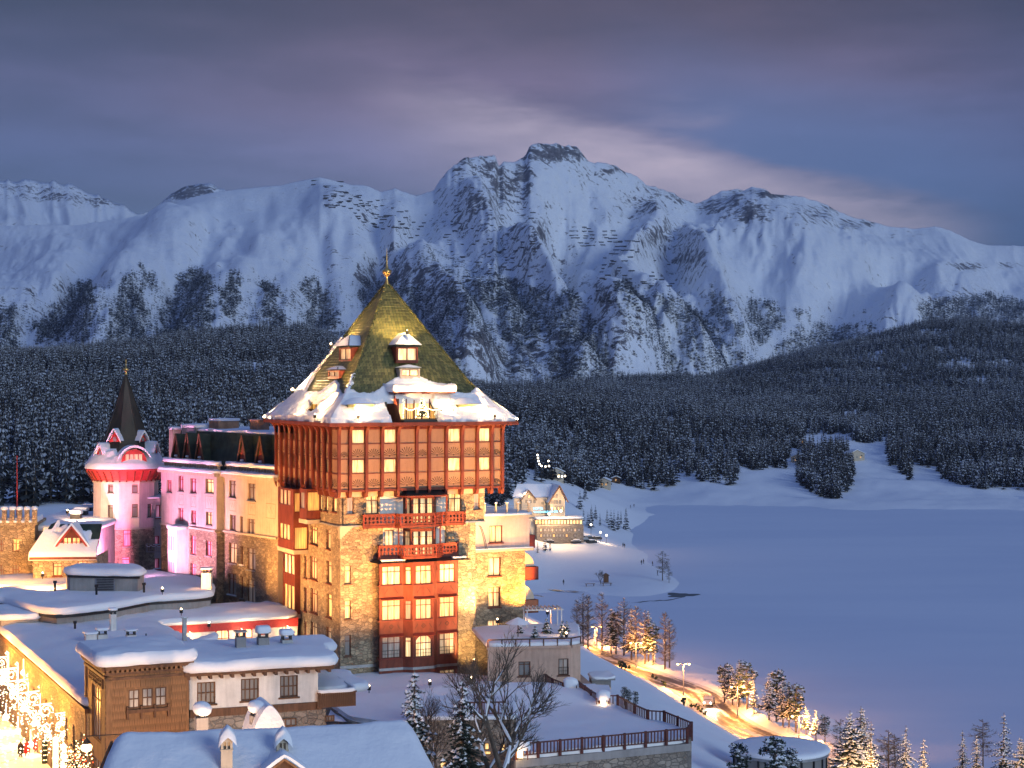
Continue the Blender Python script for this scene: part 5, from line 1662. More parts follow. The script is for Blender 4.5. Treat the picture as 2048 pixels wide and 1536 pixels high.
# arched metal trellis on the wing's ledge
mb = MB()
for v_ in (0.3, .7):
  pts_ = []
  for k in range(9):
    t = k/8; px_ = 955+13*math.sin(t*math.pi/2); pts_.append(RF.P(RF.pix(954+15*t, 1090)[0], zr2+.1+2.5*math.cos(t*math.pi/2), v_))
  mb.tube(pts_, .03, 5)
mb.build('trellis', MAT['dark_metal'], T_.root)
# roof lamps and floodlights of the tower (real fixtures, plus added bare point lights)
def flood(b, p, tgt, power, col, size=80, lamp_mat='bulb_warm', label='small floodlight', r=.14, group=None):
  wpos = b.world(p); wt = b.world(tgt)
  mb = MB()
  mb.box(-.16, .16, -.10, .10, -.28, .02, 0); mb.bar((0, 0, -.55), (0, 0, -.28), .07, .07, 0)
  bulb(mb, (0, 0, .14), r, 1)
  o = mb.build('floodlight', [MAT['dark_metal'], MAT[lamp_mat]]); o.location = wpos
  tag(o, label, 'floodlight', group)
  dr = (wt-wpos).normalized()
  if power: spot('flood_beam', wpos+dr*.45+Vector((0,0,.1)), wt, power, col, size)
  return o
corner = lambda su, sv, e=.15: (CU+su*(HU+e), CV+sv*(HV+e), z_eave+.55)
flood(T_, corner(-1, 1), (2, 12, ZB+1), 9000, WARM, 100, label='bright floodlight at the far left corner of the tower eaves', group='floodlights on the tower roof', r=.2)
flood(T_, corner(1, -1), (14, 4, ZB+1), 9000, WARM, 100, label='floodlight at the right hand corner of the tower eaves', group='floodlights on the tower roof', r=.13)
flood(T_, (-1.35, 3.0, z_eave+1.15), (3.5, 8, ZB+4), 12000, (1.0,.56,.20), 95, label='floodlight on the left eave of the tower facing the tiles', group='floodlights on the tower roof', r=.05)
flood(T_, (1.7, -1.35, z_eave+1.15), (6.5, 4, ZB+2), 13500, (1.0,.56,.20), 95, label='floodlight on the front eave near the tower corner', group='floodlights on the tower roof', r=.05)
flood(T_, (16.6, -1.35, z_eave+1.15), (11.0, 4, ZB+2), 13500, (1.0,.56,.20), 95, label='floodlight on the front eave near its right end', group='floodlights on the tower roof', r=.05)
q = l3.P(l3.pix(592, 787)[0], l3.pix(592, 787)[1]+.3, .4)
flood(T_, q, (6, 10, ZB+8), 6000, WARM, 110, label='bright floodlight beside the wide left dormer of the tower', group='floodlights on the tower roof', r=.2)
q = l1.P(l1.pix(668, 692)[0], l1.pix(668, 692)[1]+.1, .35)
flood(T_, q, (8, 10, ZB+9), 3500, WARM, 110, label='small floodlight by the upper left dormer', group='floodlights on the tower roof', r=.12)
q = f1.P(f1.pix(812, 672)[0], f1.pix(812, 668)[1]+.25, .3)
point('dormer_glow', T_.world((q[0], q[1]-.5, q[2]+.55)), 420, (1.0,.66,.26), .1); flood(T_, q, (q[0], CV, ZB+8.5), 2400, (1.0, .62, .20), 130, label='floodlight on top of the highest front dormer', group='floodlights on the tower roof', r=.06)
for f_, px_, py_, pw in ((l1, 690, 690, 160), (l3, 628, 788, 480), (f3, 845, 788, 800)):
  a_, z_ = f_.pix(px_, py_); point('dormer_glow', T_.world(f_.P(a_, z_+1.1, 1.6)), pw, WARM, .12)  # bare point lights added to brighten the dormer snow
for p_, w_ in (((-1.5, 3.0, z_eave+1.5), 300), ((1.9, -1.5, z_eave+1.5), 380), ((16.4, -1.5, z_eave+1.5), 380), ((11.8, -.6, z_eave+2.2), 260), ((-.9, 10, z_eave+1.9), 260)):
  point('eave_glow', T_.world(p_), w_, (1.0, .60, .26), .25)  # bare point lights added to lift the snow along the eaves
# the long wing left of the tower
Wg = Bld('hotel_wing', 553, 188, 31.0, 38, 'pink and beige lit hotel wing with dark mansard roof left of the tower', 'hotel wing')
WZ = CZ-31.0
fb = Wg.left(0)
aM = fb.pix(447, 1050)[0]
fp_ = Wg.left(-.9)
aL = fp_.pix(322, 1050)[0]
ztopW = fb.pix(553, 956)[1]; zst = fb.pix(500, 1068)[1]
bw_u = [(458,961,472,995),(496,967,511,1001),(460,1030,472,1061),(480,1033,486,1065),(495,1038,510,1070)]
bw_l = [(458,1086,473,1127),(481,1092,486,1131),(494,1096,511,1140),(456,1147,472,1191),(481,1153,486,1196),(494,1159,511,1206)]
pw_u = [(357,951,367,982),(381,957,393,986),(411,958,427,986),(357,1016,367,1042),(382,1021,392,1048),(412,1024,424,1050),(334,960,343,984)]
pw_l = [(338,1071,350,1102),(381,1071,392,1109),(412,1082,423,1112),(338,1127,350,1156),(381,1127,392,1160),(412,1140,423,1166),(362,1075,372,1105)]
mb = MB()
hu_ = [fb.rect(*r) for r in bw_u]; hl_ = [fb.rect(*r) for r in bw_l]
fb.wall(mb, aM, .3, zst, ztopW, hu_, rev=.3, m=0); fb.wall(mb, aM, .3, -2, zst, hl_, rev=.35, m=1)
pu_ = [fp_.rect(*r) for r in pw_u]; pl2 = [fp_.rect(*r) for r in pw_l]
fp_.wall(mb, aL, aM, zst, ztopW, pu_, rev=.3, m=2); fp_.wall(mb, aL, aM, -2, zst, pl2, rev=.35, m=3)
fe_ = Face(Wg, (-.9, -aM), (1, 0))
fe_.wall(mb, 0, .9, zst, ztopW, [], m=0); fe_.wall(mb, 0, .9, -2, zst, [], m=1)
mb.face([(0, -.3, -2), (0, -.3, ztopW), (12, -.3, ztopW), (12, -.3, -2)], 0)
mb.build('facade_wall', [MAT['cream_plaster'], MAT['rubble_stone'], MAT['pale_pink_plaster'], MAT['rubble_stone']], Wg.root)
for i, h in enumerate(hu_+hl_): window(fb, h, ['pane_curtain','pane_curtain','pane_dark','pane_dark','pane_curtain','pane_soft','pane_dark','pane_curtain','pane_dark','pane_dark','pane_curtain'][i], cols=2 if h[1]-h[0] > 1 else 1, transom=.25, sillm='zinc', snow=(i > 4 and i % 2 == 0))
for i, h in enumerate(pu_+pl2): window(fp_, h, 'pane_pink' if i not in (2, 5, 10) else 'pane_lit', cols=2 if h[1]-h[0] > 1 else 1, transom=.25, fm='red_trim' if i not in (2, 5) else 'window_frame', sillm='zinc', arch=(i in (0,)))
# ledge between plaster and stone, cornices with snow
mb = MB(); fb.box(mb, aM, .2, zst-.18, zst+.05, -.1, .22); fp_.box(mb, aL, aM+.0, zst-.18, zst+.05, -.1, .22)
fb.box(mb, aM, .2, ztopW-.35, ztopW+.05, -.1, .5); fp_.box(mb, aL, aM+.4, ztopW-.35, ztopW+.05, -.1, .5)
mb.build('cornice', MAT['cream_plaster'], Wg.root)
for f_, A0, A1, sd_ in ((fb, aM, .2, 1), (fp_, aL, aM+.4, 2)):
  snow_on(Wg, [f_.P(A0, 0, .55)[:2], f_.P(A1, 0, .55)[:2], f_.P(A1, 0, -.5)[:2], f_.P(A0, 0, -.5)[:2]], ztopW+.05, name='cornice_snow', thick=.35, over=.06, step=.45, rough=.09, seed=sd_, inset=())
# parapet with small balusters under snow lumps
mb = MB(); ms = MB(); rgw = random.Random(9)
for f_, A0, A1 in ((fb, aM, .2), (fp_, aL, aM)):
  f_.box(mb, A0, A1, ztopW+.05, ztopW+.25, -.75, -.15); f_.box(mb, A0, A1, ztopW+.85, ztopW+1.0, -.8, -.1)
  n = int((A1-A0)/.62)
  for k in range(n):
    a = A0+(k+.5)*(A1-A0)/n; f_.box(mb, a-.14, a+.14, ztopW+.25, ztopW+.85, -.6, -.3)
    sph(ms, f_.P(a, ztopW+.32+rgw.uniform(-.03,.05), -.22), rgw.uniform(.20, .30), 7, 0, .75)
  V, Fc = slab([f_.P(A0, 0, -.02)[:2], f_.P(A1, 0, -.02)[:2], f_.P(A1, 0, -.9)[:2], f_.P(A0, 0, -.9)[:2]], ztopW+1.0, thick=.42, over=.10, step=.5, rough=.15, seed=12, inset=(.3,)); ms.mesh(V, Fc)
mb.build('parapet', MAT['cream_plaster'], Wg.root)
tag(ms.build('parapet_snow', MAT['snow'], Wg.root, smooth=True), kind='stuff')
# mansard roof
fm_ = Wg.left(1.5)
zm0 = ztopW+.2; zm1 = fm_.pix(500, 868)[1]
aE = fm_.pix(350, 890)[0]
mb = MB()
mb.mesh([(1.5,-.35,zm0),(2.3,-.35,zm1),(14,-.35,zm1),(14,-.35,zm0),(1.5,-aE,zm0),(2.3,-aE,zm1),(14,-aE,zm1),(14,-aE,zm0)], [(0,4,5,1),(1,5,6,2),(0,1,2,3),(4,7,6,5)])
for k in range(26):
  v = .6+(-aE-1)*k/25; mb.box(1.46, 1.52, v-.03, v+.03, zm0, zm0+.1)
mb.build('mansard_roof', MAT['green_copper'], Wg.root)
snow_on(Wg, [(2.4, .2), (13.8, .2), (13.8, -aE-.1), (2.4, -aE-.1)], zm1, name='roof_snow', thick=.35, over=.05, rough=.15, seed=5)
# A-shaped dormers
for x0, x1, y0, y1 in ((348,361,868,916),(369,385,866,917),(392,411,868,918),(477,496,871,924),(512,534,872,928)):
  f_ = Wg.left(.95); r = f_.rect(x0, y0, x1, y1); ac = (r[0]+r[1])/2; hw = max(1.25, (r[1]-r[0])*.5)
  rt = thing_part('gable_dormer', Wg.root); z0 = zm0+.15; zp = r[3]
  mb = MB(); mb.face([f_.P(ac-hw, z0, 0), f_.P(ac+hw, z0, 0), f_.P(ac, zp, 0)]); mb.build('dormer_wall', MAT['red_paint'], rt)
  mb = MB()
  mb.face([f_.P(ac, zp+.08, .28), f_.P(ac, zp-.1, -2.4), f_.P(ac-hw-.2, z0, -1.6), f_.P(ac-hw-.25, z0-.05, .28)]); mb.face([f_.P(ac, zp+.08, .28), f_.P(ac+hw+.25, z0-.05, .28), f_.P(ac+hw+.2, z0, -1.6), f_.P(ac, zp-.1, -2.4)])
  mb.build('dormer_roof', MAT['green_copper'], rt)
  mb = MB(); mb.bar(f_.P(ac, zp+.02, .24), f_.P(ac-hw-.2, z0-.1, .24), .09, .22); mb.bar(f_.P(ac, zp+.02, .24), f_.P(ac+hw+.2, z0-.1, .24), .09, .22); mb.build('barge_board', MAT['brown_wood'], rt)
  pane_obj(f_, ac-.3, ac+.3, z0+.1, z0+1.1, .03, 'pane_dark', rt)
  mb = MB(); sph(mb, f_.P(ac+hw*.9, z0+.35, -.5), .5, 8, 0, .6); sph(mb, f_.P(ac-.1, z0+1.25, .1), .28, 8, 0, .5); mb.build('dormer_snow', MAT['snow'], rt, smooth=True)
# chimneys and boxes on the roof
def chimney(b, name, u, v, z, w, d, h, mat='cream_plaster', snow=.3, pot=False, label=None, cat='chimney', cap=True, group=None):
  wp = b.world((u, v, z)); rt = thing(name, wp, b.a, label, cat, group)
  mb = MB(); mb.box(-w/2, w/2, -d/2, d/2, -.8, h); mb.build('shaft', MAT[mat], rt)
  zc = h
  if pot:
    mb = MB()
    for sx in (-1, 1):
      for sy in (-1, 1): mb.box(sx*w*.36-.06, sx*w*.36+.06, sy*d*.36-.06, sy*d*.36+.06, h, h+.35)
    mb.build('cowl', MAT['dark_metal'], rt); zc = h+.35
  if cap:
    mb = MB(); mb.box(-w/2-.1, w/2+.1, -d/2-.1, d/2+.1, zc, zc+.1); mb.build('cap', MAT['zinc'], rt)
    zc += .1
  if snow:
    mb = MB(); V, Fc = slab([(-w/2-.1,-d/2-.1),(w/2+.1,-d/2-.1),(w/2+.1,d/2+.1),(-w/2-.1,d/2+.1)], zc, thick=snow, over=.06, step=.15, rough=.04, inset=(.12,), seed=int(u*7) % 50); mb.mesh(V, Fc); mb.build('snow_cap', MAT['snow'], rt, smooth=True)
  return rt
def on_uv(b, face_u, px, py):
  a, z = b.left(face_u).pix(px, py); return face_u, -a, z
u, v, z = on_uv(Wg, 2.2, 350, 905)
chimney(Wg, 'chimney', u, v, z, 1.1, 1.1, fm_.pix(350, 860)[1]-z, label='beige chimney with a round snow cap at the far end of the wing roof')
u, v, z = on_uv(Wg, 5, 448, 867)
chimney(Wg, 'roof_box', u, v, zm1, 2.8, 2.4, Wg.left(5).pix(448, 842)[1]-zm1, 'aged_wall', .25, label='brown plant box under snow on the middle of the wing roof', cat='roof box')
u, v, z = on_uv(Wg, 4, 405, 867)
chimney(Wg, 'skylight_box', u, v, zm1, 3.8, 3.6, .35, 'zinc', .4, label='low wide skylight box buried in snow on the wing roof', cat='roof box')
u, v, z = on_uv(Wg, 4, 519, 867)
chimney(Wg, 'brick_chimney', u, v, zm1, 1.5, 1.9, Wg.left(4).pix(519, 840)[1]-zm1, 'aged_wall', .0, label='brown chimney beside the left corner of the tower roof')
# painted frames and zigzag ornaments (flat sgraffito) on the plaster
mb = MB()
def frame_on(f_, r, w_=.05, zig=True):
  a0, a1, z0, z1 = f_.rect(*r)
  for (x0, x1, y0, y1) in ((a0,a1,z0,z0+w_),(a0,a1,z1-w_,z1),(a0,a0+w_,z0+w_,z1-w_),(a1-w_,a1,z0+w_,z1-w_)):
    mb.face([f_.P(x0,y0,.006), f_.P(x1,y0,.006), f_.P(x1,y1,.006), f_.P(x0,y1,.006)])
  if zig:
    n = 4; zc = z0+(z1-z0)*.55; hh = (z1-z0)*.22
    for k in range(n):
      x0 = a0+(a1-a0)*(.18+.64*k/n); x1 = a0+(a1-a0)*(.18+.64*(k+1)/n); ya, yb_ = (zc+hh, zc-hh) if k % 2 == 0 else (zc-hh, zc+hh)
      mb.face([f_.P(x0,ya-.04,.006), f_.P(x1,yb_-.04,.006), f_.P(x1,yb_+.04,.006), f_.P(x0,ya+.04,.006)])
for r in ((532,1007,551,1037),(459,1000,472,1022),(497,1006,511,1030)): frame_on(fb, r)
for r in ((411,992,427,1018),(358,988,367,1010),(382,992,392,1014)): frame_on(fp_, r)
mb.build('painted_ornament', MAT['panel_render'], Wg.root)
# glazed bay and light veils on the pink block
u_b = -2.3; fbx = Wg.left(u_b); a0 = fp_.pix(353, 1110)[0]; a1 = fp_.pix(378, 1110)[0]
mb = MB()
mb.prism([(-.9, -a1), (u_b, -a1+.5), (u_b, -a0-.5), (-.9, -a0)], -2, zst-.3)
bb = mb.build('bay', MAT['white_plaster'], Wg.root)
snow_on(bb, [(-.7, -a1), (u_b-.1, -a1+.4), (u_b-.1, -a0-.4), (-.7, -a0)], zst-.3, name='bay_snow', thick=.5, over=.2, step=.4)
for py0, py1 in ((1076, 1104), (1128, 1156)):
  for k in range(3):
    aa = a0+.7+(a1-a0-1.4)*k/3; z0 = fbx.pix(365, py1)[1]; z1 = fbx.pix(365, py0)[1]
    pane_obj(fbx, aa, aa+(a1-a0-1.4)/3-.25, z0, z1, .02, 'pane_pink', bb)
# turret with the pointed spire
dT = 217.0
TS = Bld('spire_tower', 252, dT, 31.0, 20, 'octagonal pink lit turret with a tall dark pointed spire', 'turret')
TZ = CZ-31.0
sc_ = dT/F
def oct_(r, n=8, ph=math.pi/8): return [(r*math.cos(ph+2*math.pi*k/n), r*math.sin(ph+2*math.pi*k/n)) for k in range(n)]
zE = TZ-(938-768)*sc_; rB = 4.05; rE = 5.0
mb = MB()
O = oct_(rB, 10, math.radians(-18-20)); holes_t = {}
n = 10; zsT = TZ-(1052-768)*sc_; ztT = TZ-(962-768)*sc_
tw = [(217,969,225,986),(269,969,278,986),(217,1010,225,1036),(269,1008,278,1034),(296,1008,303,1034),(217,1061,225,1088),(249,1060,260,1093),(269,1059,280,1092),(243,1114,260,1136)]
faces_t = []
for i in range(n):
  A = Vector(O[i]); B_ = Vector(O[(i+1) % n]); f = Face(TS, A, B_-A); L = (B_-A).length; hs = []
  wn_ = (f.n.x*TS.e+f.n.y*TS.g); cent = TS.o2+TS.e*((A+B_)/2).x+TS.g*((A+B_)/2).y
  if wn_.dot(-cent) > 0:
    for r in tw:
      xm, ym = (r[0]+r[2])/2, (r[1]+r[3])/2; a, z = f.pix(xm, ym)
      if .25 < a < L-.25:
        zz0 = f.pix(xm, r[3])[1]; zz1 = f.pix(xm, r[1])[1]; hw = .36 if r[2]-r[0] < 10 else .5
        a = min(max(a, hw+.15), L-hw-.15); hs.append((a-hw, a+hw, zz0, zz1))
  f.wall(mb, 0, L, zsT, zE, [h for h in hs if h[2] > zsT], m=0); f.wall(mb, 0, L, -2, zsT, [h for h in hs if h[2] <= zsT], m=1)
  faces_t.append((f, L, hs))
mb.build('turret_wall', [MAT['pale_pink_plaster'], MAT['rubble_stone']], TS.root)
for f, L, hs in faces_t:
  for h in hs: window(f, h, 'pane_pink' if h[3] < zsT else 'pane_dark', cols=1, transom=.25, fm='red_trim' if h[3] < zsT else 'window_frame', sillm='zinc')
mb = MB()
for f, L, hs in faces_t: f.box(mb, -.04, L+.04, zsT-.15, zsT+.05, -.1, .14)
mb.build('string_course', MAT['cream_plaster'], TS.root); mb = MB()
for f, L, hs in faces_t: f.box(mb, -.04, L+.04, ztT-.1, ztT+.1, -.1, .12)
mb.build('string_course', MAT['cream_plaster'], TS.root)
mb = MB()    # red flaring eave with brackets
mb.lathe((0,0,0), [(rB+.05, ztT+.25), (rB+.30, ztT+.75), (rE-.1, zE-.02), (rE, zE), (rE, zE+.25)], 30)
mb.build('eave', MAT['red_trim'], TS.root)
for k in range(30):
  a = 2*math.pi*k/30; c_, s_ = math.cos(a), math.sin(a)
  mb = MB() if k == 0 else mb
  if k == 0:
    mb.bar((rB, 0, ztT+.15), (rE-.15, 0, zE-.1), .14, .3); br_ = mb.build('bracket', MAT['dark_red_paint'], TS.root)
  else:
    b2 = br_.copy(); COL.objects.link(b2); b2.parent = TS.root; b2.rotation_euler = (0, 0, a)
sp_prof = [(rE, zE+.25), (4.35, zE+1.15), (3.55, zE+2.35), (3.0, zE+3.3), (1.45, TZ-(815-768)*sc_), (.05, TZ-(748-768)*sc_)]
mb = MB(); mb.lathe((0,0,0), sp_prof, 8, a0=math.pi/8, a1=math.pi/8+2*math.pi)
mb.build('spire', MAT['spire_copper'], TS.root)
mb = MB()
for k in range(8):
  a = math.pi/8+2*math.pi*k/8
  mb.tube([(r*math.cos(a), r*math.sin(a), z+.02) for r, z in sp_prof], .05, 4)
mb.build('spire_seam', MAT['spire_copper'], TS.root)
mb = MB(); zt_ = TZ-(748-768)*sc_
mb.lathe((0,0,zt_-.1), [(.22,0),(.10,.3),(.12,.42),(.36,.6),(.40,.72),(.15,.9),(.05,1.05),(.03,1.9),(.001,2.1)], 12); mb.build('finial', MAT['gold'], TS.root, smooth=True)
# snow skirt on the spire foot
mb = MB(); V = []; nn, mm = 72, 14
for i in range(mm+1):
  t = i/mm; r = rE+.12-(rE-3.15)*t**.8; z = float(np.interp(r, [3.0,3.55,4.35,5.0,5.2], [zE+3.3,zE+2.35,zE+1.15,zE+.25,zE+.1]))
  for k in range(nn):
    a = 2*math.pi*k/nn; w_ = float(fbm(np.array(math.cos(a)*3+5), np.array(math.sin(a)*3+t*2), 4, 71))
    cut = .20+.95*w_
    h = .36*float(sstep(cut+.14, cut-.12, t))-.12*(t > cut)
    if i == 0: h = .02
    V.append(((r+h*.4)*math.cos(a), (r+h*.4)*math.sin(a), z+h))
mb.mesh(V, [(i*nn+k, i*nn+(k+1) % nn, (i+1)*nn+(k+1) % nn, (i+1)*nn+k) for i in range(mm) for k in range(nn)])
mb.build('roof_snow', MAT['snow'], TS.root, smooth=True)
def t_dormer(px_, py_top, py_bot, hw, big=False):
  """dormer on the spire, facing outward in the direction seen at photo column px_"""
  s_ = max(-1, min(1, (px_-252)*sc_/(4.1)))
  ang = math.asin(s_)             # from the camera-facing direction
  wa = -math.pi/2+ang-TS.a+math.atan2(TS.o2.x, TS.o2.y)*-1
  e = Vector((-math.sin(wa), math.cos(wa))); nrm = Vector((math.cos(wa), math.sin(wa)))
  z0 = TZ-(py_bot-768)*sc_; z1 = TZ-(py_top-768)*sc_
  rad = float(np.interp(z0, [zE+.25, zE+1.15, zE+2.35, zE+3.3, TZ-(815-768)*sc_], [rE, 4.35, 3.55, 3.0, 1.45]))+ (.1 if big else .3)
  f = Face(TS, nrm*rad-e*0, e); rt = thing_part('spire_dormer', TS.root); mb = MB()
  if big:
    n_ = 10; P_ = [f.P(hw*math.cos(math.pi*k/n_)*-1, z0+(z1-z0)*math.sin(math.pi*k/n_), 0) for k in range(n_+1)]
    mb.face([f.P(-hw, z0-.2, 0), f.P(hw, z0-.2, 0)]+P_[::-1]); mb.build('dormer_wall', MAT['red_trim'], rt)
    for k in range(4): pane_obj(f, -hw*.66+hw*.34*k, -hw*.66+hw*.34*k+hw*.26, z0, z0+(z1-z0)*.62, .02, 'pane_soft', rt)
  else:
    mb.face([f.P(-hw, z0, 0), f.P(hw, z0, 0), f.P(0, z1, 0)]); mb.build('dormer_wall', MAT['red_trim'], rt)
    pane_obj(f, -hw*.3, hw*.3, z0+.05, z0+(z1-z0)*.45, .02, 'pane_dark', rt)
  mb = MB(); V = []
  for i in range(7):
    for j in range(11):
      q = -1+2*j/10; d = .3-2.2*i/6
      if big: zz = z0+(z1-z0)*max(0, math.cos(q*1.35))**.7+.18
      else: zz = z1-(z1-z0)*abs(q)**1.1+.12
      V.append(f.P(q*hw*1.28, zz+.32*(1-abs(q)**3), d))
  mb.mesh(V, [(i*11+j, i*11+j+1, (i+1)*11+j+1, (i+1)*11+j) for i in range(6) for j in range(10)])
  V2 = [(a, b, c-.30) for a, b, c in V[:11]]
  mb.mesh(V[:11]+V2, [(11+j, 12+j, j+1, j) for j in range(10)])
  mb.build('dormer_snow', MAT['snow'], rt, smooth=True)
t_dormer(266, 896, 922, 1.6, True); t_dormer(224, 862, 882, .75); t_dormer(294, 866, 882, .65); t_dormer(203, 890, 908, .7); t_dormer(309, 888, 906, .7)
# balconies on the turret
mb = MB()
for (xa, xb, ya, yb_) in ((200, 238, 1088, 1106), (292, 323, 1088, 1104), (292, 323, 1141, 1157)):
  f = TS.front(-rB-.35);
  f = Face(TS, Vector((0, 0))+Vector((math.sin(-TS.a), -math.cos(-TS.a)))*0, (1, 0))
  d_ = dT-rB*.8
  x0, x1 = (xa-1024)/F*d_, (xb-1024)/F*d_; z0, z1 = CZ-(yb_-768)/F*d_, CZ-(ya-768)/F*d_
  rt_ = thing_part('turret_balcony', TS.root); m2_ = MB()
  def loc_(x, y, z): q = Vector((x, y))-TS.o2; return (q.dot(TS.e), q.dot(TS.g), z-31.0)
  P0 = [loc_(x0, d_+1.2, z0), loc_(x0, d_, z0), loc_(x1, d_, z0), loc_(x1, d_+1.2, z0)]
  for s in range(3):
    for k_, hgt_ in ((0, .06), (z1-z0, .06)): m2_.bar(Vector(P0[s])+Vector((0,0,k_)), Vector(P0[s+1])+Vector((0,0,k_)), .06, hgt_)
    L_ = (Vector(P0[s])-Vector(P0[s+1])).length; n_ = max(2, int(L_/.2))
    for k in range(n_+1):
      p = Vector(P0[s]).lerp(Vector(P0[s+1]), k/n_); m2_.bar(p, p+Vector((0,0,z1-z0)), .03)
  m2_.face([Vector(p)-Vector((0,0,.05)) for p in P0]); m2_.build('railing', MAT['zinc'], rt_)
  m3 = MB()
  for k in range(26):
    p = Vector(P0[1]).lerp(Vector(P0[2]), k/25)+Vector((0,0,z1-z0-.12-.22*abs(math.sin(k/25*math.pi*3)))); bulb(m3, p, .06)
  m3.build('garland', MAT['snow'], rt_)
# small recessed link between turret and wing
mb = MB(); p0 = TS.world((rB-.6, 1.5, 0));
lk = Bld('link_wall', 300, 215.5, 31.0, 38, 'narrow recessed pink lit wall between the turret and the wing', 'wall')
fl = lk.front(0)
wl_ = [fl.rect(312, 1010, 321, 1036), fl.rect(307, 1072, 319, 1090), fl.rect(307, 1117, 319, 1138)]
mb = MB(); aK = fl.pix(328, 1000)[0]
fl.wall(mb, -.8, aK+1, -2, lk.front(0).pix(312, 996)[1], wl_, rev=.4); mb.build('link_face', MAT['pale_pink_plaster'], lk.root)
for h in wl_: window(fl, h, 'pane_pink', cols=1, transom=0, fm='red_trim', snow=True)
snow_on(lk, [(-.9,-.25), (aK+.6,-.25), (aK+.6, 2.5), (-.9, 2.5)], fl.pix(312, 996)[1], thick=.3, step=.4)
# castle-like tower at the far left
C_ = Bld('castle_tower', 70, 200, 31.0, 8, 'square stone tower with battlements under snow at the left edge', 'stone tower')
fc_ = C_.front(0); zc1 = fc_.pix(40, 1046)[1]; zc2 = fc_.pix(40, 1019)[1]; aw = fc_.pix(-60, 1100)[0]
cw = [(25,1077,39,1103),(25,1129,38,1156),(-3,1079,7,1103),(-3,1130,7,1156)]
hs = [fc_.rect(*r) for r in cw]
mb = MB(); fc_.wall(mb, aw, 0, -3, zc1, hs, rev=.35)
fcr = Face(C_, (0, 0), (0, 1)); fcr.wall(mb, 0, 7, -3, zc1, [], m=0); mb.face([(aw,0,zc1),(0,0,zc1),(0,7,zc1),(aw,7,zc1)])
mb.build('stone_wall', MAT['rubble_stone'], C_.root)
for h in hs: window(fc_, h, 'pane_dark', cols=2, transom=.4, arch=True, fm='red_paint', sillm='rubble_stone')
mb = MB(); ms = MB()
fc_.box(mb, aw, .35, zc1-.25, zc1+.05, -7.3, .35)
nmer = 9
for k in range(nmer):
  a = aw+(0.35-aw)*(k+.25)/nmer; w_ = (0.35-aw)/nmer*.62
  fc_.box(mb, a, a+w_, zc1+.05, zc2, -.15, .32)
  V, Fc = slab([fc_.P(a-.05, 0, .36)[:2], fc_.P(a+w_+.05, 0, .36)[:2], fc_.P(a+w_+.05, 0, -.4)[:2], fc_.P(a-.05, 0, -.4)[:2]], zc2, thick=.42, over=.10, step=.25, rough=.06, inset=(.15,), seed=k); ms.mesh(V, Fc)
  sph(ms, fc_.P(a-.20, zc1+.2, .2), .28, 8, 0, .7)
mb.build('battlement', MAT['rubble_stone'], C_.root)
V, Fc = slab([(aw, .2), (.2, .2), (.2, 6.8), (aw, 6.8)], zc1, thick=.7, over=0, step=.6, seed=2); ms.mesh(V, Fc)
ms.build('battlement_snow', MAT['snow'], C_.root, smooth=True)
# red flagpole
pq = C_.world((fc_.pix(29, 1010)[0], 2.0, zc1))
mb = MB(); mb.tube([(0,0,0), (0,0,7.6)], [.11,.05], 8, 0); sph(mb, (0,0,7.7), .12, 8, 0)
fo = mb.build('flagpole', MAT['red_trim']); fo.location = pq; tag(fo, 'tall red flagpole rising from the stone tower with battlements', 'flagpole')
# house with the red dormer
D_ = Bld('dormer_house', 66, 195, 31.0, 4, 'stone house with red gabled dormer and thick snow on a dark roof', 'house')
fd = D_.front(0); aR_ = fd.pix(193, 1140)[0]; zw = fd.pix(130, 1112)[1]
dw = [(106,1126,124,1152),(155,1122,175,1140)]
hs = [fd.rect(*r) for r in dw]; mb = MB(); fd.wall(mb, 0, aR_, -2, zw, hs, rev=.3); mb.face([(aR_,0,-2),(aR_,8,-2),(aR_,8,zw),(aR_,0,zw)]); mb.build('stone_wall', MAT['rubble_stone'], D_.root)
for h in hs: window(fd, h, 'pane_soft', cols=2, transom=.3, fm='red_paint')
# roof slope: eave (v=-.5) up to the ridge line at back
zrg = zw+3.4; vr = 3.2
mb = MB(); mb.face([(-.4,-.6,zw-.1),(aR_+.1,-.6,zw-.1),(aR_+.1,vr,zrg),(1.4,vr,zrg)]); mb.face([(-.4,-.6,zw-.1),(1.4,vr,zrg),(1.4,vr+4,zrg),(-.4,vr+4,zw)])
mb.build('roof', MAT['green_copper'], D_.root)
mb = MB(); mb.box(-.3, aR_+.1, -.7, -.45, zw-.35, zw-.05); mb.build('eave_board', MAT['red_paint'], D_.root)
# snow sheet sliding off the roof with an irregular upper edge
mb = MB(); V = []; keep_ = []; nu, nv = 60, 26
for i in range(nv+1):
  t = i/nv
  for j in range(nu+1):
    s_ = j/nu; x = (-.4+1.8*t)+(aR_+.1-(-.4+1.8*t))*s_; y = -.65+(vr+.6)*t; z = zw-.1+3.5*t
    w_ = float(fbm(np.array(x*.9), np.array(t*5), 4, 17))
    top = .38+.8*w_*(1 if .12 < s_ < .85 else .25)+(.3 if s_ < .18 else 0)
    h = .48*float(sstep(top+.08, top-.08, t))-.1*(t > top)
    if i == 0: h = .1
    V.append((x, y-h*.35, z+h))
mb.mesh(V, [(i*(nu+1)+j, i*(nu+1)+j+1, (i+1)*(nu+1)+j+1, (i+1)*(nu+1)+j) for i in range(nv) for j in range(nu)])
mb.mesh([V[j] for j in range(nu+1)]+[(V[j][0], V[j][1]+.05, V[j][2]-.42) for j in range(nu+1)], [(nu+1+j, nu+2+j, j+1, j) for j in range(nu)])
mb.build('roof_snow', MAT['snow'], D_.root, smooth=True)
fdd = D_.front(.35); g0, g1, gz0, gz1 = fdd.rect(114, 1053, 174, 1104); gc = (g0+g1)/2
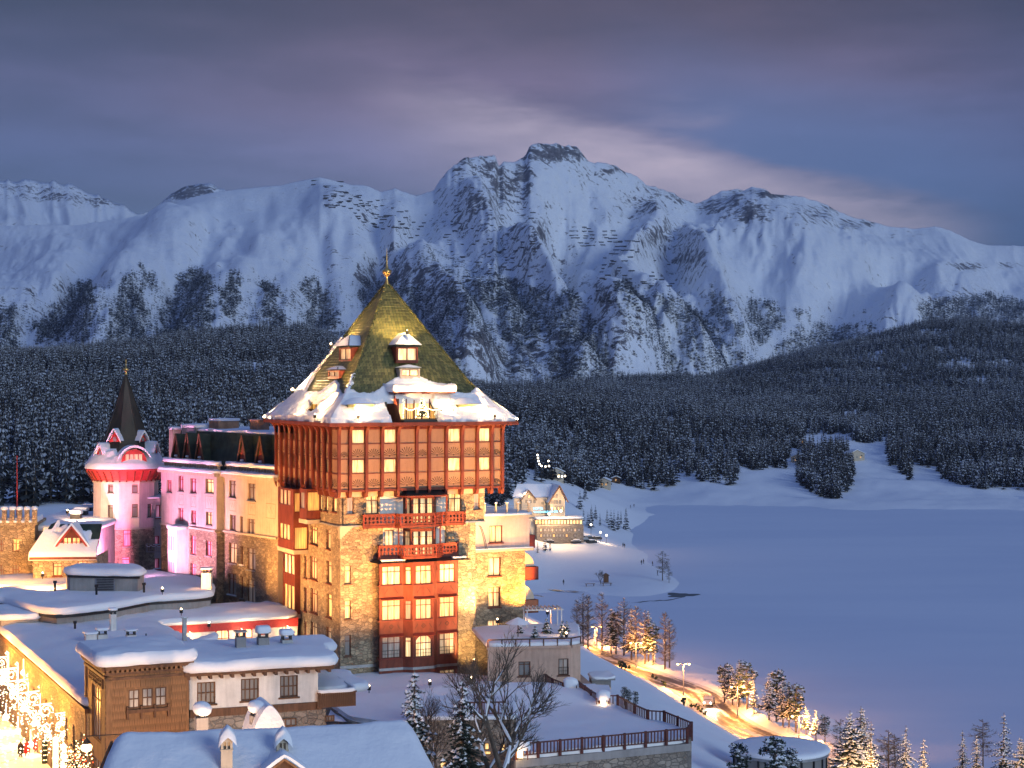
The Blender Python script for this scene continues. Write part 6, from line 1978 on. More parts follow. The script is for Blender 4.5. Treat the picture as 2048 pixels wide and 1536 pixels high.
rt = thing_part('gable_dormer', D_.root); mb = MB()
mb.face([fdd.P(g0+.3, gz0), fdd.P(g1-.3, gz0), fdd.P(g1-.3, gz0+1.0), fdd.P(gc, gz1), fdd.P(g0+.3, gz0+1.0)]); mb.build('dormer_wall', MAT['red_paint'], rt)
for s in (-1, 1):
  mb = MB(); mb.bar(fdd.P(gc, gz1+.1, .35), fdd.P(gc+s*(g1-g0)*.56, gz0+.55, .35), .12, .32); mb.build('barge_board', MAT['red_trim'], rt)
  mb = MB(); q = [fdd.P(gc, gz1+.15, .42), fdd.P(gc+s*(g1-g0)*.60, gz0+.55, .42), fdd.P(gc+s*(g1-g0)*.60, gz0+.55, -1.2), fdd.P(gc, gz1+.15, -3.2)]
  mb.face(q if s < 0 else q[::-1]); mb.build('dormer_roof', MAT['green_copper'], rt)
  mb = MB(); V = []
  for i in range(7):
    for j in range(7):
      p = Vector(q[0]).lerp(Vector(q[1]), i/6).lerp(Vector(q[3]).lerp(Vector(q[2]), i/6), j/6); p.z += .32*(1-(i/6)**6*.5)+(.03*rgw.random()); V.append(p)
  mb.mesh(V, [(i*7+j, i*7+j+1, (i+1)*7+j+1, (i+1)*7+j) for i in range(6) for j in range(6)]); mb.mesh([V[i*7] for i in range(7)]+[V[i*7]-Vector((0,0,.33)) for i in range(7)], [(i, i+1, 8+i, 7+i) for i in range(6)])
  mb.build('dormer_snow', MAT['snow'], rt, smooth=True)
for s in (0, 1):
  a0 = gc-.95+1.0*s
  mb = MB();
  for k in range(3): fdd.box(mb, a0+.42*k-.04+.03, a0+.42*k+.04+.03, gz0+.15, gz0+1.6, .02, .1)
  fdd.box(mb, a0, a0+.9, gz0+1.1, gz0+1.18, .02, .1); mb.build('window_frame', MAT['red_trim'], rt)
  pane_obj(fdd, a0, a0+.9, gz0+.2, gz0+1.6, .015, 'pane_lit', rt)
# flat roof behind
FBk = Bld('flat_roof_hall', 75, 203, 44.6, 0, 'low hall with a wide flat snowy roof below the forest', 'building')
x0 = 0; x1 = FBk.uv(190, 203)[0]
mb = MB(); mb.box(-3, x1, 0, 33, -12, 2.0); mb.build('hall_wall', MAT['grey_plaster'], FBk.root)
snow_on(FBk, [(-3,-.2),(x1,-.2),(x1,33),(-3,33)], 2.0, thick=.7, over=.2, step=1.2, seed=8, rough=.12)
for pxq, pyq, w_ in ((152, 1038, 1.2), (163, 1031, 1.4), (176, 1024, 1.2)):
  u, v = FBk.onz(pxq, pyq, 2.6); chimney(FBk, 'roof_vent', u, v, 2.6, w_, w_, .7, 'dark_metal', .45, cap=False, label='small dark roof vent with a snow cap on the low hall', cat='roof vent', group='vents on the low hall')
# low grey building with rounded snowy roof
G_ = Bld('grey_annexe', 200, 165, 31.0, 0, 'low grey building with a curved flat roof under deep snow', 'building')
zG = 64-31-23.0
gpts = [(-60,1168),(40,1155),(140,1150),(300,1150),(395,1163),(426,1178),(424,1194),(380,1198),(300,1203),(230,1217),(160,1226),(110,1230),(60,1222),(10,1206),(-60,1200)]
gp_ = [G_.onz(px_, py_, zG) for px_, py_ in gpts][::-1]
mb = MB(); ins_ = [(p[0], p[1]) for p in gp_]; cxg = sum(p[0] for p in ins_)/len(ins_); cyg = sum(p[1] for p in ins_)/len(ins_)
ins2 = [(cxg+(p[0]-cxg)*.985, cyg+(p[1]-cyg)*.96) for p in ins_]
mb.prism(ins2, -4, zG); mb.build('curved_wall', MAT['grey_plaster'], G_.root)
mb = MB(); mb.prism(ins_, zG-.35, zG); mb.build('roof_edge', MAT['dark_metal'], G_.root)
snow_on(G_, ins_, zG, thick=.75, over=.25, step=.8, rough=.14, seed=21)
for (xa, xb, y_, mt_) in ((140,171,1214,'pane_dark'),(183,208,1210,'pane_curtain'),(229,252,1207,'pane_soft'),(271,296,1204,'pane_lit'),(308,332,1202,'pane_dark')):
  u0_, v0_ = G_.onz(xa, y_+4, zG-.6); u1_, v1_ = G_.onz(xb, y_+2, zG-.6)
  f = Face(G_, (u0_, v0_-.25), (u1_-u0_, v1_-v0_)); L = math.hypot(u1_-u0_, v1_-v0_)
  window(f, (0, L, zG-1.35, zG-.45), mt_, cols=1, transom=0, rev=.02, fw=.12, off=.12, sill=False, fm='brown_wood')
# penthouse
px0, px1 = 138, 285
dph = 184.0; P_ = lambda px_, d: G_.uv(px_, d)
zp0 = zG+.3; zp1 = 33-(1150-768)/F*dph
pp = [P_(140, dph), P_(275, dph-1.2), P_(288, dph+1.5), P_(270, dph+5), P_(160, dph+5), P_(133, dph+2)]
mb = MB(); mb.prism([tuple(p) for p in pp], zp0-1, zp1); ph_ = mb.build('penthouse', MAT['grey_plaster'], G_.root)
f = Face(G_, P_(140, dph), Vector(P_(275, dph-1.2))-Vector(P_(140, dph)))
a0 = f.pix(194, 1170)[0]; a1 = f.pix(228, 1170)[0]
mb = MB(); f.box(mb, a0-.15, a1+.15, zp0, zp1-.05, -.02, .08, 0)
for k in range(9): z_ = zp0+.25+k*(zp1-zp0-.5)/9; f.box(mb, a0, a1, z_, z_+.08, .08, .14, 1)
mb.build('louvre_grille', [MAT['zinc'], MAT['dark_metal']], ph_)
mb = MB(); f.box(mb, -.2, f.pix(280,1150)[0], zp1-.25, zp1, -.05, .2); mb.build('dark_fascia', MAT['dark_metal'], ph_)
snow_on(ph_, [tuple(p) for p in pp], zp1, thick=.8, over=.45, step=.45, rough=.14, seed=31)
def pipe(b, px_, py_, zl, h=.9, r=.12, label='thin black vent pipe standing in the roof snow', group='vent pipes on the snowy flat roofs'):
  u, v = b.onz(px_, py_, zl); mb = MB(); mb.tube([(0,0,-.6),(0,0,h)], r, 8); mb.tube([(0,0,h-.05),(0,0,h+.2)], r*1.7, 8)
  o = mb.build('vent_pipe', MAT['dark_metal']); o.location = b.world((u, v, zl)); tag(o, label, 'vent pipe', group)
for q, l_ in zip(((110,1182), (193,1190), (283,1163), (288,1186)), ('left of the grey penthouse', 'in front of the louvre grille', 'behind the right end of the penthouse', 'right of the penthouse near the roof edge')): pipe(G_, q[0], q[1], zG+.75, label='thin black vent pipe '+l_)
u, v = G_.onz(414, 1180, zG+.6); chimney(G_, 'white_chimney', u, v, zG+.6, 1.0, 1.0, 1.9, 'white_plaster', .12, pot=True, label='white chimney with arched openings at the right end of the curved roof')
mb = MB(); V, Fc = slab([P_(372,157.5), P_(433,163), P_(432,160.5), P_(380,155.5)], zG-1.1, thick=.45, over=.2, step=.5, seed=4); mb.mesh(V, Fc); mb.build('lower_ledge_snow', MAT['snow'], G_.root, smooth=True)
# big annexe along the street
A_ = Bld('street_annexe', 178, 130.5, 31.0, 25, 'long yellow lit stone building with a vast flat snow roof along the street', 'building')
zA2 = 33-24.2-.6
outl = [(0,0),(15,0),(15,42),(30.2,42),(30.2,52),(0,52)]
fs = A_.left(0)
sw = []
for k in range(14):
  v_ = 3.0+k*3.15
  for z_ in (3.9,):
    sw.append((-v_-.45, -v_+.45, z_, z_+1.9))
  if k % 2 == 0: sw.append((-v_-.5, -v_+.5, .2, 2.6))
mb = MB(); fs.wall(mb, -52, 0, -3, zA2, sw, rev=.55)
A_.front(0).wall(mb, 0, 15, -3, zA2, [])
mb.face([(15,0,-3),(15,42,-3),(15,42,zA2),(15,0,zA2)]); mb.face([(0,0,zA2),(15,0,zA2),(15,52,zA2),(0,52,zA2)]); mb.face([(15,42,zA2),(30.2,42,zA2),(30.2,52,zA2),(15,52,zA2)])
mb.build('stone_wall', MAT['rubble_stone'], A_.root)
for h in sw: window(fs, h, 'pane_amber', cols=2, transom=0, rev=.5, fm='red_paint', sillm='rubble_stone')
mb = MB(); mb.box(-.35, -.0, -.2, 52, zA2-.35, zA2-.02); mb.build('eave_board', MAT['brown_wood'], A_.root)
snow_on(A_, outl, zA2, thick=.75, over=.35, step=1.1, rough=.16, seed=41, inset=(.5,1.3,2.6,4.2))
# white and red court facade
fr = A_.front(42.25);
fr0 = fr.pix(352, 1270)[0]
rw_ = [fr.rect(430,1258,458,1296), fr.rect(478,1255,505,1296), fr.rect(516,1251,533,1270), fr.rect(565,1248,578,1264)]
mb = MB(); fr.wall(mb, 15, 30.2, -3, zA2-.9, rw_, rev=.15, m=0); fr.wall(mb, 15, 30.2, zA2-.9, zA2-.02, [], m=1, off=.25)
fr.box(mb, 15, 30.2, zA2-.92, zA2-.9, -.02, .25, 1)
mb.build('court_wall', [MAT['white_plaster'], MAT['red_trim']], A_.root)
for i, h in enumerate(rw_): window(fr, h, 'pane_white_lit' if i < 3 else 'pane_lit', cols=2, transom=.5 if i < 2 else 0, rev=.15, fm='red_trim', arch=i < 2, sill=False)
for px_, py_, l_ in ((150,1258,'left of the barrel cowl chimney'),(213,1237,'small one below the curved roof')): pipe(A_, px_, py_, zA2+.75, .6, .11, label='black vent pipe on the vast flat roof, '+l_)
def roof_thing(b, zl, px_, py_, w, d, h, name, label, **k):
  u, v = b.onz(px_, py_, zl); return chimney(b, name, u, v, zl-.05, w, d, h, label=label, **k)
roof_thing(A_, zA2+.75, 181, 1283, 1.0, 1.0, .75, 'double_chimney', 'square white chimney with a round barrel cowl on the big flat roof', mat='white_plaster', snow=.15)
roof_thing(A_, zA2+.75, 204, 1280, .9, .9, .6, 'hooded_chimney', 'white chimney with a small pointed metal hood beside the barrel cowl', mat='white_plaster', snow=.2, pot=True)
roof_thing(A_, zA2+.75, 226, 1262, .55, .55, 1.7, 'slim_chimney', 'slim white chimney with a gabled cap standing in the middle of the flat roof', mat='white_plaster', snow=.2, pot=True)
roof_thing(A_, zA2+.75, 262, 1290, .85, .85, 1.0, 'open_chimney', 'white chimney with a dark open cowl right of the slim chimney', mat='white_plaster', snow=.1, pot=True)
roof_thing(A_, zA2+.75, 369, 1282, .35, .35, 2.2, 'flue_chimney', 'tall thin pale flue rising beside the court', mat='zinc', snow=.05)
roof_thing(A_, zA2+.75, 292, 1290, .1, .1, 1.1, 'thin_mast', 'thin dark mast beside the open white chimney', mat='dark_metal', snow=0, cap=False, cat='mast')
roof_thing(A_, zA2+.75, 243, 1291, .7, .7, .3, 'round_vent', 'low round vent beside the open white chimney', mat='zinc', snow=.1, cat='roof vent')
# step in the roof at the far left end
mb = MB()
ul, vl = A_.onz(52, 1246, zA2+.3); V, Fc = slab([(-.3, 44), (-.3, 52.5), (3.8, 52.5), (3.8, 44)], zA2+1.2, thick=.6, over=.3, step=.6, seed=3); mb.mesh(V, Fc); mb.build('step_snow', MAT['snow'], A_.root, smooth=True)
mb = MB(); mb.box(-.02, 3.6, 44.2, 52.3, zA2+.1, zA2+1.2); mb.build('roof_step', MAT['grey_plaster'], A_.root)
# brown shingled corner house
B_h = Bld('shingled_house', 215, 124.5, 26.0, 25, 'tall brown shingled corner house with carved cornice and a thick snow cap', 'house')
zBt = B_h.front(0).pix(215, 1330)[1]
fbF = B_h.front(0); fbL = B_h.left(0)
aBr = fbF.pix(377, 1400)[0]; vB = -fbL.pix(172, 1400)[0]
wf = [fbF.rect(257,1379,279,1417), fbF.rect(284,1376,306,1414), fbF.rect(310,1374,333,1412)]
mb = MB(); fbF.wall(mb, 0, aBr, -2, zBt, wf, rev=.12);
wl3 = [(-vB*.72, -vB*.28, zBt-6.2, zBt-2.2), (-vB*.72, -vB*.28, zBt-11.5, zBt-7.6)]
fbL.wall(mb, -vB, 0, -2, zBt, wl3, rev=.2)
mb.face([(aBr,0,-2),(aBr,vB,-2),(aBr,vB,zBt),(aBr,0,zBt)]); mb.face([(0,vB,-2),(0,vB,zBt),(aBr,vB,zBt),(aBr,vB,-2)])
mb.build('timber_wall', MAT['shingle_wood'], B_h.root)
for h in wf: window(fbF, h, 'pane_curtain', cols=2, transom=.5, rev=.12, fm='brown_wood', sill=False)
for h in wl3: window(fbL, h, 'pane_dark', cols=4, transom=.25, rev=.2, fm='shingle_wood', sill=False)
# wooden shingles: rows of boards with rounded ends
smesh = MB(); w_s = .17
smesh.mesh([(-w_s/2,0,.0),(0,-.0,-.05),(w_s/2,0,0),(w_s/2,0,.6),(-w_s/2,0,.6),(-w_s/2,-.075,0),(0,-.08,-.07),(w_s/2,-.075,0),(w_s/2,-.01,.6),(-w_s/2,-.01,.6)], [(5,6,7,8,9),(0,5,9,4),(2,3,8,7),(0,1,6,5),(1,2,7,6)])
sme = bpy.data.meshes.new('wood_shingle'); sme.from_pydata(smesh.v, [], smesh.f); sme.materials.append(MAT['shingle_wood']); sme.update()
cnt_sh = 0; extra = MB(); rgs = random.Random(12)
for r_ in range(19):
  zr_0 = zBt-1.15-r_*.56
  nsh = int(aBr/(w_s+.02))
  for k in range(nsh):
    a = .12+(k+.5+.4*(r_ % 2))*(aBr-.30)/nsh
    if any(h[0]-.28 < a < h[1]+.28 and h[2]-.35 < zr_0+.45 < h[3]+.35 for h in wf): continue
    if cnt_sh < 285:
      o = put(bpy.data.objects.new('shingle', sme), B_h.root); cnt_sh += 1
      o.location = fbF.P(a, zr_0+rgs.uniform(-.025,.025), .003+rgs.uniform(0,.02)); o.rotation_euler = (0, rgs.uniform(-.02,.02), 0); o.scale = (1, 1+rgs.uniform(0,.8), 1)
    else:
      off = rgs.uniform(-.03,.03); dz = rgs.uniform(0, .02)
      P0 = [fbF.P(a+x, zr_0+off+z, .003-y+dz) for x, y, z in smesh.v]; extra.mesh(P0, smesh.f)
if extra.v: tag(extra.build('shingle', MAT['shingle_wood'], B_h.root), kind='stuff')
mb = MB()   # carved corner posts, window aprons, cornice with dentils
for a in (0.0, 1.0): pass
mb.box(-.14, .30, -.16, .0, -2, zBt-.9); mb.box(-.16, .0, -.0, .4, -2, zBt-.9); mb.box(-.12, .0, vB-.35, vB, -2, zBt-.9); mb.box(aBr-.22, aBr, -.12, 0, -2, zBt-.9)
mb.build('corner_post', MAT['shingle_wood'], B_h.root)
mb = MB()
k0 = 0
for k in range(34): z_ = zBt-1.3-k*.38; mb.box(-.19, -.145, -.195, -.10, z_, z_+.2)
tag(mb.build('carved_knob', MAT['brown_wood'], B_h.root), kind='stuff')
for (A0, A1, f_) in ((-.25, aBr+.25, fbF), (-vB-.1, .2, fbL)):
  mb = MB();
  for q_, (z0, z1, o_) in enumerate(((zBt-1.15,zBt-.95,.16),(zBt-.75,zBt-.55,.26),(zBt-.36,zBt-.16,.45),(zBt-.155,zBt+.0,.62))): f_.box(mb, A0, A1, z0, z1, -.05-.003*q_, o_)
  mb.build('cornice', MAT['brown_wood'], B_h.root)
  n = int((A1-A0)/.36); mb = MB()
  for k in range(n): a = A0+(k+.5)*(A1-A0)/n; f_.box(mb, a-.09, a+.09, zBt-.56, zBt-.36, 0, .4)
  tag(mb.build('dentil', MAT['shingle_wood'], B_h.root), kind='stuff')
mb = MB(); A0 = wf[0][0]-.2; A1 = wf[2][1]+.2; fbF.box(mb, A0, A1, wf[0][2]-.32, wf[0][2]-.06, 0, .22)
for k in range(4): a = A0+.1+(A1-A0-.2)*k/3; fbF.box(mb, a-.06, a+.06, wf[0][2]-.75, wf[0][2]+.2, .0, .26)
mb.build('window_apron', MAT['brown_wood'], B_h.root)
mb = MB();
for k in range(3): z_ = wl3[0][3]+.25+k*.28; fbL.box(mb, -vB*.8, -vB*.2, z_, z_+.07, 0, .08)
for k in range(7): a = -vB*.8+vB*.6*k/6; fbL.box(mb, a-.03, a+.03, wl3[0][3]+.2, wl3[0][3]+.9, 0, .10)
mb.build('lattice_panel', MAT['brown_wood'], B_h.root)
snow_on(B_h, [(-.75,-.75),(aBr+.35,-.75),(aBr+.35,vB*.9),(-.75,vB*.9)], zBt+.02, thick=.95, over=.30, step=.5, rough=.18, seed=51)
# white house with three windows
H_ = Bld('white_house', 379, 127.8, 26.0, 20, 'white plastered house with three brown framed windows and deep roof snow', 'house')
fh = H_.front(0); aH = fh.pix(636, 1370)[0]; zH1 = fh.pix(500, 1341)[1]; zH0 = fh.pix(500, 1412)[1]
hw_ = [fh.rect(394,1364,431,1408), fh.rect(482,1357,518,1401), fh.rect(560,1351,596,1394)]
mb = MB(); fh.wall(mb, 0, aH, zH0, zH1, hw_, rev=.2, m=0); fh.wall(mb, 0, aH+.6, -2, zH0-.6, [], m=1)
fh.box(mb, 0, aH+.3, zH0-.6, zH0, -.1, .12, 2)
uH = aH; mb.face([(uH,0,zH0),(uH,9,zH0),(uH,9,zH1),(uH,0,zH1)], 3)
mb.build('house_wall', [MAT['white_plaster'], MAT['rubble_dark'], MAT['brown_wood'], MAT['grey_plaster']], H_.root)
for h in hw_:
  w_ = window(fh, h, 'pane_dark' , cols=4, transom=.5, rev=.2, fm='brown_wood', fw=.10)
mb = MB(); fh.box(mb, -.5, aH+1.0, zH1-.05, zH1+.12, -9, 1.0); fh.box(mb, -.5, aH+1.0, zH1+.122, zH1+.28, -9, 1.12); mb.build('roof_board', MAT['brown_wood'], H_.root)
mb0 = MB(); mb0.box(-.10, .10, -.95, 0, -.28, -.02); rft = mb0.build('rafter', MAT['brown_wood'], H_.root); rft.location = fh.P(-.2, zH1-.03, 0)
for k in range(1, 14):
  q = rft.copy(); COL.objects.link(q); q.parent = H_.root; q.location = fh.P(-.2+k*(aH+.9)/13, zH1-.03, 0)
snow_on(H_, [(-.5,-1.15),(aH+1.15,-1.15),(aH+1.3,4.5),(aH+2.6,5.2),(aH+2.8,9.6),(-.5,9.6)], zH1+.28, thick=.85, over=.35, step=.6, rough=.14, seed=61)
zHr = zH1+1.1
roof_thing(H_, zHr, 481, 1296, .75, .75, .95, 'chimney', 'dark square chimney without snow on the white house roof', mat='grey_plaster', snow=0, pot=True)
roof_thing(H_, zHr, 526, 1291, .85, .85, .7, 'chimney', 'grey chimney with a round snow bonnet in the middle of the white house roof', mat='grey_plaster', snow=.5, pot=True)
roof_thing(H_, zHr, 573, 1286, .85, .85, .35, 'chimney', 'low chimney with stacked dark cowl and snow on the white house roof', mat='zinc', snow=.4, pot=True)
# its wooden balcony at the right end
bb = thing_part('corner_balcony', H_.root)
fq = H_.front(-.3); b0 = fq.pix(634, 1400)[0]; b1 = fq.pix(711, 1400)[0]; bz0 = fq.pix(670, 1414)[1]; bz1 = fq.pix(670, 1386)[1]
mb = MB();
nb = int((b1-b0)/.16)
mb.box(b0, b1, -.3, 5, bz0, bz0+.15)
mb.build('balcony_floor', MAT['brown_wood'], bb)
bm_ = MB(); bm_.box(-.07, .07, -.04, 0, 0, bz1-bz0); bo = bm_.build('plank', MAT['brown_wood'], bb); bo.location = (b0+.1, -.3, bz0)
for k in range(1, nb):
  q = bo.copy(); COL.objects.link(q); q.parent = bb; q.location = (b0+.1+k*(b1-b0-.2)/(nb-1), -.3, bz0)
for k in range(14):
  q = bo.copy(); COL.objects.link(q); q.parent = bb; q.location = (b1-.02, -.2+k*.34, bz0); q.rotation_euler = (0, 0, R(90)); q.scale = (2.0,1,1)
mb = MB(); mb.box(b0, b1+.08, -.42, -.24, bz1, bz1+.1); mb.box(b1-.1, b1+.08, -.24, 5, bz1, bz1+.1); mb.build('hand_rail', MAT['brown_wood'], bb)
mb = MB(); V, Fc = slab([(b0,-.42),(b1+.1,-.42),(b1+.1,-.15),(b0,-.15)], bz1+.1, thick=.25, over=.06, step=.3, rough=.06, inset=()); mb.mesh(V, Fc)
V, Fc = slab([(b1-.15,-.2),(b1+.12,-.2),(b1+.12,5),(b1-.15,5)], bz1+.1, thick=.28, over=.06, step=.3, rough=.06, inset=()); mb.mesh(V, Fc)
mb.build('rail_snow', MAT['snow'], bb, smooth=True)
mb = MB(); V, Fc = slab([(aH+.3,1.2),(b1+1.5,1.6),(b1+1.4,9),(aH+.3,9)], bz1-.3, thick=.6, over=.3, step=.6, rough=.15); mb.mesh(V, Fc); mb.build('side_roof_snow', MAT['snow'], H_.root, smooth=True)
# lower stone storey windows
for r in ((560,1436,592,1452),(650,1430,668,1442)):
  h = fh.rect(*r); window(fh, h, 'pane_dark', cols=3, transom=0, rev=.0, off=.06, fm='brown_wood', sill=False)
# nearest roof at the bottom
N_ = Bld('near_house', 232, 104, 20.0, 12.5, 'nearest house with a smooth snow covered gable roof at the bottom', 'house')
zN = 44-(1462-768)/F*104
aN = N_.front(0).pix(822, 1440)[0]
mb = MB(); V = []; nu, nv = 70, 40
for i in range(nv+1):
  t = i/nv                      # 0 at the back eave, .3 ridge, 1 front eave
  s = (t-.3)*11.5
  for j in range(nu+1):
    q = j/nu
    x = -0.1+(aN+.2)*q+(-.28*max(s,0)*(1-q))+(.22*max(s,0)*q)
    y = -s
    ze = zN-abs(s)*.52-.10*math.exp(-(s/.9)**2)*1.2
    edge = min(q, 1-q)*(aN)
    ze -= .55*math.exp(-(edge/.35)**1.4)
    ze += float(fbm(np.array(x*.35), np.array(y*.35), 3, 91)-.5)*.45
    if 0 < i < nv: pass
    else: ze -= .3
    V.append((x, y, ze))
mb.mesh(V, [(i*(nu+1)+j, (i+1)*(nu+1)+j, (i+1)*(nu+1)+j+1, i*(nu+1)+j+1) for i in range(nv) for j in range(nu)])
for jj in (0, nu):   # closed thick verges
  E = [V[i*(nu+1)+jj] for i in range(nv+1)]; m_ = MB
  q = [(e[0]+(.08 if jj == 0 else -.08), e[1], e[2]-.42) for e in E]
  mb.mesh(E+q, [(i, i+1, nv+2+i, nv+1+i) if jj else (i+1, i, nv+1+i, nv+2+i) for i in range(nv)])
mb.build('roof_snow', MAT['snow'], N_.root, smooth=True)
mb = MB()
for s0, s1 in ((0, 8.0), (0, -3.2)):
  mb.bar((-.25-.28*0, -s0, zN-.75), (-.25-.28*max(s1,0), -s1, zN-.75-abs(s1)*.52), .12, .35)
mb.build('barge_board', MAT['brown_wood'], N_.root)
mb = MB(); mb.face([(.7,3.0,zN-2.6),(.7,0,zN-1.0),(.7,-7.2,zN-4.8),(.7,-7.2,-1),(.7,3,-1)][::-1]); mb.face([(aN-.7,3.0,zN-2.6),(aN-.7,0,zN-1.0),(aN-.7,-7.2,zN-4.8),(aN-.7,-7.2,-1),(aN-.7,3,-1)]); mb.face([(.7,-7.2,-1),(aN-.7,-7.2,-1),(aN-.7,-7.2,zN-4.8),(.7,-7.2,zN-4.8)]); mb.face([(.7,3,-1),(.7,3,zN-2.6),(aN-.7,3,zN-2.6),(aN-.7,3,-1)])
mb.build('gable_wall', MAT['brown_wood'], N_.root)
mb = MB()
mb.face([(-.2,3.1,zN-2.62),(aN+.1,3.1,zN-2.62),(aN+.1,0,zN-.98),(-.2,0,zN-.98)]); mb.face([(-.2,0,zN-.98),(aN+.1,0,zN-.98),(aN+1.4,-7.8,zN-5.0),(-2.2,-7.8,zN-5.0)]); mb.build('roof_deck', MAT['brown_wood'], N_.root)
def near_chimney(px_, ytop, ybot, label, v, w=.68, hs=1.0):
  f = N_.front(v); a = f.pix(px_, ybot)[0]; z1 = f.pix(px_, ytop)[1]; z0 = f.pix(px_, ybot)[1]
  wp = N_.world((a, v, 0)); rt = thing('gabled_chimney', wp, N_.a, label, 'chimney'); h = w/2
  mb = MB(); zg = z1; fz = Face(N_, (0,0), (1,0))
  for sx in (-1, 1): mb.box(sx*h*.8-.07 if sx < 0 else h*.8-.07, sx*h*.8+.07 if sx < 0 else h*.8+.07, -h, h, zg-.42, zg)
  mb.box(-h*.1, h*.1, -h, h, zg-.42, zg); mb.box(-h, h, -h, h, z0-1.4, zg-.42); mb.box(-h, h, -h*.3, h*.3, zg-.42, zg-.004)
  mb.box(-h-.04, h+.04, -h-.04, h+.04, zg-.50, zg-.44)
  mb.build('shaft', MAT['cream_plaster'], rt)
  mb = MB(); mb.face([(-h,-h,zg),(h,-h,zg),(0,-h,zg+.34)]); mb.face([(h,h,zg),(-h,h,zg),(0,h,zg+.34)])
  mb.mesh([(-h-.12,-h-.1,zg-.06),(0,-h-.1,zg+.40),(0,h+.1,zg+.40),(-h-.12,h+.1,zg-.06),(h+.12,-h-.1,zg-.06),(h+.12,h+.1,zg-.06)], [(0,1,2,3),(1,4,5,2),(3,2,1,0)])
  mb.build('gable_cap', MAT['cream_plaster'], rt)
  mb = MB(); V = []; n1 = 12
  for i in range(n1+1):
    for j in range(n1+1):
      x = -1+2*i/n1; y = -1+2*j/n1
      rr = max(abs(x), abs(y)); xx = x*(h+.22)+.06; yy = y*(h+.25)
      zz = zg+.36-.40*abs(x)+hs*.62*math.sqrt(max(0, 1-(.62*x*x+.5*y*y)))*(1-rr**7*.55)
      V.append((xx, yy, zz-.25*(rr > .99)))
  mb.mesh(V, [(i*(n1+1)+j, (i+1)*(n1+1)+j, (i+1)*(n1+1)+j+1, i*(n1+1)+j+1) for i in range(n1) for j in range(n1)])
  b_ = [V[j*(n1+1)] for j in range(n1+1)];
  mb.build('snow_cap', MAT['snow'], rt, smooth=True)
near_chimney(453, 1482, 1536, 'beige gabled chimney with a tall snow hood on the near roof, the left one', -3.2)
near_chimney(564, 1484, 1510, 'beige gabled chimney with a leaning snow hood above the small dormer of the near roof', -2.4)
# small dormer at the bottom edge
f = N_.front(-4.6); a = f.pix(568, 1530)[0]; z = f.pix(568, 1520)[1]
rt = thing_part('small_dormer', N_.root); mb = MB()
mb.face([f.P(a-1.1, z-.75), f.P(a+1.1, z-.75), f.P(a, z+.15)]); mb.build('dormer_wall', MAT['brown_wood'], rt)
mb = MB(); V = []
for i in range(9):
  for j in range(13):
    q = -1+2*j/12; V.append(f.P(a+q*1.35, z+.40-.95*abs(q)**1.2+.12*math.sin(i), .35-3.4*i/8))
mb.mesh(V, [(i*13+j, i*13+j+1, (i+1)*13+j+1, (i+1)*13+j) for i in range(8) for j in range(12)]); mb.mesh(V[:13]+[(p[0], p[1], p[2]-.25) for p in V[:13]], [(13+j, 14+j, j+1, j) for j in range(12)])
mb.build('dormer_snow', MAT['snow'], rt, smooth=True)
mb = MB()
for s_ in (-1, 1): mb.bar(f.P(a, z+.12, .38), f.P(a+s_*1.3, z-.85, .38), .10, .12)
mb.build('barge_board', MAT['shingle_wood'], rt)
# snowy heads of chimneys and a conifer-like heap between the white house and the near roof
K_ = Bld('rear_gable', 545, 116, 26.0, 20, 'small steep gable roof buried in snow behind the near roof', 'roof')
f = K_.front(0);
mb = MB(); a0, a1, z0, z1 = f.rect(506, 1412, 572, 1462); V = []
for i in range(10):
  for j in range(17):
    q = -1+2*j/16; V.append(f.P((a0+a1)/2+q*(a1-a0)*.55, z0-1+(z1-z0+1)*max(0., math.cos(q*1.45))**.75+.05*math.sin(i*2+j), .1-3.5*i/9))
mb.mesh(V, [(i*17+j, i*17+j+1, (i+1)*17+j+1, (i+1)*17+j) for i in range(9) for j in range(16)]); mb.face([V[j] for j in range(17)])
mb.build('roof_snow', MAT['snow'], K_.root, smooth=True)
def snow_head(px_, py_, d, r, label, h=1.6):
  p = Vector(((px_-1024)/F*d, d, CZ-(py_-768)/F*d)); rt = thing('snow_capped_chimney', p, R(20), label, 'chimney')
  mb = MB(); mb.box(-r*.62, r*.62, -r*.62, r*.62, -h-1.5, -.35); mb.build('shaft', MAT['grey_plaster'], rt)
  mb = MB()
  for sx in (-1, 0, 1): mb.box(sx*r*.45-.05, sx*r*.45+.05, -r*.5, r*.5, -.35, -.02)
  mb.build('cowl', MAT['dark_metal'], rt)
  mb = MB(); sph(mb, (0,0,r*.35), r*1.05, 14, 0, .75); o = mb.build('snow_cap', MAT['snow'], rt, smooth=True); o.rotation_euler = (.15, .2, 0)
snow_head(512, 1420, 117, .62, 'grey chimney with a large tilted snow ball behind the near roof ridge')
snow_head(403, 1424, 119, .66, 'leaning lump of snow on a low chimney under the left window of the white house')
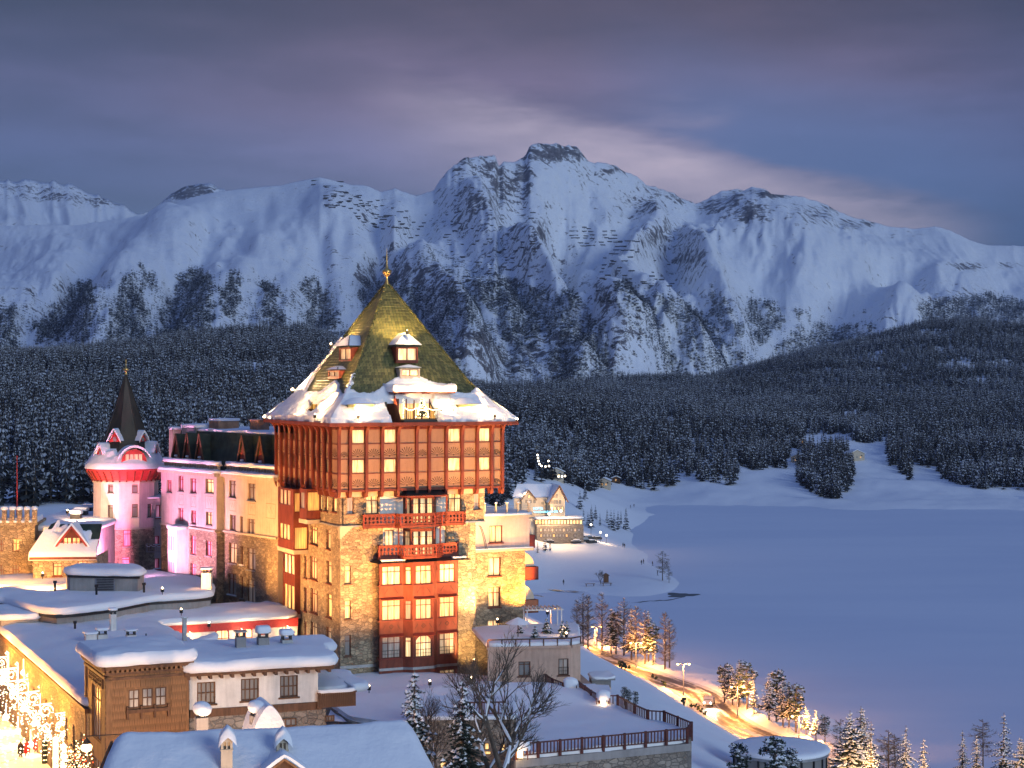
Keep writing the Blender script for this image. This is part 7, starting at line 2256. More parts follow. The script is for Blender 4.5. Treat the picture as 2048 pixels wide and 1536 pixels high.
# snow terrace before the hotel
E_ = Bld('terrace', 1035, 134.6, 26.0, 0, 'wide snow covered stone terrace with a wooden railing before the hotel', 'terrace')
zT = 64-29.5-26.0
def tp(px_, py_): return tuple(E_.onz(px_, py_, zT))
tpl = [tp(1032,1516), tp(1374,1483), tp(1383,1471), tp(1328,1448), tp(1296,1446), tp(1269,1434), tp(1235,1415), tp(1199,1415), tp(1182,1405), tp(1157,1386), tp(1127,1389), tp(1104,1380), tp(1080,1364), tp(1037,1360)]
back = [tuple(E_.uv(985, 171)), tuple(E_.uv(700, 176)), tuple(E_.uv(640, 160)), tuple(E_.uv(700, 150)), tuple(E_.uv(830, 146)), tuple(E_.uv(990, 150))]
poly = tpl+back
mb = MB(); mb.prism(poly, -6, zT-.15, 0); mb.build('retaining_wall', MAT['rubble_dark'], E_.root)
mb = MB()
A = Vector(tpl[0]); Bq = Vector(tpl[1]); f = Face(E_, A, Bq-A); L = (Bq-A).length
f.box(mb, -.1, L+.25, zT-.75, zT-.16, -.2, .18); mb.build('coping', MAT['grey_plaster'], E_.root)
V, Fc = slab(poly, zT-.15, thick=.5, over=-.15, step=.9, rough=.10, seed=71, inset=(.5,1.3,2.6,4.5)); mb = MB(); mb.mesh(V, Fc); mb.build('terrace_snow', MAT['snow'], E_.root, smooth=True)
# snow heap rising at the back
mb = MB(); V = []
cxh, cyh = E_.uv(990, 160)
for i in range(25):
  for j in range(41):
    x = cxh-15+26*j/40; y = cyh-9+18*i/24; q = ((x-cxh)/11)**2+((y-cyh)/6.5)**2
    V.append((x, y, zT+.1+1.35*math.exp(-q*1.3)+float(fbm(np.array(x*.3), np.array(y*.3), 3, 3)-.5)*.35-(.5 if q > 1.9 else 0)))
mb.mesh(V, [(i*41+j, i*41+j+1, (i+1)*41+j+1, (i+1)*41+j) for i in range(24) for j in range(40)]); mb.build('snow_mound', MAT['snow'], E_.root, smooth=True)
# balusters and rails, one railing per straight run
bal = MB(); bal.box(-.05, .05, -.03, .03, 0, .92)
bme = bpy.data.meshes.new('baluster'); bme.from_pydata(bal.v, [], bal.f); bme.materials.append(MAT['railing_wood'])
pst = MB(); pst.box(-.09, .09, -.09, .09, -.5, 1.12)
pme = bpy.data.meshes.new('rail_post'); pme.from_pydata(pst.v, [], pst.f); pme.materials.append(MAT['railing_wood'])
def railing(p0, p1, z, label, gap=.30, group='railings round the snow terrace', h=1.0, posts=1.8):
  A = Vector(p0); Bq = Vector(p1); L = (Bq-A).length; ang = math.atan2((Bq-A).y, (Bq-A).x)
  wp = E_.world((A.x, A.y, z)); rt = thing('railing', wp, E_.a+ang, label, 'railing', group)
  mb = MB(); mb.box(0, L, -.08, .08, h-.02, h+.07); mb.build('top_rail', MAT['railing_wood'], rt)
  mb = MB(); mb.box(0, L, -.04, .04, .08, .16); mb.build('bottom_rail', MAT['railing_wood'], rt)
  n = max(2, int(L/gap))
  for k in range(n+1):
    o = put(bpy.data.objects.new('baluster', bme), rt); o.location = (L*k/n, 0, .1)
  npst = max(1, int(L/posts))
  for k in range(npst+1):
    o = put(bpy.data.objects.new('rail_post', pme), rt); o.location = (L*k/npst, -.005, 0)
  return rt
zR = zT+.05
rlab = ['long brown wooden railing on the front edge of the snow terrace', 'short railing turning the front right terrace corner', 'railing stepping up from the right terrace corner', 'short straight railing on the lowest terrace step',
    'railing slanting up beside the bare bushes of the slope', 'railing on the middle of the stepped terrace side', 'short cross railing by the lit snow covered niche', 'railing piece above the lit niche of the terrace',
    'railing rising towards the pink pavilion', 'cross railing under the snow covered lamp niche', 'railing just before the pink pavilion window', 'railing at the foot of the pink pavilion', 'last railing piece beside the stone tower wing']
for i in range(13):
  railing(tpl[i], tpl[i+1], zR, rlab[i], gap=.30 if i == 0 else .34)
# warm lamps in the niches of the stepped railing
for (px_, py_, lab) in ((1072,1352,'small snow hooded lamp glowing by the upper railing steps'),(1140,1384,'snow hooded lamp in the middle niche of the railing'),(1206,1410,'snow hooded lamp in the lower niche of the railing'),(1040,1512,'low lamp glowing behind the left end of the terrace railing')):
  u, v = E_.onz(px_, py_, zT+.2); wp = E_.world((u, v, zT+.3))
  rt = thing('terrace_lamp', wp, 0, lab, 'lamp'); mb = MB(); mb.box(-.22,.22,-.22,.22,-.2,.45); o = mb.build('lamp_glass', MAT['bulb_string'], rt)
  mb = MB();
  V, Fc = slab([(-.75,-.2),(-.4,-.5),(.4,-.5),(.8,-.15),(.6,.45),(-.5,.5)], .58, thick=.75, over=.05, step=.2, rough=.16, seed=int(px_)); V = [(a_, b_, c_-.35*(a_*a_+b_*b_)) for a_, b_, c_ in V]; mb.mesh(V, Fc); mb.build('snow_hood', MAT['snow'], rt, smooth=True)
  for sx in (-.6,.6): mb = MB(); mb.box(sx-.04, sx+.04, -.5, -.42, -.3, .6); mb.build('bracket', MAT['railing_wood'], rt)
  point('lamp_light', wp+Vector((0,-.9,.1)), 60, WARM, .15)
# pink pavilion with roof garden
P2 = Bld('pink_pavilion', 1008, 166.5, 34.0, 9, 'salmon plastered pavilion with a snowy roof garden right of the tower', 'pavilion')
fP = P2.front(0); aP = fP.pix(1142, 1330)[0]; zP1 = fP.pix(1070, 1296)[1]; zP0 = -6
hwp = [fP.rect(1120,1317,1144-.5,1350), fP.rect(1037,1323,1061,1352)]
fP1 = Face(P2, (aP, 0), (1, .75)); aP1 = fP1.pix(1161, 1330)[0]
hwp[0] = (hwp[0][0]-.15, min(hwp[0][1], aP-.25), hwp[0][2], hwp[0][3])
mb = MB(); fP.wall(mb, -1.6, aP, zP0, zP1, hwp, rev=.2); fP1.wall(mb, 0, aP1, zP0, zP1, [], m=0)
cen = fP1.P(aP1, 0)[:2]
mb.face([(*cen, zP0), (cen[0]+2, cen[1]+12, zP0), (cen[0]+2, cen[1]+12, zP1), (*cen, zP1)])
roofp = [(-1.6,0),(aP,0),cen,(cen[0]+2,cen[1]+12),(-1.6,12)]
mb.face([(*p, zP1) for p in roofp])
mb.build('pavilion_wall', MAT['salmon_plaster'], P2.root)
window(fP, hwp[0], 'pane_curtain', cols=2, transom=0, rev=.2, fm='window_frame', rail=True); window(fP, hwp[1], 'pane_dark', cols=2, transom=.2, rev=.2)
mb = MB(); fP.box(mb, -1.7, aP, zP1-.02, zP1+.2, -.2, .25); fP1.box(mb, -.05, aP1+.1, zP1-.02, zP1+.2, -.2, .25); mb.build('cornice', MAT['salmon_plaster'], P2.root)
snow_on(P2, roofp, zP1+.2, thick=.4, over=.15, step=.6, rough=.12, seed=77)
# lower plinth pier to the right
mb = MB(); zq = fP1.pix(1150, 1372)[1]
mb.box(aP-1.6, cen[0]+.9, -.5, cen[1]+6, zP0, fP.pix(1120, 1368)[1]); mb.build('plinth', MAT['salmon_plaster'], P2.root)
# roof railing
gr_ = thing_part('roof_railing', P2.root)
mb = MB()
for A0, Bv in (((-1.6,-.1), (aP,-.1)), ((aP,-.1), (cen[0],cen[1]-.05))):
  a_ = Vector((*A0, zP1+.9)); b_ = Vector((*Bv, zP1+.9)); mb.bar(a_, b_, .12, .12)
  L = (b_-a_).length; n = int(L/1.3)
  for k in range(n+1): p = a_.lerp(b_, k/n); mb.bar(p-Vector((0,0,.7)), p, .12)
mb.build('rail', MAT['brown_wood'], gr_)
# roof garden: potted dwarf pines and a snowed umbrella
dwarf = conifer('dwarf_pine_mesh', 1.0, .42, 7, 9, .45, 31, mats=(MAT['needles'], MAT['snow'], MAT['bark']))
for (u, v, s, lab) in ((3.6,3.0,1.5,'small potted pine at the left of the roof garden'),(5.2,5.5,1.9,'dark potted pine in the middle of the roof garden'),(6.6,4.2,1.8,'taller potted pine near the right railing of the roof garden'),(7.4,6.2,1.4,'potted pine at the far right of the roof garden'),(6.0,1.5,1.0,'glowing potted shrub beside the roof garden railing'),(2.6,6.0,1.3,'potted pine close to the tower wing')):
  wp = P2.world((u, v, zP1+.5)); rt = thing('potted_pine', wp, u, lab, 'potted plant', 'plants on the roof garden')
  o = put(bpy.data.objects.new('crown', dwarf), rt); o.scale = (s, s, s*.95)
  mb = MB(); mb.lathe((0,0,-.2), [(.16,0),(.24,.42)], 10); mb.build('pot', MAT['terracotta'], rt)
mb = MB(); mb.tube([(0,0,0),(0,0,1.9)], .05, 6, 0); mb.lathe((0,0,1.5), [(1.3,0),(.7,.35),(.05,.62)], 8, 1); um = mb.build('parasol', [MAT['brown_wood'], MAT['snow']]); um.location = P2.world((2.0, 3.8, zP1+.4)); tag(um, 'closed garden parasol heaped with snow on the pavilion roof', 'parasol')
mb = MB(); pg = MB()
for k in range(2): pg.bar((0,k*2.2,0), (0,k*2.2,2.2), .12); pg.bar((3.6,k*2.2,0), (3.6,k*2.2,2.2), .12); pg.bar((-.2,k*2.2,2.2), (3.8,k*2.2,2.2), .14)
for k in range(9): pg.bar((.1+k*.43,-.2,2.32), (.1+k*.43,2.4,2.32), .1, .16)
pgo = pg.build('pergola', MAT['bulb_white_soft'] if False else MAT['white_plaster']); pgo.location = P2.world((3.8, 9.0, zP1+.3)); pgo.rotation_euler = (0,0,P2.a); tag(pgo, 'white pergola at the back of the roof garden', 'pergola')
flood(P2, (6.6, 2.2, zP1+.95), (6.0, 6, zP1+1.5), 260, WARM, 150, label='small lamp glowing among the roof garden plants', r=.12)
# small modern glass kiosk
Q_ = Bld('glass_kiosk', 1184, 170, 30.0, 3, 'small flat roofed kiosk with pale glowing panels beside the pavilion', 'kiosk')
fK = Q_.front(0); r = fK.rect(1184, 1360, 1222, 1398)
mb = MB(); fK.box(mb, r[0]-.0, r[1], r[2]-3, r[3]-.0, -3, 0); mb.build('kiosk_wall', MAT['grey_plaster'], Q_.root)
pane_obj(fK, r[0]+.02, (r[0]+r[1])/2+.1, r[2]-1, r[3]-.75, .02, 'pane_soft', Q_.root); pane_obj(fK, (r[0]+r[1])/2+.14, r[1]-.02, r[2]-1, r[3]-.75, .02, 'pane_soft', Q_.root)
pane_obj(fK, r[0]+.02, r[1]-.02, r[3]-.7, r[3]-.1, .02, 'pane_dark', Q_.root)
mb = MB(); fK.box(mb, r[0]-.1, r[1]+.4, r[3], r[3]+.15, -3.2, .3); mb.build('roof_slab', MAT['zinc'], Q_.root)
snow_on(Q_, [fK.P(r[0]-.1,0,.3)[:2], fK.P(r[1]+.4,0,.3)[:2], fK.P(r[1]+.4,0,-3.2)[:2], fK.P(r[0]-.1,0,-3.2)[:2]], r[3]+.15, thick=.25, over=.05, step=.4)
# round pavilion at the bottom right
RP = Bld('round_pavilion', 1560, 172, 22.0, 0, 'low round glazed pavilion with a flat snow roof at the bottom', 'pavilion')
zRP = 42-(1500-768)/F*172
mb = MB(); mb.lathe((0,0,-3), [(4.6,0),(4.6,zRP+3)], 40); mb.build('glass_wall', MAT['pane_dark'], RP.root)
for k in range(20):
  a = 2*math.pi*k/20; mb = MB() if k == 0 else mb
  if k == 0: mb.box(4.55, 4.75, -.07, .07, -3, zRP); mo_ = mb.build('mullion', MAT['dark_metal'], RP.root)
  else: q = mo_.copy(); COL.objects.link(q); q.parent = RP.root; q.rotation_euler = (0,0,a)
mb = MB(); mb.lathe((0,0,zRP-.25), [(4.6,0),(4.95,.02),(4.95,.25),(.0,.26)], 48); mb.build('roof_edge', MAT['zinc'], RP.root)
mb = MB(); mb.lathe((0,0,zRP), [(4.9,0),(5.02,.15),(4.9,.38),(4.4,.5),(2.5,.62),(0.001,.66)], 60); mb.build('roof_snow', MAT['snow'], RP.root, smooth=True)
# terrace corner: low stone wing under the bare tree, dark wall with small lit windows
U_ = Bld('stone_outbuilding', 850, 139, 26.0, 0, 'dark stone outbuilding with small lit windows behind the bare tree', 'building')
fU = U_.front(0); aU = fU.pix(1032, 1450)[0]; zU = fU.pix(950, 1437)[1]
hs = [fU.rect(969,1486,978,1500), fU.rect(1003,1488,1010,1502), fU.rect(880,1524,892,1536), fU.rect(968,1502,982,1510)]
mb = MB(); fU.wall(mb, 0, aU, -3, zU, hs, rev=.2); mb.face([(0,0,-3),(0,0,zU),(0,9,zU),(0,9,-3)]); mb.face([(0,0,zU),(aU,0,zU),(aU,9,zU),(0,9,zU)]); mb.build('stone_wall', MAT['rubble_dark'], U_.root)
for h in hs: window(fU, h, 'pane_lit', cols=1, transom=0, rev=.15, fw=.05, sill=False)
snow_on(U_, [(-.2,-.3),(aU,-.3),(aU,9),(-.2,9)], zU, thick=.28, over=.10, step=.7, seed=83)
rr = railing((0,0), (3.6,.3), 0, 'dark little balcony railing on the stone outbuilding', gap=.4, group=None); rr.location = U_.world((aU-4.6, -.2, zU+.3))
# lakeside hotel in the middle distance
L_ = Bld('lakeside_hotel', 1106, 640, 4.5, 14, 'pale lakeside hotel with snowy gables and a glowing glazed front', 'hotel')
sL = 640/F
def lz(py): return 59.5-(py-768)*sL
def lu(px, off=0): return (px-1106)*sL
LR = thing_part
fL = L_.front(0)
# main block with big gable right
zeL = lz(1010); zrL = lz(972)
mb = MB()
g0, g1 = lu(1100), lu(1131); zg = lz(1000)
fL.wall(mb, g0, g1, 0, zg, [], m=0)
mb.face([fL.P(g0, zg), fL.P(g1, zg), fL.P((g0+g1)/2+.6, lz(974))], 0)
fLb = L_.front(3.5); w0 = lu(1030)
fLb.wall(mb, w0, g0, 0, lz(996), [], m=0)
h0, h1 = lu(1045), lu(1072)
fLc = L_.front(2.6); fLc.wall(mb, h0, h1, 0, lz(997), [], m=0); mb.face([fLc.P(h0, lz(997)), fLc.P(h1, lz(997)), fLc.P((h0+h1)/2, lz(982))], 0)
mb.face([fL.P(g0, 0), fL.P(g0, zg), fL.P(g0, zg, -3.5), fL.P(g0, 0, -3.5)], 0); mb.face([fL.P(g1, 0), fL.P(g1, 0, -12), fL.P(g1, zg, -12), fL.P(g1, zg)], 0)
mb.build('hotel_wall', MAT['cream_plaster'], L_.root)
mb = MB()
pk = ((g0+g1)/2+.6); zpk = lz(970)
mb.face([fL.P(pk, zpk, .8), fL.P(g1+1.0, zg-.6, .8), fL.P(g1+1.0, zg-.6, -12), fL.P(pk, zpk, -12)][::-1]); mb.face([fL.P(pk, zpk, .8), fL.P(pk, zpk, -12), fL.P(g0-.9, zg-1.0, -12), fL.P(g0-.9, zg-1.0, .8)])
mb.face([fLb.P(w0-.8, lz(992)-.4, .7), fLb.P(g0+1, lz(992)-.4, .7), fLb.P(g0+3, lz(971), -4.5), fLb.P(w0+2.5, lz(969), -4.5)])
mb.face([fLc.P((h0+h1)/2, lz(979), .7), fLc.P((h0+h1)/2, lz(979), -4), fLc.P(h0-.6, lz(999), -1), fLc.P(h0-.6, lz(999), .7)]); mb.face([fLc.P((h0+h1)/2, lz(979), .7), fLc.P(h1+.6, lz(999), .7), fLc.P(h1+.6, lz(999), -1), fLc.P((h0+h1)/2, lz(979), -4)])
mb.build('snowy_roof', MAT['snow'], L_.root)
mb = MB()
for A0, Bv in ((fL.P(pk, zpk-.35, .85), fL.P(g1+1.0, zg-.95, .85)), (fL.P(pk, zpk-.35, .85), fL.P(g0-.9, zg-1.35, .85)), (fLc.P((h0+h1)/2, lz(979)-.35, .75), fLc.P(h1+.6, lz(999)-.35, .75)), (fLc.P((h0+h1)/2, lz(979)-.35, .75), fLc.P(h0-.6, lz(999)-.35, .75))): mb.bar(A0, Bv, .25, .4)
mb.build('barge_board', MAT['brown_wood'], L_.root)
def small_win(f, px_, py_, w_, h_, mat, b=L_):
  a, z = f.pix(px_, py_); pane_w = MB(); f.box(pane_w, a-w_/2-.12, a+w_/2+.12, z-h_/2-.12, z+h_/2+.12, 0, .05)
  o = pane_w.build('window', MAT['window_bar'], b.root); pane_obj(f, a-w_/2, a+w_/2, z-h_/2, z+h_/2, .07, mat, o)
for px_ in (1103, 1109, 1114, 1120): small_win(fL, px_, 1004, .6, 1.0, 'pane_dark')
for px_ in (1104, 1110, 1117, 1125): small_win(fL, px_, 1017, .7, 1.3, 'pane_lit')
for px_ in (1107, 1113): small_win(fL, px_, 992, .6, 1.0, 'pane_dark')
for px_ in (1053, 1061, 1069): small_win(fLc, px_, 1003, .6, 1.0, 'pane_dark')
small_win(fLc, 1058, 993, .7, 1.2, 'pane_lit')
for px_ in (1034, 1040, 1046, 1085, 1090): small_win(fLb, px_, 1006, .6, .7, 'pane_lit' if px_ < 1050 else 'pane_dark')
# glazed restaurant storey and stone base
fG = L_.front(-3.0); q0, q1 = lu(1068), lu(1165)
mb = MB(); fG.box(mb, q0, q1, 0, lz(1050), -9, 0, 1); fG.box(mb, q0+.2, q1-.2, lz(1050), lz(1038)+.3, -9, -.2, 0); fG.box(mb, q0-5.5, q0, 0, lz(1036), -9, -1.5, 0); mb.build('base_wall', [MAT['cream_plaster'], MAT['rubble_dark']], L_.root)
mb = MB(); V, Fc = slab([fG.P(q0-.3,0,.4)[:2], fG.P(q1+.3,0,.4)[:2], fG.P(q1+.3,0,-9)[:2], fG.P(q0-.3,0,-9)[:2]], lz(1038)+.3, thick=.7, over=.3, step=1.2, rough=.15); mb.mesh(V, Fc); mb.build('terrace_roof_snow', MAT['snow'], L_.root, smooth=True)
for k in range(15): small_win(fG, 1073+k*6.3, 1044, .85, 1.5, 'pane_lit' if k > 2 else 'pane_amber')
for k in range(11):
  small_win(fG, 1082+k*7.6, 1060, .7, 1.1, 'pane_soft' if k % 3 == 0 else 'pane_curtain'); small_win(fG, 1082+k*6.4 if k < 9 else 1150, 1071, .7, 1.0, 'pane_curtain' if k % 4 else 'pane_amber')
# illuminated roof sign
def text_obj(name, s, size, mat, loc, rz, parent=None, ext=.05):
  c = bpy.data.curves.new(name, 'FONT'); c.body = s; c.size = size; c.extrude = ext; c.materials.append(MAT[mat])
  t0 = bpy.data.objects.new(name, c); COL.objects.link(t0); me = bpy.data.meshes.new_from_object(t0.evaluated_get(bpy.context.evaluated_depsgraph_get())); bpy.data.objects.remove(t0); o = put(bpy.data.objects.new(name, me), parent); o.location = loc; o.rotation_euler = (R(90), 0, rz); return o
sg = thing('illuminated_sign', L_.world((lu(1062), -1.9, lz(1022))), L_.a, 'blue neon HOTEL sign over the glazed front of the lakeside hotel', 'sign')
text_obj('lettering', 'HOTEL', 1.25, 'sign_blue', (0, 0, .8), 0, sg); text_obj('lettering', "WALDHAUS AM SEE", 1.05, 'sign_blue', (.2, 0, -.45), 0, sg)
mb = MB(); mb.box(-.1, 8, .1, .16, -.55, -.5); mb.box(-.1, 8, .1, .16, .7, .75); mb.build('sign_frame', MAT['dark_metal'], sg)
# small far houses
def far_house(px_, py_, d, w_, h_, lab, lit=(), ang=10, mat='cream_plaster'):
  gp0 = ground_pix(px_, py_+6, 500); d = gp0.y if abs(gp0.y-d) < 350 else d; zg_ = float(gz_at((px_-1024)/F*d, d)); b = Bld('far_house', px_, d, zg_+.3, ang, lab, 'house'); mb = MB(); dd = w_*.75
  mb.box(-w_/2, w_/2, 0, dd, -3, h_); mb.face([(-w_/2,0,h_),(w_/2,0,h_),(0,0,h_+w_*.22)]); mb.build('house_wall', MAT[mat], b.root)
  mb = MB()
  for s_ in (-1, 1):
    q = [(0,-.6,h_+w_*.22+.1),(s_*(w_/2+.7),-.6,h_-.15),(s_*(w_/2+.7),dd+.5,h_-.15),(0,dd+.5,h_+w_*.22+.1)]
    mb.face([(a, b_, c+.35) for a, b_, c in q]); mb.face(q[::-1]); mb.face([q[0], q[1], (q[1][0], q[1][1], q[1][2]+.35), (q[0][0], q[0][1], q[0][2]+.35)])
  mb.build('roof', MAT['snow'], b.root)
  if True:
    for s2 in (-1, 1):
      w9 = MB(); w9.box(s2*w_*.3-.4, s2*w_*.3+.4, -.06, 0, h_*.62, h_*.62+.7); w9.build('window', MAT['window_bar'], b.root)
  for k, m_ in enumerate(lit):
    a = -w_*.36+w_*.72*(k+.5)/len(lit); ff = b.front(0)
    pane_obj(ff, a-.5, a+.5, h_*.35, h_*.35+1.1, .05, m_, b.root)
far_house(1112, 956, 740, 7.5, 3.6, 'small house with a lit balcony in the trees above the lakeside hotel', ('pane_lit','pane_lit'), 20)
far_house(1208, 972, 800, 6.5, 4.0, 'small pale house at the forest edge right of the lakeside hotel', ('pane_amber','pane_amber'), -10)
far_house(1232, 963, 850, 4.5, 2.6, 'tiny hut beside the pale house at the forest edge', ('pane_amber',), 0, 'brown_wood')
far_house(1150, 928, 830, 6.5, 3.5, 'snow roofed house half hidden in the forest', (), 60)
far_house(1072, 905, 850, 5, 4.0, 'tall narrow house above lit trees in the forest', ('pane_amber',), 30)
far_house(1596, 922, 1120, 9.5, 3.5, 'low white roofed farmhouse left of the lakeside grove', ('pane_soft','pane_soft'), -25)
far_house(1714, 917, 1130, 11, 4.5, 'chalet with a snowy gable right of the lakeside grove', ('pane_dark','pane_dark','pane_amber'), 15)
far_house(1605, 885, 1250, 5, 3, 'small hut with an orange lamp behind the grove', ('pane_amber',), 0, 'brown_wood')
# the lit road along the lake
def ribbon(line, half, lift, name, mat, uv=False, side=0.0, kind=None, parent=None, taper=None):
  pts = [Vector(p) for p in line]
  dense = []
  for i in range(len(pts)-1):
    p0 = pts[max(i-1,0)]; p1 = pts[i]; p2_ = pts[i+1]; p3 = pts[min(i+2, len(pts)-1)]
    for k in range(8):
      t = k/8; dense.append(.5*((2*p1)+(-p0+p2_)*t+(2*p0-5*p1+4*p2_-p3)*t*t+(-p0+3*p1-3*p2_+p3)*t**3))
  dense.append(pts[-1]); V = []; Fc = []; n = len(dense)
  for i, p in enumerate(dense):
    d = dense[min(i+1,n-1)]-dense[max(i-1,0)]; d.z = 0; d.normalize(); s_ = Vector((d.y, -d.x, 0))
    h = half
    V.append(p+s_*(side-h)+Vector((0,0,lift))); V.append(p+s_*(side+h)+Vector((0,0,lift)))
  for i in range(n-1): Fc.append((2*i, 2*i+1, 2*i+3, 2*i+2))
  mb = MB(); mb.mesh(V, Fc); o = mb.build(name, MAT[mat], parent)
  me = o.data; uvl = me.uv_layers.new(name='uv')
  for li, l in enumerate(me.loops):
    vi = l.vertex_index; uvl.data[li].uv = (vi % 2, (vi//2)/4.0)
  return o, dense
m, nt = mat_new('road_surface')
tc = nt.n('ShaderNodeTexCoord'); sp = nt.n('ShaderNodeSeparateXYZ', ins={0: (tc, 'UV')})
wn = nt.n('ShaderNodeCombineXYZ', ins={0: nt.math('MULTIPLY', (sp, 0), 7.0), 1: nt.math('MULTIPLY', (sp, 1), .35)})
n1 = nt.n('ShaderNodeTexNoise', ins={0: wn, 'Scale': 1.0, 'Detail': 5.0, 'Distortion': .6})
n2 = obj_noise(nt, .6, 5, .7)
edge = nt.math('ABSOLUTE', nt.math('SUBTRACT', (sp, 0), .5))
k = nt.math('ADD', nt.math('ADD', n1, nt.math('MULTIPLY', n2, .4)), nt.math('MULTIPLY', nt.mrange(edge, .33, .5), .5))
finish(nt, nt.mix(nt.mrange(k, .66, .84), c4(.13,.11,.09), c4(.66,.64,.62)), nt.mrange(k, .6, .8, .35, .8), bump=n2, bump_d=.03)
rd_o, rdense = ribbon(ROADW, 4.3, .02, 'lakeside_road', 'road_surface')
tag(rd_o, 'wet lakeside road with snow tracks curving below the hotel', kind='structure')
RB = [(1398,1388),(1375,1384),(1340,1380),(1300,1372),(1270,1362)]
# layby loop
lb = [rpt(1435,1418), rpt(1420,1430), rpt(1385,1426), rpt(1350,1408), rpt(1320,1396)]
# crash barrier and reflector hedge tops sticking out of the slope edge
for px_, py_ in ((1238,1334),(1243,1337),(1250,1340),(1258,1343),(1306,1360),(1311,1362),(1325,1371),(1331,1373),(1368,1412),(1383,1417),(1390,1420),(1395,1425),(1402,1428),(1410,1434)):
  p = ground_pix(px_, py_, 150)
  mb = MB(); rg_ = random.Random(px_)
  for q in range(7):
    a = rg_.uniform(0, 6.28); mb.tube([(0,0,-.2),(math.cos(a)*.25, math.sin(a)*.25, rg_.uniform(.5,1.1))], [.06,.02], 4)
  for q in range(5): sph(mb, (rg_.uniform(-.3,.3), rg_.uniform(-.3,.3), rg_.uniform(.3,.9)), .2, 6)
  o = mb.build('small_bush', MAT['needles']); o.location = p; tag(o, 'small dark shrub poking out of the snow on the slope edge above the road', 'bush', 'shrubs along the slope edge above the road')
# trees by code
TREE_M = None
def needle_tree(name, h, rad, tiers, br, snow, seed, low=.08, open_=1.0, droop=(.25,.6), mats=None):
  """conifer of branches, each a spine with several jagged leaf-sized sprays"""
  rg = random.Random(seed); tr = MB(); cr = MB()
  tr.tube([(0,0,-1.2),(0,0,h*.5),(0,0,h*.98)], [h*.019, h*.011, h*.003], 7, 0)
  for t in range(tiers):
    f = (t+rg.random()*.7)/tiers; z = h*(low+(1-low)*.97*f); r = rad*(1-f)**.85*rg.uniform(.8,1.15)+h*.012
    a0 = rg.random()*6.28
    for b in range(max(4, int(br*(1-.4*f)))):
      if rg.random() > open_: continue
      a = a0+6.283*b/br+rg.uniform(-.35,.35); L = r*rg.uniform(.65,1.2); dr = L*rg.uniform(*droop)
      ca, sa = math.cos(a), math.sin(a)
      tip = Vector((ca*L, sa*L, z-dr)); base = Vector((0,0,z))
      ns = max(3, int(L/.34)); sn = rg.random() < snow
      tr.tube([base, base.lerp(tip, .9)], [.028*h/10, .008], 3, 0, cap=False)
      for s_ in range(ns):
        q = (s_+.7)/ns; c = base.lerp(tip, q)+Vector((0,0,-.1*math.sin(q*3))); wv = (L*.30*(1-q*.65)+.10)
        for k in range(4):
          aa = a+rg.uniform(-1.25,1.25); d = Vector((math.cos(aa), math.sin(aa), rg.uniform(-.55,.12)))*wv*rg.uniform(.7,1.25)
          sd = Vector((-math.sin(aa), math.cos(aa), rg.uniform(-.3,.3)))*wv*rg.uniform(.20,.34)
          cr.face([c, c+d*.5+sd, c+d, c+d*.5-sd], 0)
        if sn and rg.random() < .75:
          up = Vector((0,0,.07+.05*rg.random())); sw = wv*rg.uniform(.45,.8); n_ = 6; ring = []
          aa0 = rg.random()*6.28
          for k in range(n_):
            aa = aa0+6.283*k/n_; rr = sw*rg.uniform(.7,1.15); ring.append(c+up+Vector((math.cos(aa)*rr, math.sin(aa)*rr*.8, -.04-.05*rr)))
          top = c+up+Vector((0,0,.10+.13*sw))
          for k in range(n_): cr.face([ring[k], ring[(k+1) % n_], top], 1)
  def mk(mb, nm, ms):
    me = bpy.data.meshes.new(nm); me.from_pydata(mb.v, [], mb.f)
    for q in ms: me.materials.append(MAT[q])
    me.polygons.foreach_set('material_index', mb.m); me.update(); return me
  return mk(tr, 'trunk', ['bark']), mk(cr, 'crown', ['needles', 'snow'])
def stone_pine(h, rad, seed, snow=.6):
  """rounded, tufted crown carried high on a bare stem"""
  rg = random.Random(seed); tr = MB(); cr = MB()
  lean = Vector((rg.uniform(-.06,.06), rg.uniform(-.06,.06), 0))*h
  tr.tube([(0,0,-1.2), lean*.4+Vector((0,0,h*.5)), lean+Vector((0,0,h*.96))], [h*.024,h*.014,h*.004], 7)
  for t in range(int(h*8)):
    f = .24+.74*rg.random(); rr = rad*math.sin(math.pi*min(1, (1-f)*1.15+.12))**.7*rg.uniform(.3,1.0); a = rg.random()*6.28
    c0 = lean*f+Vector((0,0,h*(f-.05))); c = lean*f+Vector((math.cos(a)*rr, math.sin(a)*rr, h*f))
    tr.tube([c0, c], [.05,.012], 3, 0, cap=False)
    s = rg.uniform(.40,.80)*h/9
    for k in range(22):
      d = Vector((rg.gauss(0,1), rg.gauss(0,1), rg.gauss(0,.6)+.25)).normalized()*s*rg.uniform(.6,1.15)
      sd = Vector((rg.gauss(0,1), rg.gauss(0,1), rg.gauss(0,1))).normalized()*s*.20
      cr.face([c+d*.15, c+d*.6+sd, c+d, c+d*.6-sd], 0)
    if rg.random() < snow:
      n_ = 7; up = c+Vector((0,0,s*.30)); ring = [up+Vector((math.cos(6.283*k/n_)*s*rg.uniform(.5,.8), math.sin(6.283*k/n_)*s*rg.uniform(.5,.8), -.12*s)) for k in range(n_)]
      for k in range(n_): cr.face([ring[k], ring[(k+1) % n_], up+Vector((0,0,s*.28))], 1)
  def mk(mb, nm, ms):
    me = bpy.data.meshes.new(nm); me.from_pydata(mb.v, [], mb.f)
    for q in ms: me.materials.append(MAT[q])
    me.polygons.foreach_set('material_index', mb.m); me.update(); return me
  return mk(tr, 'trunk', ['bark']), mk(cr, 'crown', ['needles', 'snow'])
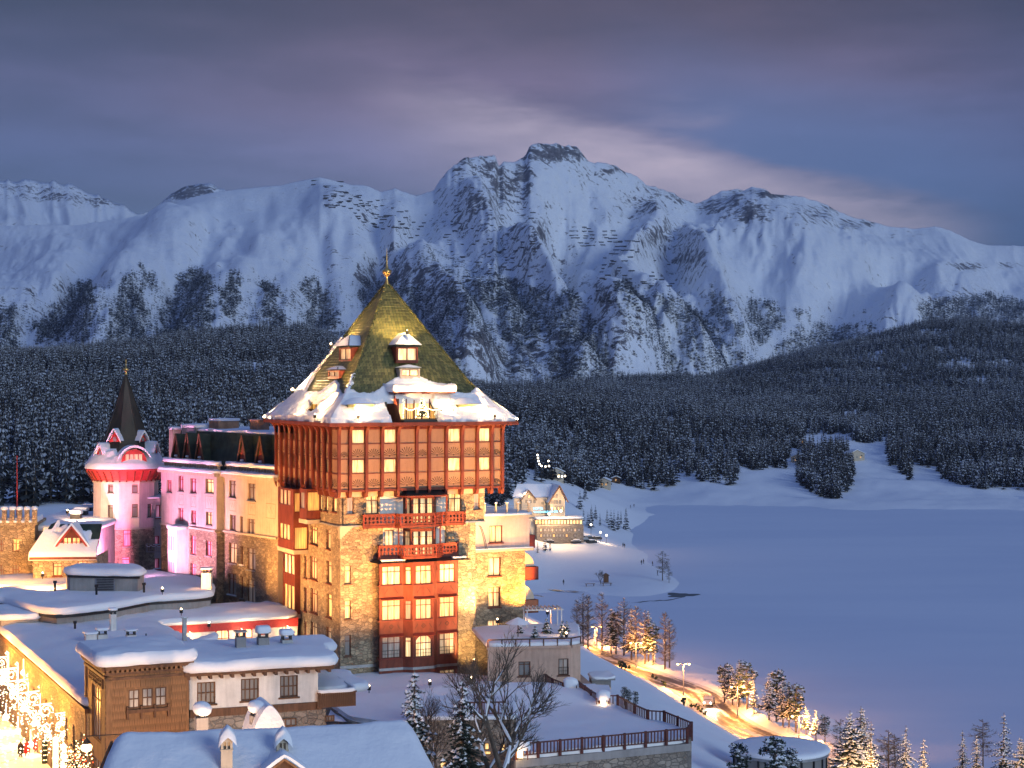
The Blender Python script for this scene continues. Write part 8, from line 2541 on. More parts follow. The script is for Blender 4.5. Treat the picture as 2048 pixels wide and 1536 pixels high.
def bare_tree(h, seed, spread=.55, depth=5, trunk_h=.28, r0=.022, narrow=False, snow=.0, larch=False, twigm='bark'):
  rg = random.Random(seed); tr = MB(); cr = MB(); sn = MB()
  def grow(p, d, L, r, lv):
    n = 3; pts = [p]; q = Vector(p); dd = Vector(d)
    for k in range(n):
      dd = (dd+Vector((rg.gauss(0,.10), rg.gauss(0,.10), rg.gauss(0,.05)+.05*(lv > 0)))).normalized(); q = q+dd*L/n; pts.append(q.copy())
    (tr if lv <= 1 else cr).tube(pts, [r, r*.85, r*.72, r*.6], 6 if lv < 2 else (4 if lv < 4 else 3), 0, cap=False)
    if snow and lv in (1,2,3) and rg.random() < snow and abs(dd.z) < .92:
      up = Vector((0,0,r*.75)); sn.tube([a+up for a in pts[:-1]], [r*.6, r*.8, r*.5], 5, 0)
    if lv >= depth: return
    nb = 3 if lv < 3 else 4
    for b in range(nb):
      t = rg.uniform(.35,1.0) if b else 1.0; i = min(n-1, int(t*n)); pp = pts[i].lerp(pts[i+1], t*n-i) if t < 1 else pts[-1]
      a = rg.random()*6.28; sp_ = spread*rg.uniform(.5,1.2)*(1 if b else .4)
      u = dd.cross(Vector((rg.gauss(0,1), rg.gauss(0,1), rg.gauss(0,1)))).normalized()
      nd = (dd*math.cos(sp_)+u*math.sin(sp_)+Vector((0,0,.16 if lv > 2 else .05))).normalized()
      grow(pp, nd, L*rg.uniform(.58,.80), r*rg.uniform(.5,.66), lv+1)
  if larch:
    tr.tube([(0,0,-1),(0,0,h*.5),(rg.uniform(-.2,.2),0,h)], [h*.018,h*.012,.03], 6)
    for t in range(int(h*9)):
      f = rg.random(); z = h*(trunk_h+(1-trunk_h)*f); a = rg.random()*6.28; L = h*(.24 if not narrow else .17)*(math.sin(math.pi*min(1,.12+f*.9)))**.6*rg.uniform(.5,1.15)+.25
      d = Vector((math.cos(a), math.sin(a), rg.uniform(.15,.9) if narrow else rg.uniform(-.25,.35))).normalized()
      p0 = Vector((0,0,z)); p1 = p0+d*L; cr.tube([p0, p1], [.045,.014], 3, 0, cap=False)
      for k in range(9):
        q = rg.uniform(.25,1); c = p0.lerp(p1, q); d2 = (d+Vector((rg.gauss(0,.6), rg.gauss(0,.6), rg.gauss(0,.5)))).normalized()
        cr.tube([c, c+d2*L*.42*rg.uniform(.5,1.1)], [.028,.012], 3, 0, cap=False)
      if rg.random() < snow: sn.tube([p0.lerp(p1,.2)+Vector((0,0,.05)), p0.lerp(p1,.9)+Vector((0,0,.05))], [.07,.04], 4, 0)
  else:
    grow(Vector((0,0,-1.0)), Vector((0,0,1)), h*trunk_h+1, h*r0, 0)
  def mk(mb, nm, m_):
    me = bpy.data.meshes.new(nm); me.from_pydata(mb.v, [], mb.f); me.materials.append(MAT[m_]); me.update(); return me
  return mk(tr, 'trunk', 'bark'), mk(cr, 'crown', 'bark'), (mk(sn, 'branch_snow', 'snow') if sn.v else None)
def plant(kind, meshes, loc, rz=0, s=1.0, label='', cat='tree', group=None):
  rt = thing(kind, loc, rz, label, cat, group)
  for me, nm in zip(meshes, ('trunk', 'crown', 'branch_snow')):
    if me is None: continue
    o = put(bpy.data.objects.new(nm, me), rt); o.scale = (s, s, s)
  return rt
simple('branch_warm', (.16,.10,.07), .9)
# foreground spruces and the great bare tree
d0 = 118.0
sp1 = needle_tree('spruce', 13.0, 3.0, 34, 13, .62, 101); sp2 = needle_tree('spruce', 13.5, 3.3, 36, 13, .40, 102)
def at_d(px_, py_, d): return Vector(((px_-1024)/F*d, d, CZ-(py_-768)/F*d))
plant('spruce_tree', sp1, at_d(829, 1332, 121)-Vector((0,0,13.0)), 0, 1, 'snow laden young spruce beside the right edge of the near roof', group='foreground spruces')
plant('spruce_tree', sp2, at_d(925, 1350, 119)-Vector((0,0,13.5)), 1.2, 1, 'dark spruce with snow lumps in front of the bare tree', group='foreground spruces')
bt = bare_tree(12.0, 14, spread=.74, depth=6, trunk_h=.20, r0=.024, snow=.85)
bt2 = bare_tree(11.0, 21, spread=.72, depth=6, trunk_h=.24, r0=.022, snow=.6)
plant('bare_tree', bt, at_d(1003, 1536, 124)-Vector((0,0,3.4)), .4, 1.42, 'large leafless tree with snow on its thick limbs before the terrace')
plant('bare_tree', bt2, at_d(885, 1536, 131)-Vector((0,0,3.0)), 2.4, .95, 'smaller leafless tree reaching between the two foreground spruces')
# road side trees
G1 = 'leafless trees along the lakeside road'
def on_ground(px_, py_, dmin=200): return ground_pix(px_, py_, dmin)
larch = [bare_tree(12, 40+i, depth=0, trunk_h=.12, narrow=True, larch=True, snow=.35) for i in range(3)]
larch_w = [bare_tree(11, 50+i, depth=0, trunk_h=.25, narrow=False, larch=True, snow=.5) for i in range(2)]
rt_list = [(1166,1305,1200,0),(1176,1312,1205,1),(1204,1306,1190,2),(1248,1318,1203,0),(1330,1340,1225,1),(1339,1342,1245,2),(1272,1328,1215,1),(1290,1330,1222,0),(1154,1296,1212,2)]
side_lab = ['first bare tree left of the road beside the pavilion','second bare tree close to the pavilion railing','slender bare tree beside the twin lamp at the bend','thin dead larch with a crooked top over the lake crack','tall bare larch nearest the open lake','bare larch at the right end of the row','bare tree among the snowy pines','bare tree behind the lit pines','faint bare tree behind the pergola']
for i, (px_, yb_, yt, k) in enumerate(rt_list):
  p = on_ground(px_, yb_, 300); hh = (yb_-yt)/F*p.y; plant('larch_tree', larch[k], p, i, hh/12, side_lab[i], group=G1)
G2 = 'snow dusted pines beside the lakeside road'
pines = [stone_pine(9, 1.9, 60+i, .75) for i in range(3)]; npn = [needle_tree('p', 9, 2.1, 20, 10, .75, 160+i, low=.25, open_=.85, droop=(-.05,.35)) for i in range(2)]; slim = needle_tree('slim', 8, 1.2, 18, 9, .8, 66)
pl_list = [(1222,1312,1215,.0),(1232,1314,1228,0),(1263,1322,1216,0),(1297,1334,1228,0),(1306,1330,1250,0),(1190,1296,1256,1),(1308,1338,1300,1),
     (1449,1409,1328,0),(1465,1414,1330,0),(1478,1420,1322,0),(1494,1426,1332,0),(1508,1432,1370,0),(1538,1440,1342,0),(1553,1447,1345,0),(1566,1456,1352,0),(1578,1462,1368,0),(1592,1466,1370,0),
     (1612,1472,1412,0),(1632,1482,1418,0),(1650,1495,1440,0)]
for i, (px_, yb_, yt, kd) in enumerate(pl_list):
  p = on_ground(px_, yb_, 230); hh = (yb_-yt)/F*p.y
  lab = 'slim snowy spruce standing %s' % ('by the twin lamp near the pavilion' if i == 5 else 'at the foot of the bare larches') if kd else ('snow dusted roadside pine, ' + ['leftmost pine by the crooked larch','second pine by the crooked larch','pine before the bare larches','dense pine in the middle of the row','short pine behind the dense one','','','at the hairpin end of the grove','second from the hairpin','tallest near the bright lamp','right of the bright lamp','low one in the gap','left of the thick clump','front of the thick clump','centre of the thick clump','right of the thick clump','last of the thick clump','alone before the last lamp','beside the last lamp','lowest and nearest'][i])
  plant('pine_tree', slim if kd else (npn[i % 2] if i % 3 != 1 else pines[i % 3]), p, i*1.3, hh/(8 if kd else 9), lab, group=G2)
# lower right trees
big = [needle_tree('b', 11, 3.3, 26, 12, .9, 80+i, low=.08, droop=(-.1,.35)) for i in range(2)]; lsp = [needle_tree('s', 11, 2.3, 20, 10, .85, 90+i, low=.12, open_=.85) for i in range(2)]; lw = bare_tree(9, 99, depth=0, trunk_h=.2, larch=True, snow=.1)
lr = [(1700,1418,245,0,10.5,'tall bright stone pine with snow at the bottom right of the lake'),(1722,1409,250,0,11.5,'highest stone pine of the pair by the round pavilion'),(1742,1440,240,1,10.5,'snow bright spruce leaning against the tall stone pines'),
   (1812,1448,250,1,10,'snowy spruce in the middle of the bottom right shore'),(1848,1474,245,1,8,'shorter snowy spruce right of the middle one'),(1925,1458,262,1,9.5,'slender spruce with outstretched snowy boughs'),
   (1953,1466,255,1,8.5,'spruce beside the slender one near the right corner'),(2008,1422,262,1,12.5,'tall pointed spruce near the right edge of the photo'),(2042,1470,250,0,8.5,'dark pine cut off by the right edge')]
for i, (px_, py_, d, kd, h, lab) in enumerate(lr):
  me = big[i % 2] if kd == 0 else lsp[i % 2]; p = at_d(px_, py_, d)-Vector((0,0,h)); plant('spruce_tree' if kd else 'pine_tree', me, p, i, h/11, lab, group='trees on the shore at the bottom right')
for px_, py_, d in ((1777,1462,255),(1790,1470,262),(1680,1440,262),(1966,1440,275)):
  plant('bare_bush', lw, at_d(px_, py_, d)-Vector((0,0,7.5)), px_, .85, 'thin leafless tree between the snowy spruces of the bottom right shore', group='leafless trees on the shore')
for px_, py_, d, h in ((1476,1488,158,5.5),(1548,1476,156,6),(1580,1500,157,4.6)):
  plant('pine_tree', pines[px_ % 3], at_d(px_, py_, d)-Vector((0,0,h)), px_*.1, h/9, {1476:'dark unlit pine at the bottom left of the round pavilion',1548:'dark unlit pine before the round pavilion',1580:'small dark pine against the round pavilion'}[px_], group='dark pines before the round pavilion')
for i, (px_, py_) in enumerate(((1249,1402),(1258,1407),(1271,1412))):
  plant('pine_bush', pines[i], on_ground(px_, py_+8, 150), i, .22, ['left','middle','right'][i]+' one of three dark bushes behind the stepped railing', 'bush', 'dark bushes behind the railing')
# trees on the peninsula and round the lakeside hotel
G3 = 'single trees on the snowy peninsula'
plant('larch_tree', larch_w[0], on_ground(1325,1163), 0, 62/F*CZ*F/(1163-768)/11*.95, 'tall dark larch standing alone at the tip of the peninsula', group=G3)
plant('larch_tree', larch_w[1], on_ground(1338,1168), 1, .42, 'small larch right of the tall one on the peninsula tip', group=G3)
rb = bare_tree(5.5, 33, spread=.9, depth=5, trunk_h=.16, r0=.03)
plant('bare_tree', rb, on_ground(1203,1170), 0, 1.05, 'round leafless tree by the benches on the peninsula', group=G3)
midt = [(1167,1042,26),(1176,1052,30),(1183,1045,36),(1191,1040,30),(1182,1060,44),(1200,1052,28),(1214,1048,30),(1222,1058,40),(1228,1062,44),(1236,1060,38),(1252,1062,48),(1242,1050,30),(1075,1106,24),(1090,1104,30),(1100,1104,28),(1160,1020,40),(1170,1000,36),(1145,975,34),(1130,960,36),(1058,1100,30)]
for i, (px_, py_, hp) in enumerate(midt):
  p = on_ground(px_, py_, 400); hh = hp/F*p.y
  o = put(bpy.data.objects.new('spruce_tree', protos[i % 6])); o.location = p-Vector((0,0,.3)); o.scale = (hh,)*3; o.rotation_euler = (0,0,i)
  tag(o, 'snow dusted spruce on the slope between the lakeside hotel and the lake', 'tree', 'spruces round the lakeside hotel')
# street lamps on the road
def street_lamp(px_, ytop, ybase, label, twin=True, power=3500):
  p = on_ground(px_, ybase, 260); d = p.y; h = (ybase-ytop)/F*d
  rt = thing('street_lamp', p, 0, label, 'street lamp', 'lamps along the lakeside road')
  mb = MB(); mb.tube([(0,0,-.5),(0,0,h)], [.13,.08], 7); mb.build('pole', MAT['zinc'], rt)
  for s_ in ((-1, 1) if twin else (1,)):
    mb = MB(); mb.tube([(0,0,h-.1),(s_*.5,0,h+.05),(s_*1.05,0,h+.05)], .05, 5); mb.box(min(s_*.75,s_*1.35), max(s_*.75,s_*1.35), -.18,.18,h+.02,h+.16); arm = mb.build('lamp_arm', MAT['zinc'], rt)
    mb = MB(); sph(mb, (s_*1.1,0,h-.05), .24, 8, 0, .7); mb.build('lamp_head', MAT['bulb_orange'], arm)
    point('lamp_light', p+Vector((s_*1.1,-.1,h-.4)), power, (1.0,.40,.09), .2)
street_lamp(1101, 1218, 1262, 'single street lamp behind the roof garden pergola', False, 6000)
street_lamp(1194, 1255, 1300, 'twin street lamp beside the slim snowy spruce', True, 7000)
street_lamp(1272, 1288, 1342, 'twin street lamp among the bare larches', True, 7000)
street_lamp(1367, 1329, 1395, 'twin street lamp inside the hairpin bend', True, 8000)
street_lamp(1475, 1376, 1440, 'twin street lamp in front of the pine grove', True, 7000)
street_lamp(1598, 1432, 1490, 'twin street lamp near the last pines', True, 7000)
for px_, d in ((1725,236),(1840,236)):
  p = at_d(px_, 1560, d); point('lamp_light', p+Vector((0,0,1.5)), 6500, (1.0,.52,.16), .3)
p = at_d(1990,1580,240); point('lamp_light', p+Vector((0,0,2)), 6500, (1.0,.52,.16), .3)
# parked and driving car
def car(loc, rz, label):
  rt = thing('car', loc, rz, label, 'car'); mb = MB()
  prof = [(-2.1,.35),(-2.15,.8),(-1.9,1.0),(-1.2,1.05),(-.6,1.5),(.9,1.55),(1.6,1.1),(2.1,.95),(2.15,.45),(2.0,.3)]
  for (x0,z0),(x1,z1) in zip(prof, prof[1:]+prof[:1]): mb.face([(x0,-.85,z0),(x1,-.85,z1),(x1,.85,z1),(x0,.85,z0)][::-1])
  mb.face([(x,-.85,z) for x, z in prof][::-1]); mb.face([(x,.85,z) for x, z in prof]); mb.build('body', MAT['car_paint'], rt)
  mb = MB(); mb.face([(-1.15,-.75,1.1),(-.65,-.72,1.44),(-.65,.72,1.44),(-1.15,.75,1.1)][::-1]);
  for s_ in (-1,1): mb.face([(-1.0,s_*.856,1.08),(1.3,s_*.856,1.08),(.8,s_*.856,1.46),(-.55,s_*.856,1.44)])
  mb.build('window_glass', MAT['pane_dark'], rt)
  for x in (-1.35, 1.35):
    for s_ in (-1, 1):
      mb = MB(); mb.tube([(x, s_*.68, .33), (x, s_*.90, .33)], .33, 14); mb.build('wheel', MAT['rubber'], rt)
  for s_ in (-1, 1):
    mb = MB(); sph(mb, (-2.12, s_*.6, .72), .14, 8); mb.build('headlight', MAT['headlight'], rt)
    mb = MB(); mb.box(2.1,2.17,s_*.6-.12,s_*.6+.12,.75,.88); mb.build('tail_light', MAT['tail_red'], rt)
  return rt
pc = Vector(rpt(1418, 1410)); car(pc+Vector((0,0,.05)), R(75), 'light car with bright headlights driving round the hairpin bend')
for dx in (-.5,.5): spot('headlight_beam', pc+Vector((dx,-2.4,.8)), pc+Vector((dx+1.5,-16,-.2)), 2600, (1,.85,.6), 60)
# parked cars under snow at the lakeside hotel
rgc = random.Random(5)
for i in range(13):
  px_ = 1092+ (i % 7)*17+(i//7)*7+rgc.uniform(-2,2); py_ = 1080+(i//7)*7+rgc.uniform(-1,1); p = on_ground(px_, py_, 400)
  mb = MB(); mb.box(-2.0,2.0,-.8,.8,.2,.95,0); mb.box(-1.0,1.3,-.72,.72,.95,1.35,0); mb.box(-1.9,1.9,-.75,.75,.955,1.06,1) if i % 3 else None; mb.box(-1.0,1.3,-.72,.72,1.355,1.55,1)
  o = mb.build('parked_car', [MAT['dark_metal'], MAT['snow']]); o.location = p; o.rotation_euler = (0,0,rgc.uniform(-.3,.3)+.2); tag(o, 'dark snow topped car parked below the lakeside hotel', 'car', 'cars parked below the lakeside hotel')
for i, (px_, py_, hgt_) in enumerate(((1090,1076,2.5),(1108,1079,2.5),(1147,1074,3.5),(1182,1071,4),(1201,1085,3.5),(1213,1090,3))):
  p = on_ground(px_, py_, 400); rt = thing('path_lamp', p, 0, ['globe lamp at the corner of the lakeside hotel base','globe lamp before the stone base of the lakeside hotel','path lamp on the car park by the lakeside hotel','path lamp on the far side of the car park','path lamp at the end of the car park','lowest path lamp shining on the snow slope'][i], 'lamp', 'path lamps at the lakeside hotel')
  mb = MB(); mb.tube([(0,0,0),(0,0,hgt_)], .06, 5); mb.build('pole', MAT['dark_metal'], rt); mb = MB(); sph(mb, (0,0,hgt_+.25), .42, 8); mb.build('globe', MAT['globe_white'], rt); point('lamp_light', p+Vector((0,-.6,hgt_+.2)), 900, WARM, .3)
for px_, py_, d_, pw in ((1098,1028,632,7000),(1122,1022,634,7000),(1050,987,640,500)):
  p = at_d(px_, py_, d_); mb = MB(); sph(mb, (0,0,0), .45, 8); mb.box(-.1,.1,0,1.5,-.1,.1); o = mb.build('wall_lamp', MAT['globe_white']); o.location = p; tag(o, {1098:'brightest wall lamp over the glazed front of the lakeside hotel',1122:'wall lamp at the right corner of the lakeside hotel',1050:'wall lamp under the left gable of the lakeside hotel'}[px_], 'lamp', 'wall lamps of the lakeside hotel'); point('lamp_light', p+Vector((0,-1.0,0)), pw, WARM, .3)
# string of lights up a tree above the hotel
for i, (px_, py_) in enumerate(((1075,910),(1076,916),(1077,922),(1079,928),(1083,932),(1091,933),(1098,932),(1097,922),(1117,953),(1124,953),(1130,952))):
  p = at_d(px_, py_, 660); mb = MB(); sph(mb, (0,0,0), .38, 6); o = mb.build('tree_light', MAT['globe_white']); o.location = p; tag(o, 'small warm light hanging in the dark trees above the lakeside hotel', 'light', 'lights in the trees above the lakeside hotel')
# benches, hut and footprints on the peninsula
for px_, py_, lab in ((1180,1173,'snowy bench left of the round bare tree'),(1214,1172,'snowy bench right of the round bare tree')):
  p = on_ground(px_, py_); rt = thing('park_bench', p, .1, lab, 'bench', 'benches on the peninsula')
  mb = MB(); mb.box(-1.6,1.6,-.35,.35,.72,.82); mb.build('seat', MAT['brown_wood'], rt)
  for x in (-1.2,1.2): mb = MB(); mb.box(x-.08,x+.08,-.3,.3,0,.72); mb.build('leg', MAT['brown_wood'], rt)
p = on_ground(1212, 1165); mb = MB(); mb.box(-.8,.8,-.8,.8,0,2.2); mb.face([(-1.1,-1,2.2),(1.1,-1,2.2),(0,-1,2.9)]); mb.mesh([(-1.1,-1,2.2),(0,-1,2.9),(0,1,2.9),(-1.1,1,2.2),(1.1,-1,2.2),(1.1,1,2.2)], [(0,1,2,3),(1,4,5,2)]); o = mb.build('wooden_hut', MAT['brown_wood']); o.location = p; tag(o, 'tiny brown hut beside the round bare tree on the peninsula', 'hut')
# cracks and open water in the lake ice
m, nt = mat_new('open_water'); nzw = obj_noise(nt, .3, 4, .6); finish(nt, c4(.03,.07,.085), .45, bump=nzw, bump_d=.05, bump_s=.2, spec=.5)
def lake_poly(pts, name, z, label):
  mb = MB(); P = [((px_-1024)/F*((CZ-z)*F/(py_-768)), (CZ-z)*F/(py_-768), z) for px_, py_ in pts]; mb.face(P); o = mb.build(name, MAT['open_water']); tag(o, label, kind='structure')
def wob_line(pts, w, seed):
  rg = random.Random(seed); top = []; bot = []
  for i in range(len(pts)-1):
    for k in range(6):
      t = k/6; x = pts[i][0]*(1-t)+pts[i+1][0]*t; y = pts[i][1]*(1-t)+pts[i+1][1]*t; ww = w*rg.uniform(.3,1)*(.3 if (i == 0 and k < 2) or (i == len(pts)-2 and k > 3) else 1)
      dy = rg.uniform(-.4,.4); top.append((x, y+dy-ww/2)); bot.append((x, y+dy+ww/2))
  return top+bot[::-1]
def pond(cx_, cy_, rx, ry, seed):
  rg = random.Random(seed); P = []
  for k in range(40):
    a = 6.283*k/40; r = 1+.25*math.sin(3*a+seed)+.12*math.sin(7*a+2*seed)+rg.uniform(-.05,.05); P.append((cx_+rx*r*math.cos(a), cy_+ry*r*math.sin(a)))
  return P
lake_poly(pond(1362,1190,30,4.2,2), 'open_water', .012, 'open dark water hole at the tip of the peninsula')
lake_poly(wob_line([(1262,1206),(1300,1202),(1340,1200),(1372,1193)], 2.2, 4), 'ice_crack', .008, 'thin dark crack in the lake ice before the peninsula')
lake_poly(wob_line([(1055,1177),(1085,1178),(1120,1181),(1180,1184)], 2.0, 5), 'ice_crack', .35, 'dark brook line along the south side of the peninsula')
lake_poly(wob_line([(1060,1189),(1075,1191),(1090,1194)], 2.5, 6), 'ice_crack', .008, 'short dark crack beside the hotel balconies')
# people
def person_mesh(name, legs=0.0, coat='coat_red', lean=0):
  import bmesh
  J = {}; V = []; E = []; Rr = []
  def add(p, r, par=None):
    V.append(p); Rr.append(r); i = len(V)-1
    if par is not None: E.append((par, i))
    return i
  pel = add((0,0,.95), .14); sp_ = add((0,.0,1.15), .145, pel); ch = add((0,0,1.36), .16, sp_); nk = add((0,0,1.50), .06, ch); hd0 = add((0,-.01,1.58), .075, nk); hd = add((0,-.015,1.66), .095, hd0); tp_ = add((0,0,1.75), .06, hd)
  nose = add((0,-.115,1.65), .018, hd)
  for s in (-1, 1):
    hip = add((s*.10,0,.90), .105, pel); kn = add((s*.11, -.04-legs*s*.10, .50), .07, hip); an = add((s*.11, .02+legs*s*.22, .09), .05, kn); to = add((s*.12, -.14+legs*s*.22, .04), .045, an)
    sh = add((s*.19,0,1.42), .075, ch); el = add((s*.26, .03, 1.13), .055, sh); wr = add((s*.27, -.08-legs*s*.08, .90), .035, el); pm = add((s*.27, -.10-legs*s*.08, .83), .038, wr)
    for k in range(4):
      f0 = add((s*.27, -.125+.018*k-legs*s*.08-.0, .775), .010, pm); f1_ = add((s*.262, -.135+.018*k-legs*s*.08, .735+.004*abs(k-1.5)), .008, f0)
    th = add((s*.255, -.145-legs*s*.08, .80), .010, pm)
    add((s*.075, -.0, 1.655), .02, hd)
  me = bpy.data.meshes.new(name); me.from_pydata(V, E, []); o = bpy.data.objects.new(name, me); COL.objects.link(o)
  md = o.modifiers.new('skin', 'SKIN'); md2 = o.modifiers.new('sub', 'SUBSURF'); md2.levels = 1; md2.render_levels = 1
  for i, sv in enumerate(me.skin_vertices[0].data): sv.radius = (Rr[i], Rr[i]*.85); sv.use_root = (i == 0)
  dg = bpy.context.evaluated_depsgraph_get(); em = bpy.data.meshes.new_from_object(o.evaluated_get(dg)); bpy.data.objects.remove(o)
  em.materials.clear()
  for q in ('trousers', coat, 'skin', 'hair_brown'): em.materials.append(MAT[q])
  for p in em.polygons:
    z = p.center.z; x = abs(p.center.x)
    if z < .80 and x < .2: p.material_index = 0
    elif z > 1.52: p.material_index = 3 if (z > 1.70 or p.center.y > .02) else 2
    elif z < .87 and x >= .2: p.material_index = 2
    else: p.material_index = 1
    p.use_smooth = True
  return em
pm = {c: person_mesh('person', .8, c) for c in ('coat_red', 'coat_black')}
# long coats as clothing
def coat(c):
  mb = MB(); mb.lathe((0,0,0), [(.27,.62),(.23,.95),(.20,1.15),(.22,1.36),(.16,1.47),(.08,1.52)], 14); me = bpy.data.meshes.new('coat'); me.from_pydata(mb.v, [], mb.f); me.materials.append(MAT[c]); me.update(); return me
cm = {c: coat(c) for c in pm}
def person(loc, rz, c, label, s=1.0, group=None, with_coat=True):
  o = put(bpy.data.objects.new('person', pm[c])); o.location = loc; o.rotation_euler = (0,0,rz); o.scale = (s,s,s); tag(o, label, 'person', group)
  if with_coat: put(bpy.data.objects.new('coat', cm[c]), o)
  return o
def st(px_, py_, z=31.0): d = (CZ-z)*F/(py_-768); return Vector(((px_-1024)/F*d, d, z))
person(st(41,1521), 2.9, 'coat_black', 'person in a dark coat walking away down the lit street')
person(st(54,1520), 3.3, 'coat_red', 'person in a bright red coat walking beside the one in dark', 1.02)
person(st(72,1512), 3.1, 'coat_red', 'third person in red and dark clothes behind the glowing globe', 1.0)
far_p = [(1283,1131),(1287,1130),(1305,1134),(1249,1099),(1246,1096),(1261,1017),(1268,1015),(1127,1173),(1315,1154)]
for i, (px_, py_) in enumerate(far_p):
  person(on_ground(px_, py_, 400)+Vector((0,0,.0)), i, 'coat_black', 'distant dark figure walking over the snow by the lake', 1.05, 'distant walkers by the lake', False)
# glittering street at the lower left
mb = MB(); mb.face([(-66,100,31.32),(-30,100,31.32),(-30,128,31.32),(-52.5,172,31.32),(-80,176,31.32)]); o = mb.build('snowy_street', MAT['snow']); tag(o, 'trodden snow on the brightly lit shopping street', kind='structure')
def spiral(mb, c, e, up, r, turns=1.6, a0=0, w=.06, seg=26, sgn=1):
  P = []
  for k in range(seg+1):
    t = k/seg; a = a0+sgn*turns*6.283*t; rr = r*(1-.82*t); P.append(Vector(c)+Vector(e)*(rr*math.cos(a))+Vector(up)*(rr*math.sin(a)))
  mb.tube(P, w, 5, 0); return P
def ornament(px_, py_top, d, hpx, wpx, label):
  """one upright scroll panel of tubes and bulbs hung from the wall over the street"""
  k = d/F; H = hpx*k; Wd = wpx*k; top = at_d(px_, py_top, d); rt = thing('light_ornament', (top.x, top.y, top.z-H), A_.a*0+R(8), label, 'light ornament', 'glowing scroll ornaments over the street')
  mb = MB(); t = .055
  mb.tube([(0,0,0),(0,0,H)], .10, 6); mb.tube([(0,0,H),(.05,0,H+.25),(-.12,0,H+.42),(-.25,0,H+.25),(-.12,0,H+.12)], .07, 6)
  mb.tube([(-Wd,0,H*.92),(0,0,H*.97)], .06, 6); mb.tube([(-Wd,0,H*.5),(-Wd*.4,0,H*.42),(0,0,H*.05)], .06, 6)
  mb.build('post_tube', MAT['bulb_white_soft'], rt)
  mb = MB()
  rs = min(Wd*.32, H*.2)
  for (cx_, cz_, r_, sg_) in ((-Wd*.38, H*.78, rs, 1), (-Wd*.35, H*.40, rs*.85, -1), (-Wd*.75, H*.62, rs*.7, 1), (-Wd*.3, H*.15, rs*.6, 1)):
    P = spiral(mb, (cx_,0,cz_), (1,0,0), (0,0,1), r_, 1.5, 0, t, 24, sg_)
  mb.build('scroll', MAT['bulb_white_soft'], rt)
  mb = MB(); rg_ = random.Random(int(px_))
  for q in range(75):
    a = rg_.uniform(-Wd, 0); z = rg_.uniform(.1*H, H*.9)
    bulb(mb, (a, rg_.uniform(-.1,.1), z), .05)
  tag(mb.build('bulb_net', MAT['bulb_white'], rt), kind='stuff')
orn = [(16,1311,166,60,34,'farthest glowing scroll ornament at the left edge of the street'),(36,1333,161,66,36,'second farthest glowing scroll ornament'),(58,1356,156,74,38,'third scroll ornament from the far end'),(82,1379,150.5,80,40,'fourth scroll ornament, beside the hanging lantern'),
   (110,1403,145,86,44,'fifth scroll ornament, second nearest of the row'),(141,1421,139.5,76,30,'nearest and largest looking scroll ornament of the row')]
for q in orn: ornament(*q)
# catenary strings of bulbs across the street
rgb = random.Random(77)
for i in range(9):
  d = 168-i*4.0; x1 = (orn[min(i*6//9,5)][0]-1024)/F*d; y0 = 64-(1345+i*14-768)/F*d
  a = Vector((-64-i*.2, d-2, y0-5.5)); b_ = Vector((-49.0+(168-d)*.40, d, y0-1.4)); mb = MB(); P = []
  for k in range(46):
    t = k/45; p = a.lerp(b_, t); p.z -= 2.2*4*t*(1-t)*.6; P.append(p)
  c0 = P[0].copy(); mb.tube([p-c0 for p in P], .015, 3, 1)
  for p in P: bulb(mb, p-c0, .075); bulb(mb, p-c0-Vector((.0,.1,.28)), .055)
  for p in P[::3]: bulb(mb, p-c0-Vector((0,0,.55)), .055); bulb(mb, p-c0-Vector((0,.2,.85)), .05)
  o = mb.build('light_string', [MAT['bulb_white'], MAT['dark_metal']]); o.location = c0
  tag(o, 'string of white bulbs sagging across the street, %s' % ['the farthest','second farthest','third farthest','fourth from the far end','the middle one','fourth nearest','third nearest','second nearest','the nearest'][i], 'light string', 'strings of bulbs across the street')
# white lit posts with garlands at the shop fronts
for i, (px_, py0, py1, d) in enumerate(((111,1475,1536,141),(127,1490,1536,137),(89,1478,1525,147))):
  p1 = at_d(px_, py1, d); p0 = at_d(px_, py0, d); h = p0.z-p1.z
  mb = MB(); mb.tube([(0,0,-4),(0,0,h)], .22, 10, 0)
  for k in range(60): a = k*.5; z = h*k/60; bulb(mb, (math.cos(a)*.4+.35, math.sin(a)*.3-.1, z), .05, 1)
  o = mb.build('wrapped_post', [MAT['bulb_white_soft'] if i < 2 else MAT['needles'], MAT['bulb_string']]); o.location = p1
  tag(o, ['glowing white post wrapped with lights before the stone wall','nearest glowing white post wrapped with lights','green garland post with coloured lights beside the walkers'][i], 'post', 'wrapped posts at the shop fronts')
for i, (px_, py_, d, r) in enumerate(((61,1489,150,.28),(36,1462,154,.26),(47,1345,158,.26),(12,1434,160,.3))):
  p = at_d(px_, py_, d); mb = MB(); sph(mb, (0,0,0), r, 12); mb.tube([(0,0,r),(0,0,r+1.0)], .03, 4); o = mb.build('globe_lamp', MAT['globe_white']); o.location = p
  tag(o, ['glowing globe lamp beside the red coated walker','glowing globe lamp above the walkers','glowing lantern by the far scroll ornaments','glowing globe at the left edge of the street'][i], 'lamp', 'globe lamps of the street'); point('lamp_light', p+Vector((0,0,-.5)), 350, (1,.60,.26), .3)
p = at_d(173,1492,121); rt = thing('hanging_lantern', p, 0, 'large hanging street lantern with snow before the brown corner house', 'lantern')
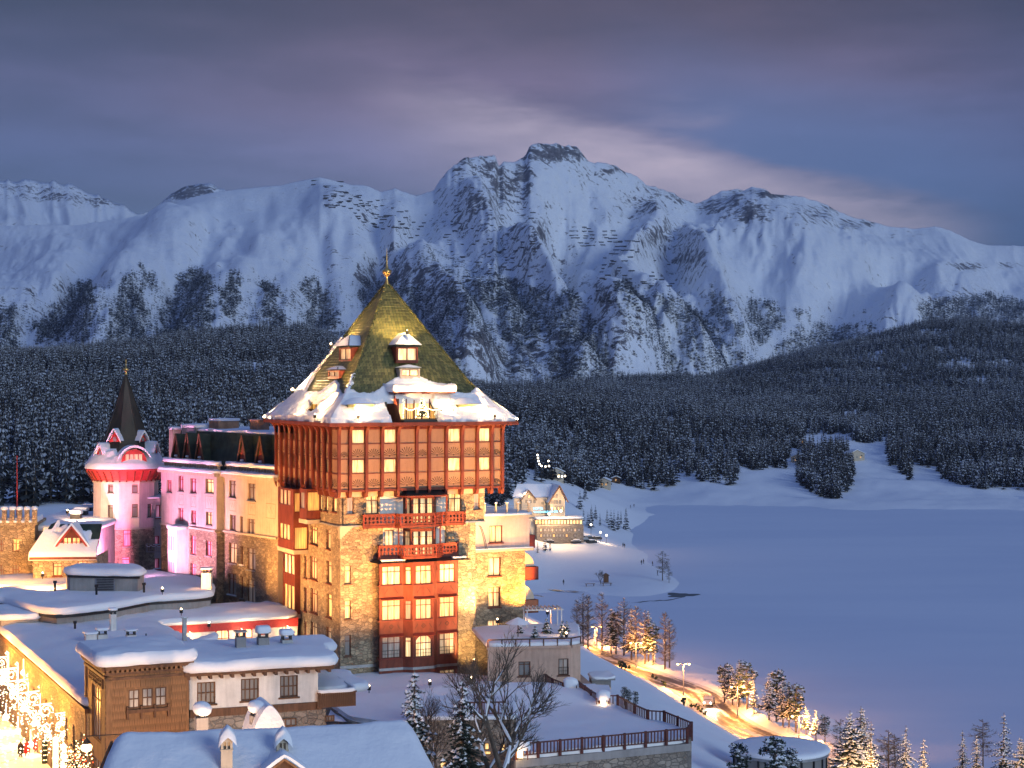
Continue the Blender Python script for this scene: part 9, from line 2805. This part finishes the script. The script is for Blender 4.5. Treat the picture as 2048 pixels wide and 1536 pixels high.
mb = MB(); mb.lathe((0,0,-.42), [(.10,0),(.34,.12),(.40,.38),(.20,.62)], 12); mb.build('lantern_glass', MAT['bulb_string'], rt); mb = MB(); mb.lathe((0,0,.18), [(.34,0),(.18,.22),(.05,.42)], 12); mb.tube([(0,0,.5),(0,0,.7),(2.6,1.2,.62)], .035, 5); mb.build('lantern_hood', MAT['dark_metal'], rt); point('lamp_light', p+Vector((0,-.6,-.2)), 260, WARM, .3)
# fairy lit shrubs at the foot of the shingled house
for i, (px_, py_, d) in enumerate(((148,1530,126),(160,1515,127))):
  p = at_d(px_, py_, d); mb = MB(); rg_ = random.Random(i)
  for k in range(90): q = Vector((rg_.gauss(0,.5), rg_.gauss(0,.4), rg_.gauss(0,.7))); bulb(mb, q, .05, 0 if k % 4 else 1)
  for k in range(120):
    q = Vector((rg_.gauss(0,.5), rg_.gauss(0,.4), rg_.gauss(0,.7))); s_ = Vector((rg_.gauss(0,1), rg_.gauss(0,1), rg_.gauss(0,1))).normalized()*.22; t_ = Vector((s_.y,-s_.x,0))*.4; mb.face([q, q+s_+t_, q+2*s_, q+s_-t_], 2)
  o = mb.build('lit_shrub', [MAT['bulb_string'], MAT['tail_red'], MAT['needles']]); o.location = p; tag(o, ['shrub covered with tiny lights at the bottom by the stone wall','shrub with red and gold lights under the hanging lantern'][i], 'shrub', 'lit shrubs by the street')
# the light this decoration throws on the walls
for d, z in ((163,41),(154,40.5),(146,40),(138,39.5)):
  x = -47.5+(163-d)*.43
  point('street_glow', (x-3.6, d, z-1.6), 5600, (1.0,.43,.07), .8)
# facade floodlighting
for u, p, col, tz, lab in ((-2, 6500, SODIUM, ZB-8, 'ground floodlight aimed at the left part of the tower front'), (4, 6000, SODIUM, ZB-3, 'ground floodlight aimed at the middle of the tower front'), (8.2, 7500, SODIUM, ZB-8, 'ground floodlight aimed at the right part of the tower front')):
  flood(T_, (u, -14.5, 1.9), (u+.3, 0, tz-3), p*4.5, col, 95, label=lab, group='floodlights standing in the snow before the tower', r=.1)
flood(T_, (16.4, -2.4, 5.4), (14.9, .75, ZB-18), 9000, (1.0, .62, .24), 130, label='floodlight on the pavilion roof grazing the bright stone pier', r=.1)
flood(T_, (11.9, -6.8, 2.2), (15.2, .75, ZB-12.5), 52000, (1.0, .62, .24), 34, label='ground floodlight aimed high at the bright stone pier', r=.1)
flood(T_, (23.3, .0, 5.6), (20.9, 3.2, 8.8), 13000, AMBER, 80, label='amber floodlight at the foot of the right stone wing', r=.1)
for v, p, lab in ((2, 3200, 'floodlight on the flat roof nearest the tower corner'), (13, 3600, 'floodlight on the flat roof facing the red side oriels')):
  flood(T_, (-12.5, v, 6.2), (0, v+1.5, ZB-13), p*6.2, SODIUM, 105, label=lab, group='floodlights left of the tower', r=.1)
flood(T_, (12.8, -4.6, 1.6), (15.2, .75, 4.5), 4200, (1.0, .60, .24), 90, label='low floodlight at the foot of the bright stone pier', r=.08)
for i, (u_, l_) in enumerate(((18.5, 'left'), (24.0, 'middle'), (29.0, 'right'))):  # small lamps added to brighten the court wall
  wp = A_.world((u_, 41.6, zA2-1.0)); mb = MB(); sph(mb, (0,0,0), .12, 8); mb.bar((0,0,.1), (0,.6,.25), .05); o = mb.build('wall_lamp', MAT['globe_white']); o.location = wp; o.rotation_euler = (0,0,A_.a)
  tag(o, l_+' lamp added to brighten the white court wall', 'lamp', 'added lamps of the court'); point('lamp_light', A_.world((u_, 41.0, zA2-1.3)), 260, WARM, .2)
# wing
for v, p, col, tv, lab in ((1.5, 13000, SODIUM, 4, 'floodlight aimed at the beige part of the wing'), (9.0, 11000, SODIUM, 8, 'floodlight aimed at the middle of the wing'), (17.5, 26000, (1.0,.42,.66), 17, 'pale floodlight aimed at the glazed bay of the wing'), (22, 20000, PINK, 24, 'pink floodlight aimed at the wing')):
  flood(Wg, (-13, v, 11.2), (0, tv, 17), p, col, 75, label=lab, group='floodlights before the wing', r=.12)
flood(TS, (-8, -8, 17.6), (-2.5, -2, 17), 5500, (1.0,.60,.34), 120, label='warm floodlight on the low hall roof lighting the turret', r=.1)
flood(TS, (-4.5, -15, 12.6), (0, -2, 15), 27000, (1.0,.24,.50), 100, label='pink floodlight on the curved roof facing the turret', r=.1)
flood(D_, (3.5, -12, 12.6), (3, 0, 7), 9000, SODIUM, 100, label='floodlight on the curved roof facing the red dormer', r=.1)
flood(C_, (-3, -15, 12.6), (-2.5, 0, 9), 17000, AMBER, 95, label='floodlight on the curved roof facing the stone battlements', r=.1)
# lamps added out of view below the frame to light the near houses
for px_, py_, d, h, pw, lab in ((480, 1640, 113, 0, 5200, 'added lamp lighting the white house'), (200, 1640, 108, 0, 6500, 'added lamp lighting the shingled house'), (430, 1790, 93, 0, 5200, 'added lamp lighting the near house')):
  p = at_d(px_, py_, d); rt = thing('street_lamp', p, 0, lab+', unseen below the frame', 'street lamp'); mb = MB(); mb.tube([(0,0,-3),(0,0,0)], .08, 6); mb.build('pole', MAT['dark_metal'], rt)
  mb = MB(); sph(mb, (0,0,.2), .22, 8); mb.build('lamp_glass', MAT['globe_white'], rt); point('lamp_light', p+Vector((0,.4,.5)), pw, (1.0,.62,.36), .3)
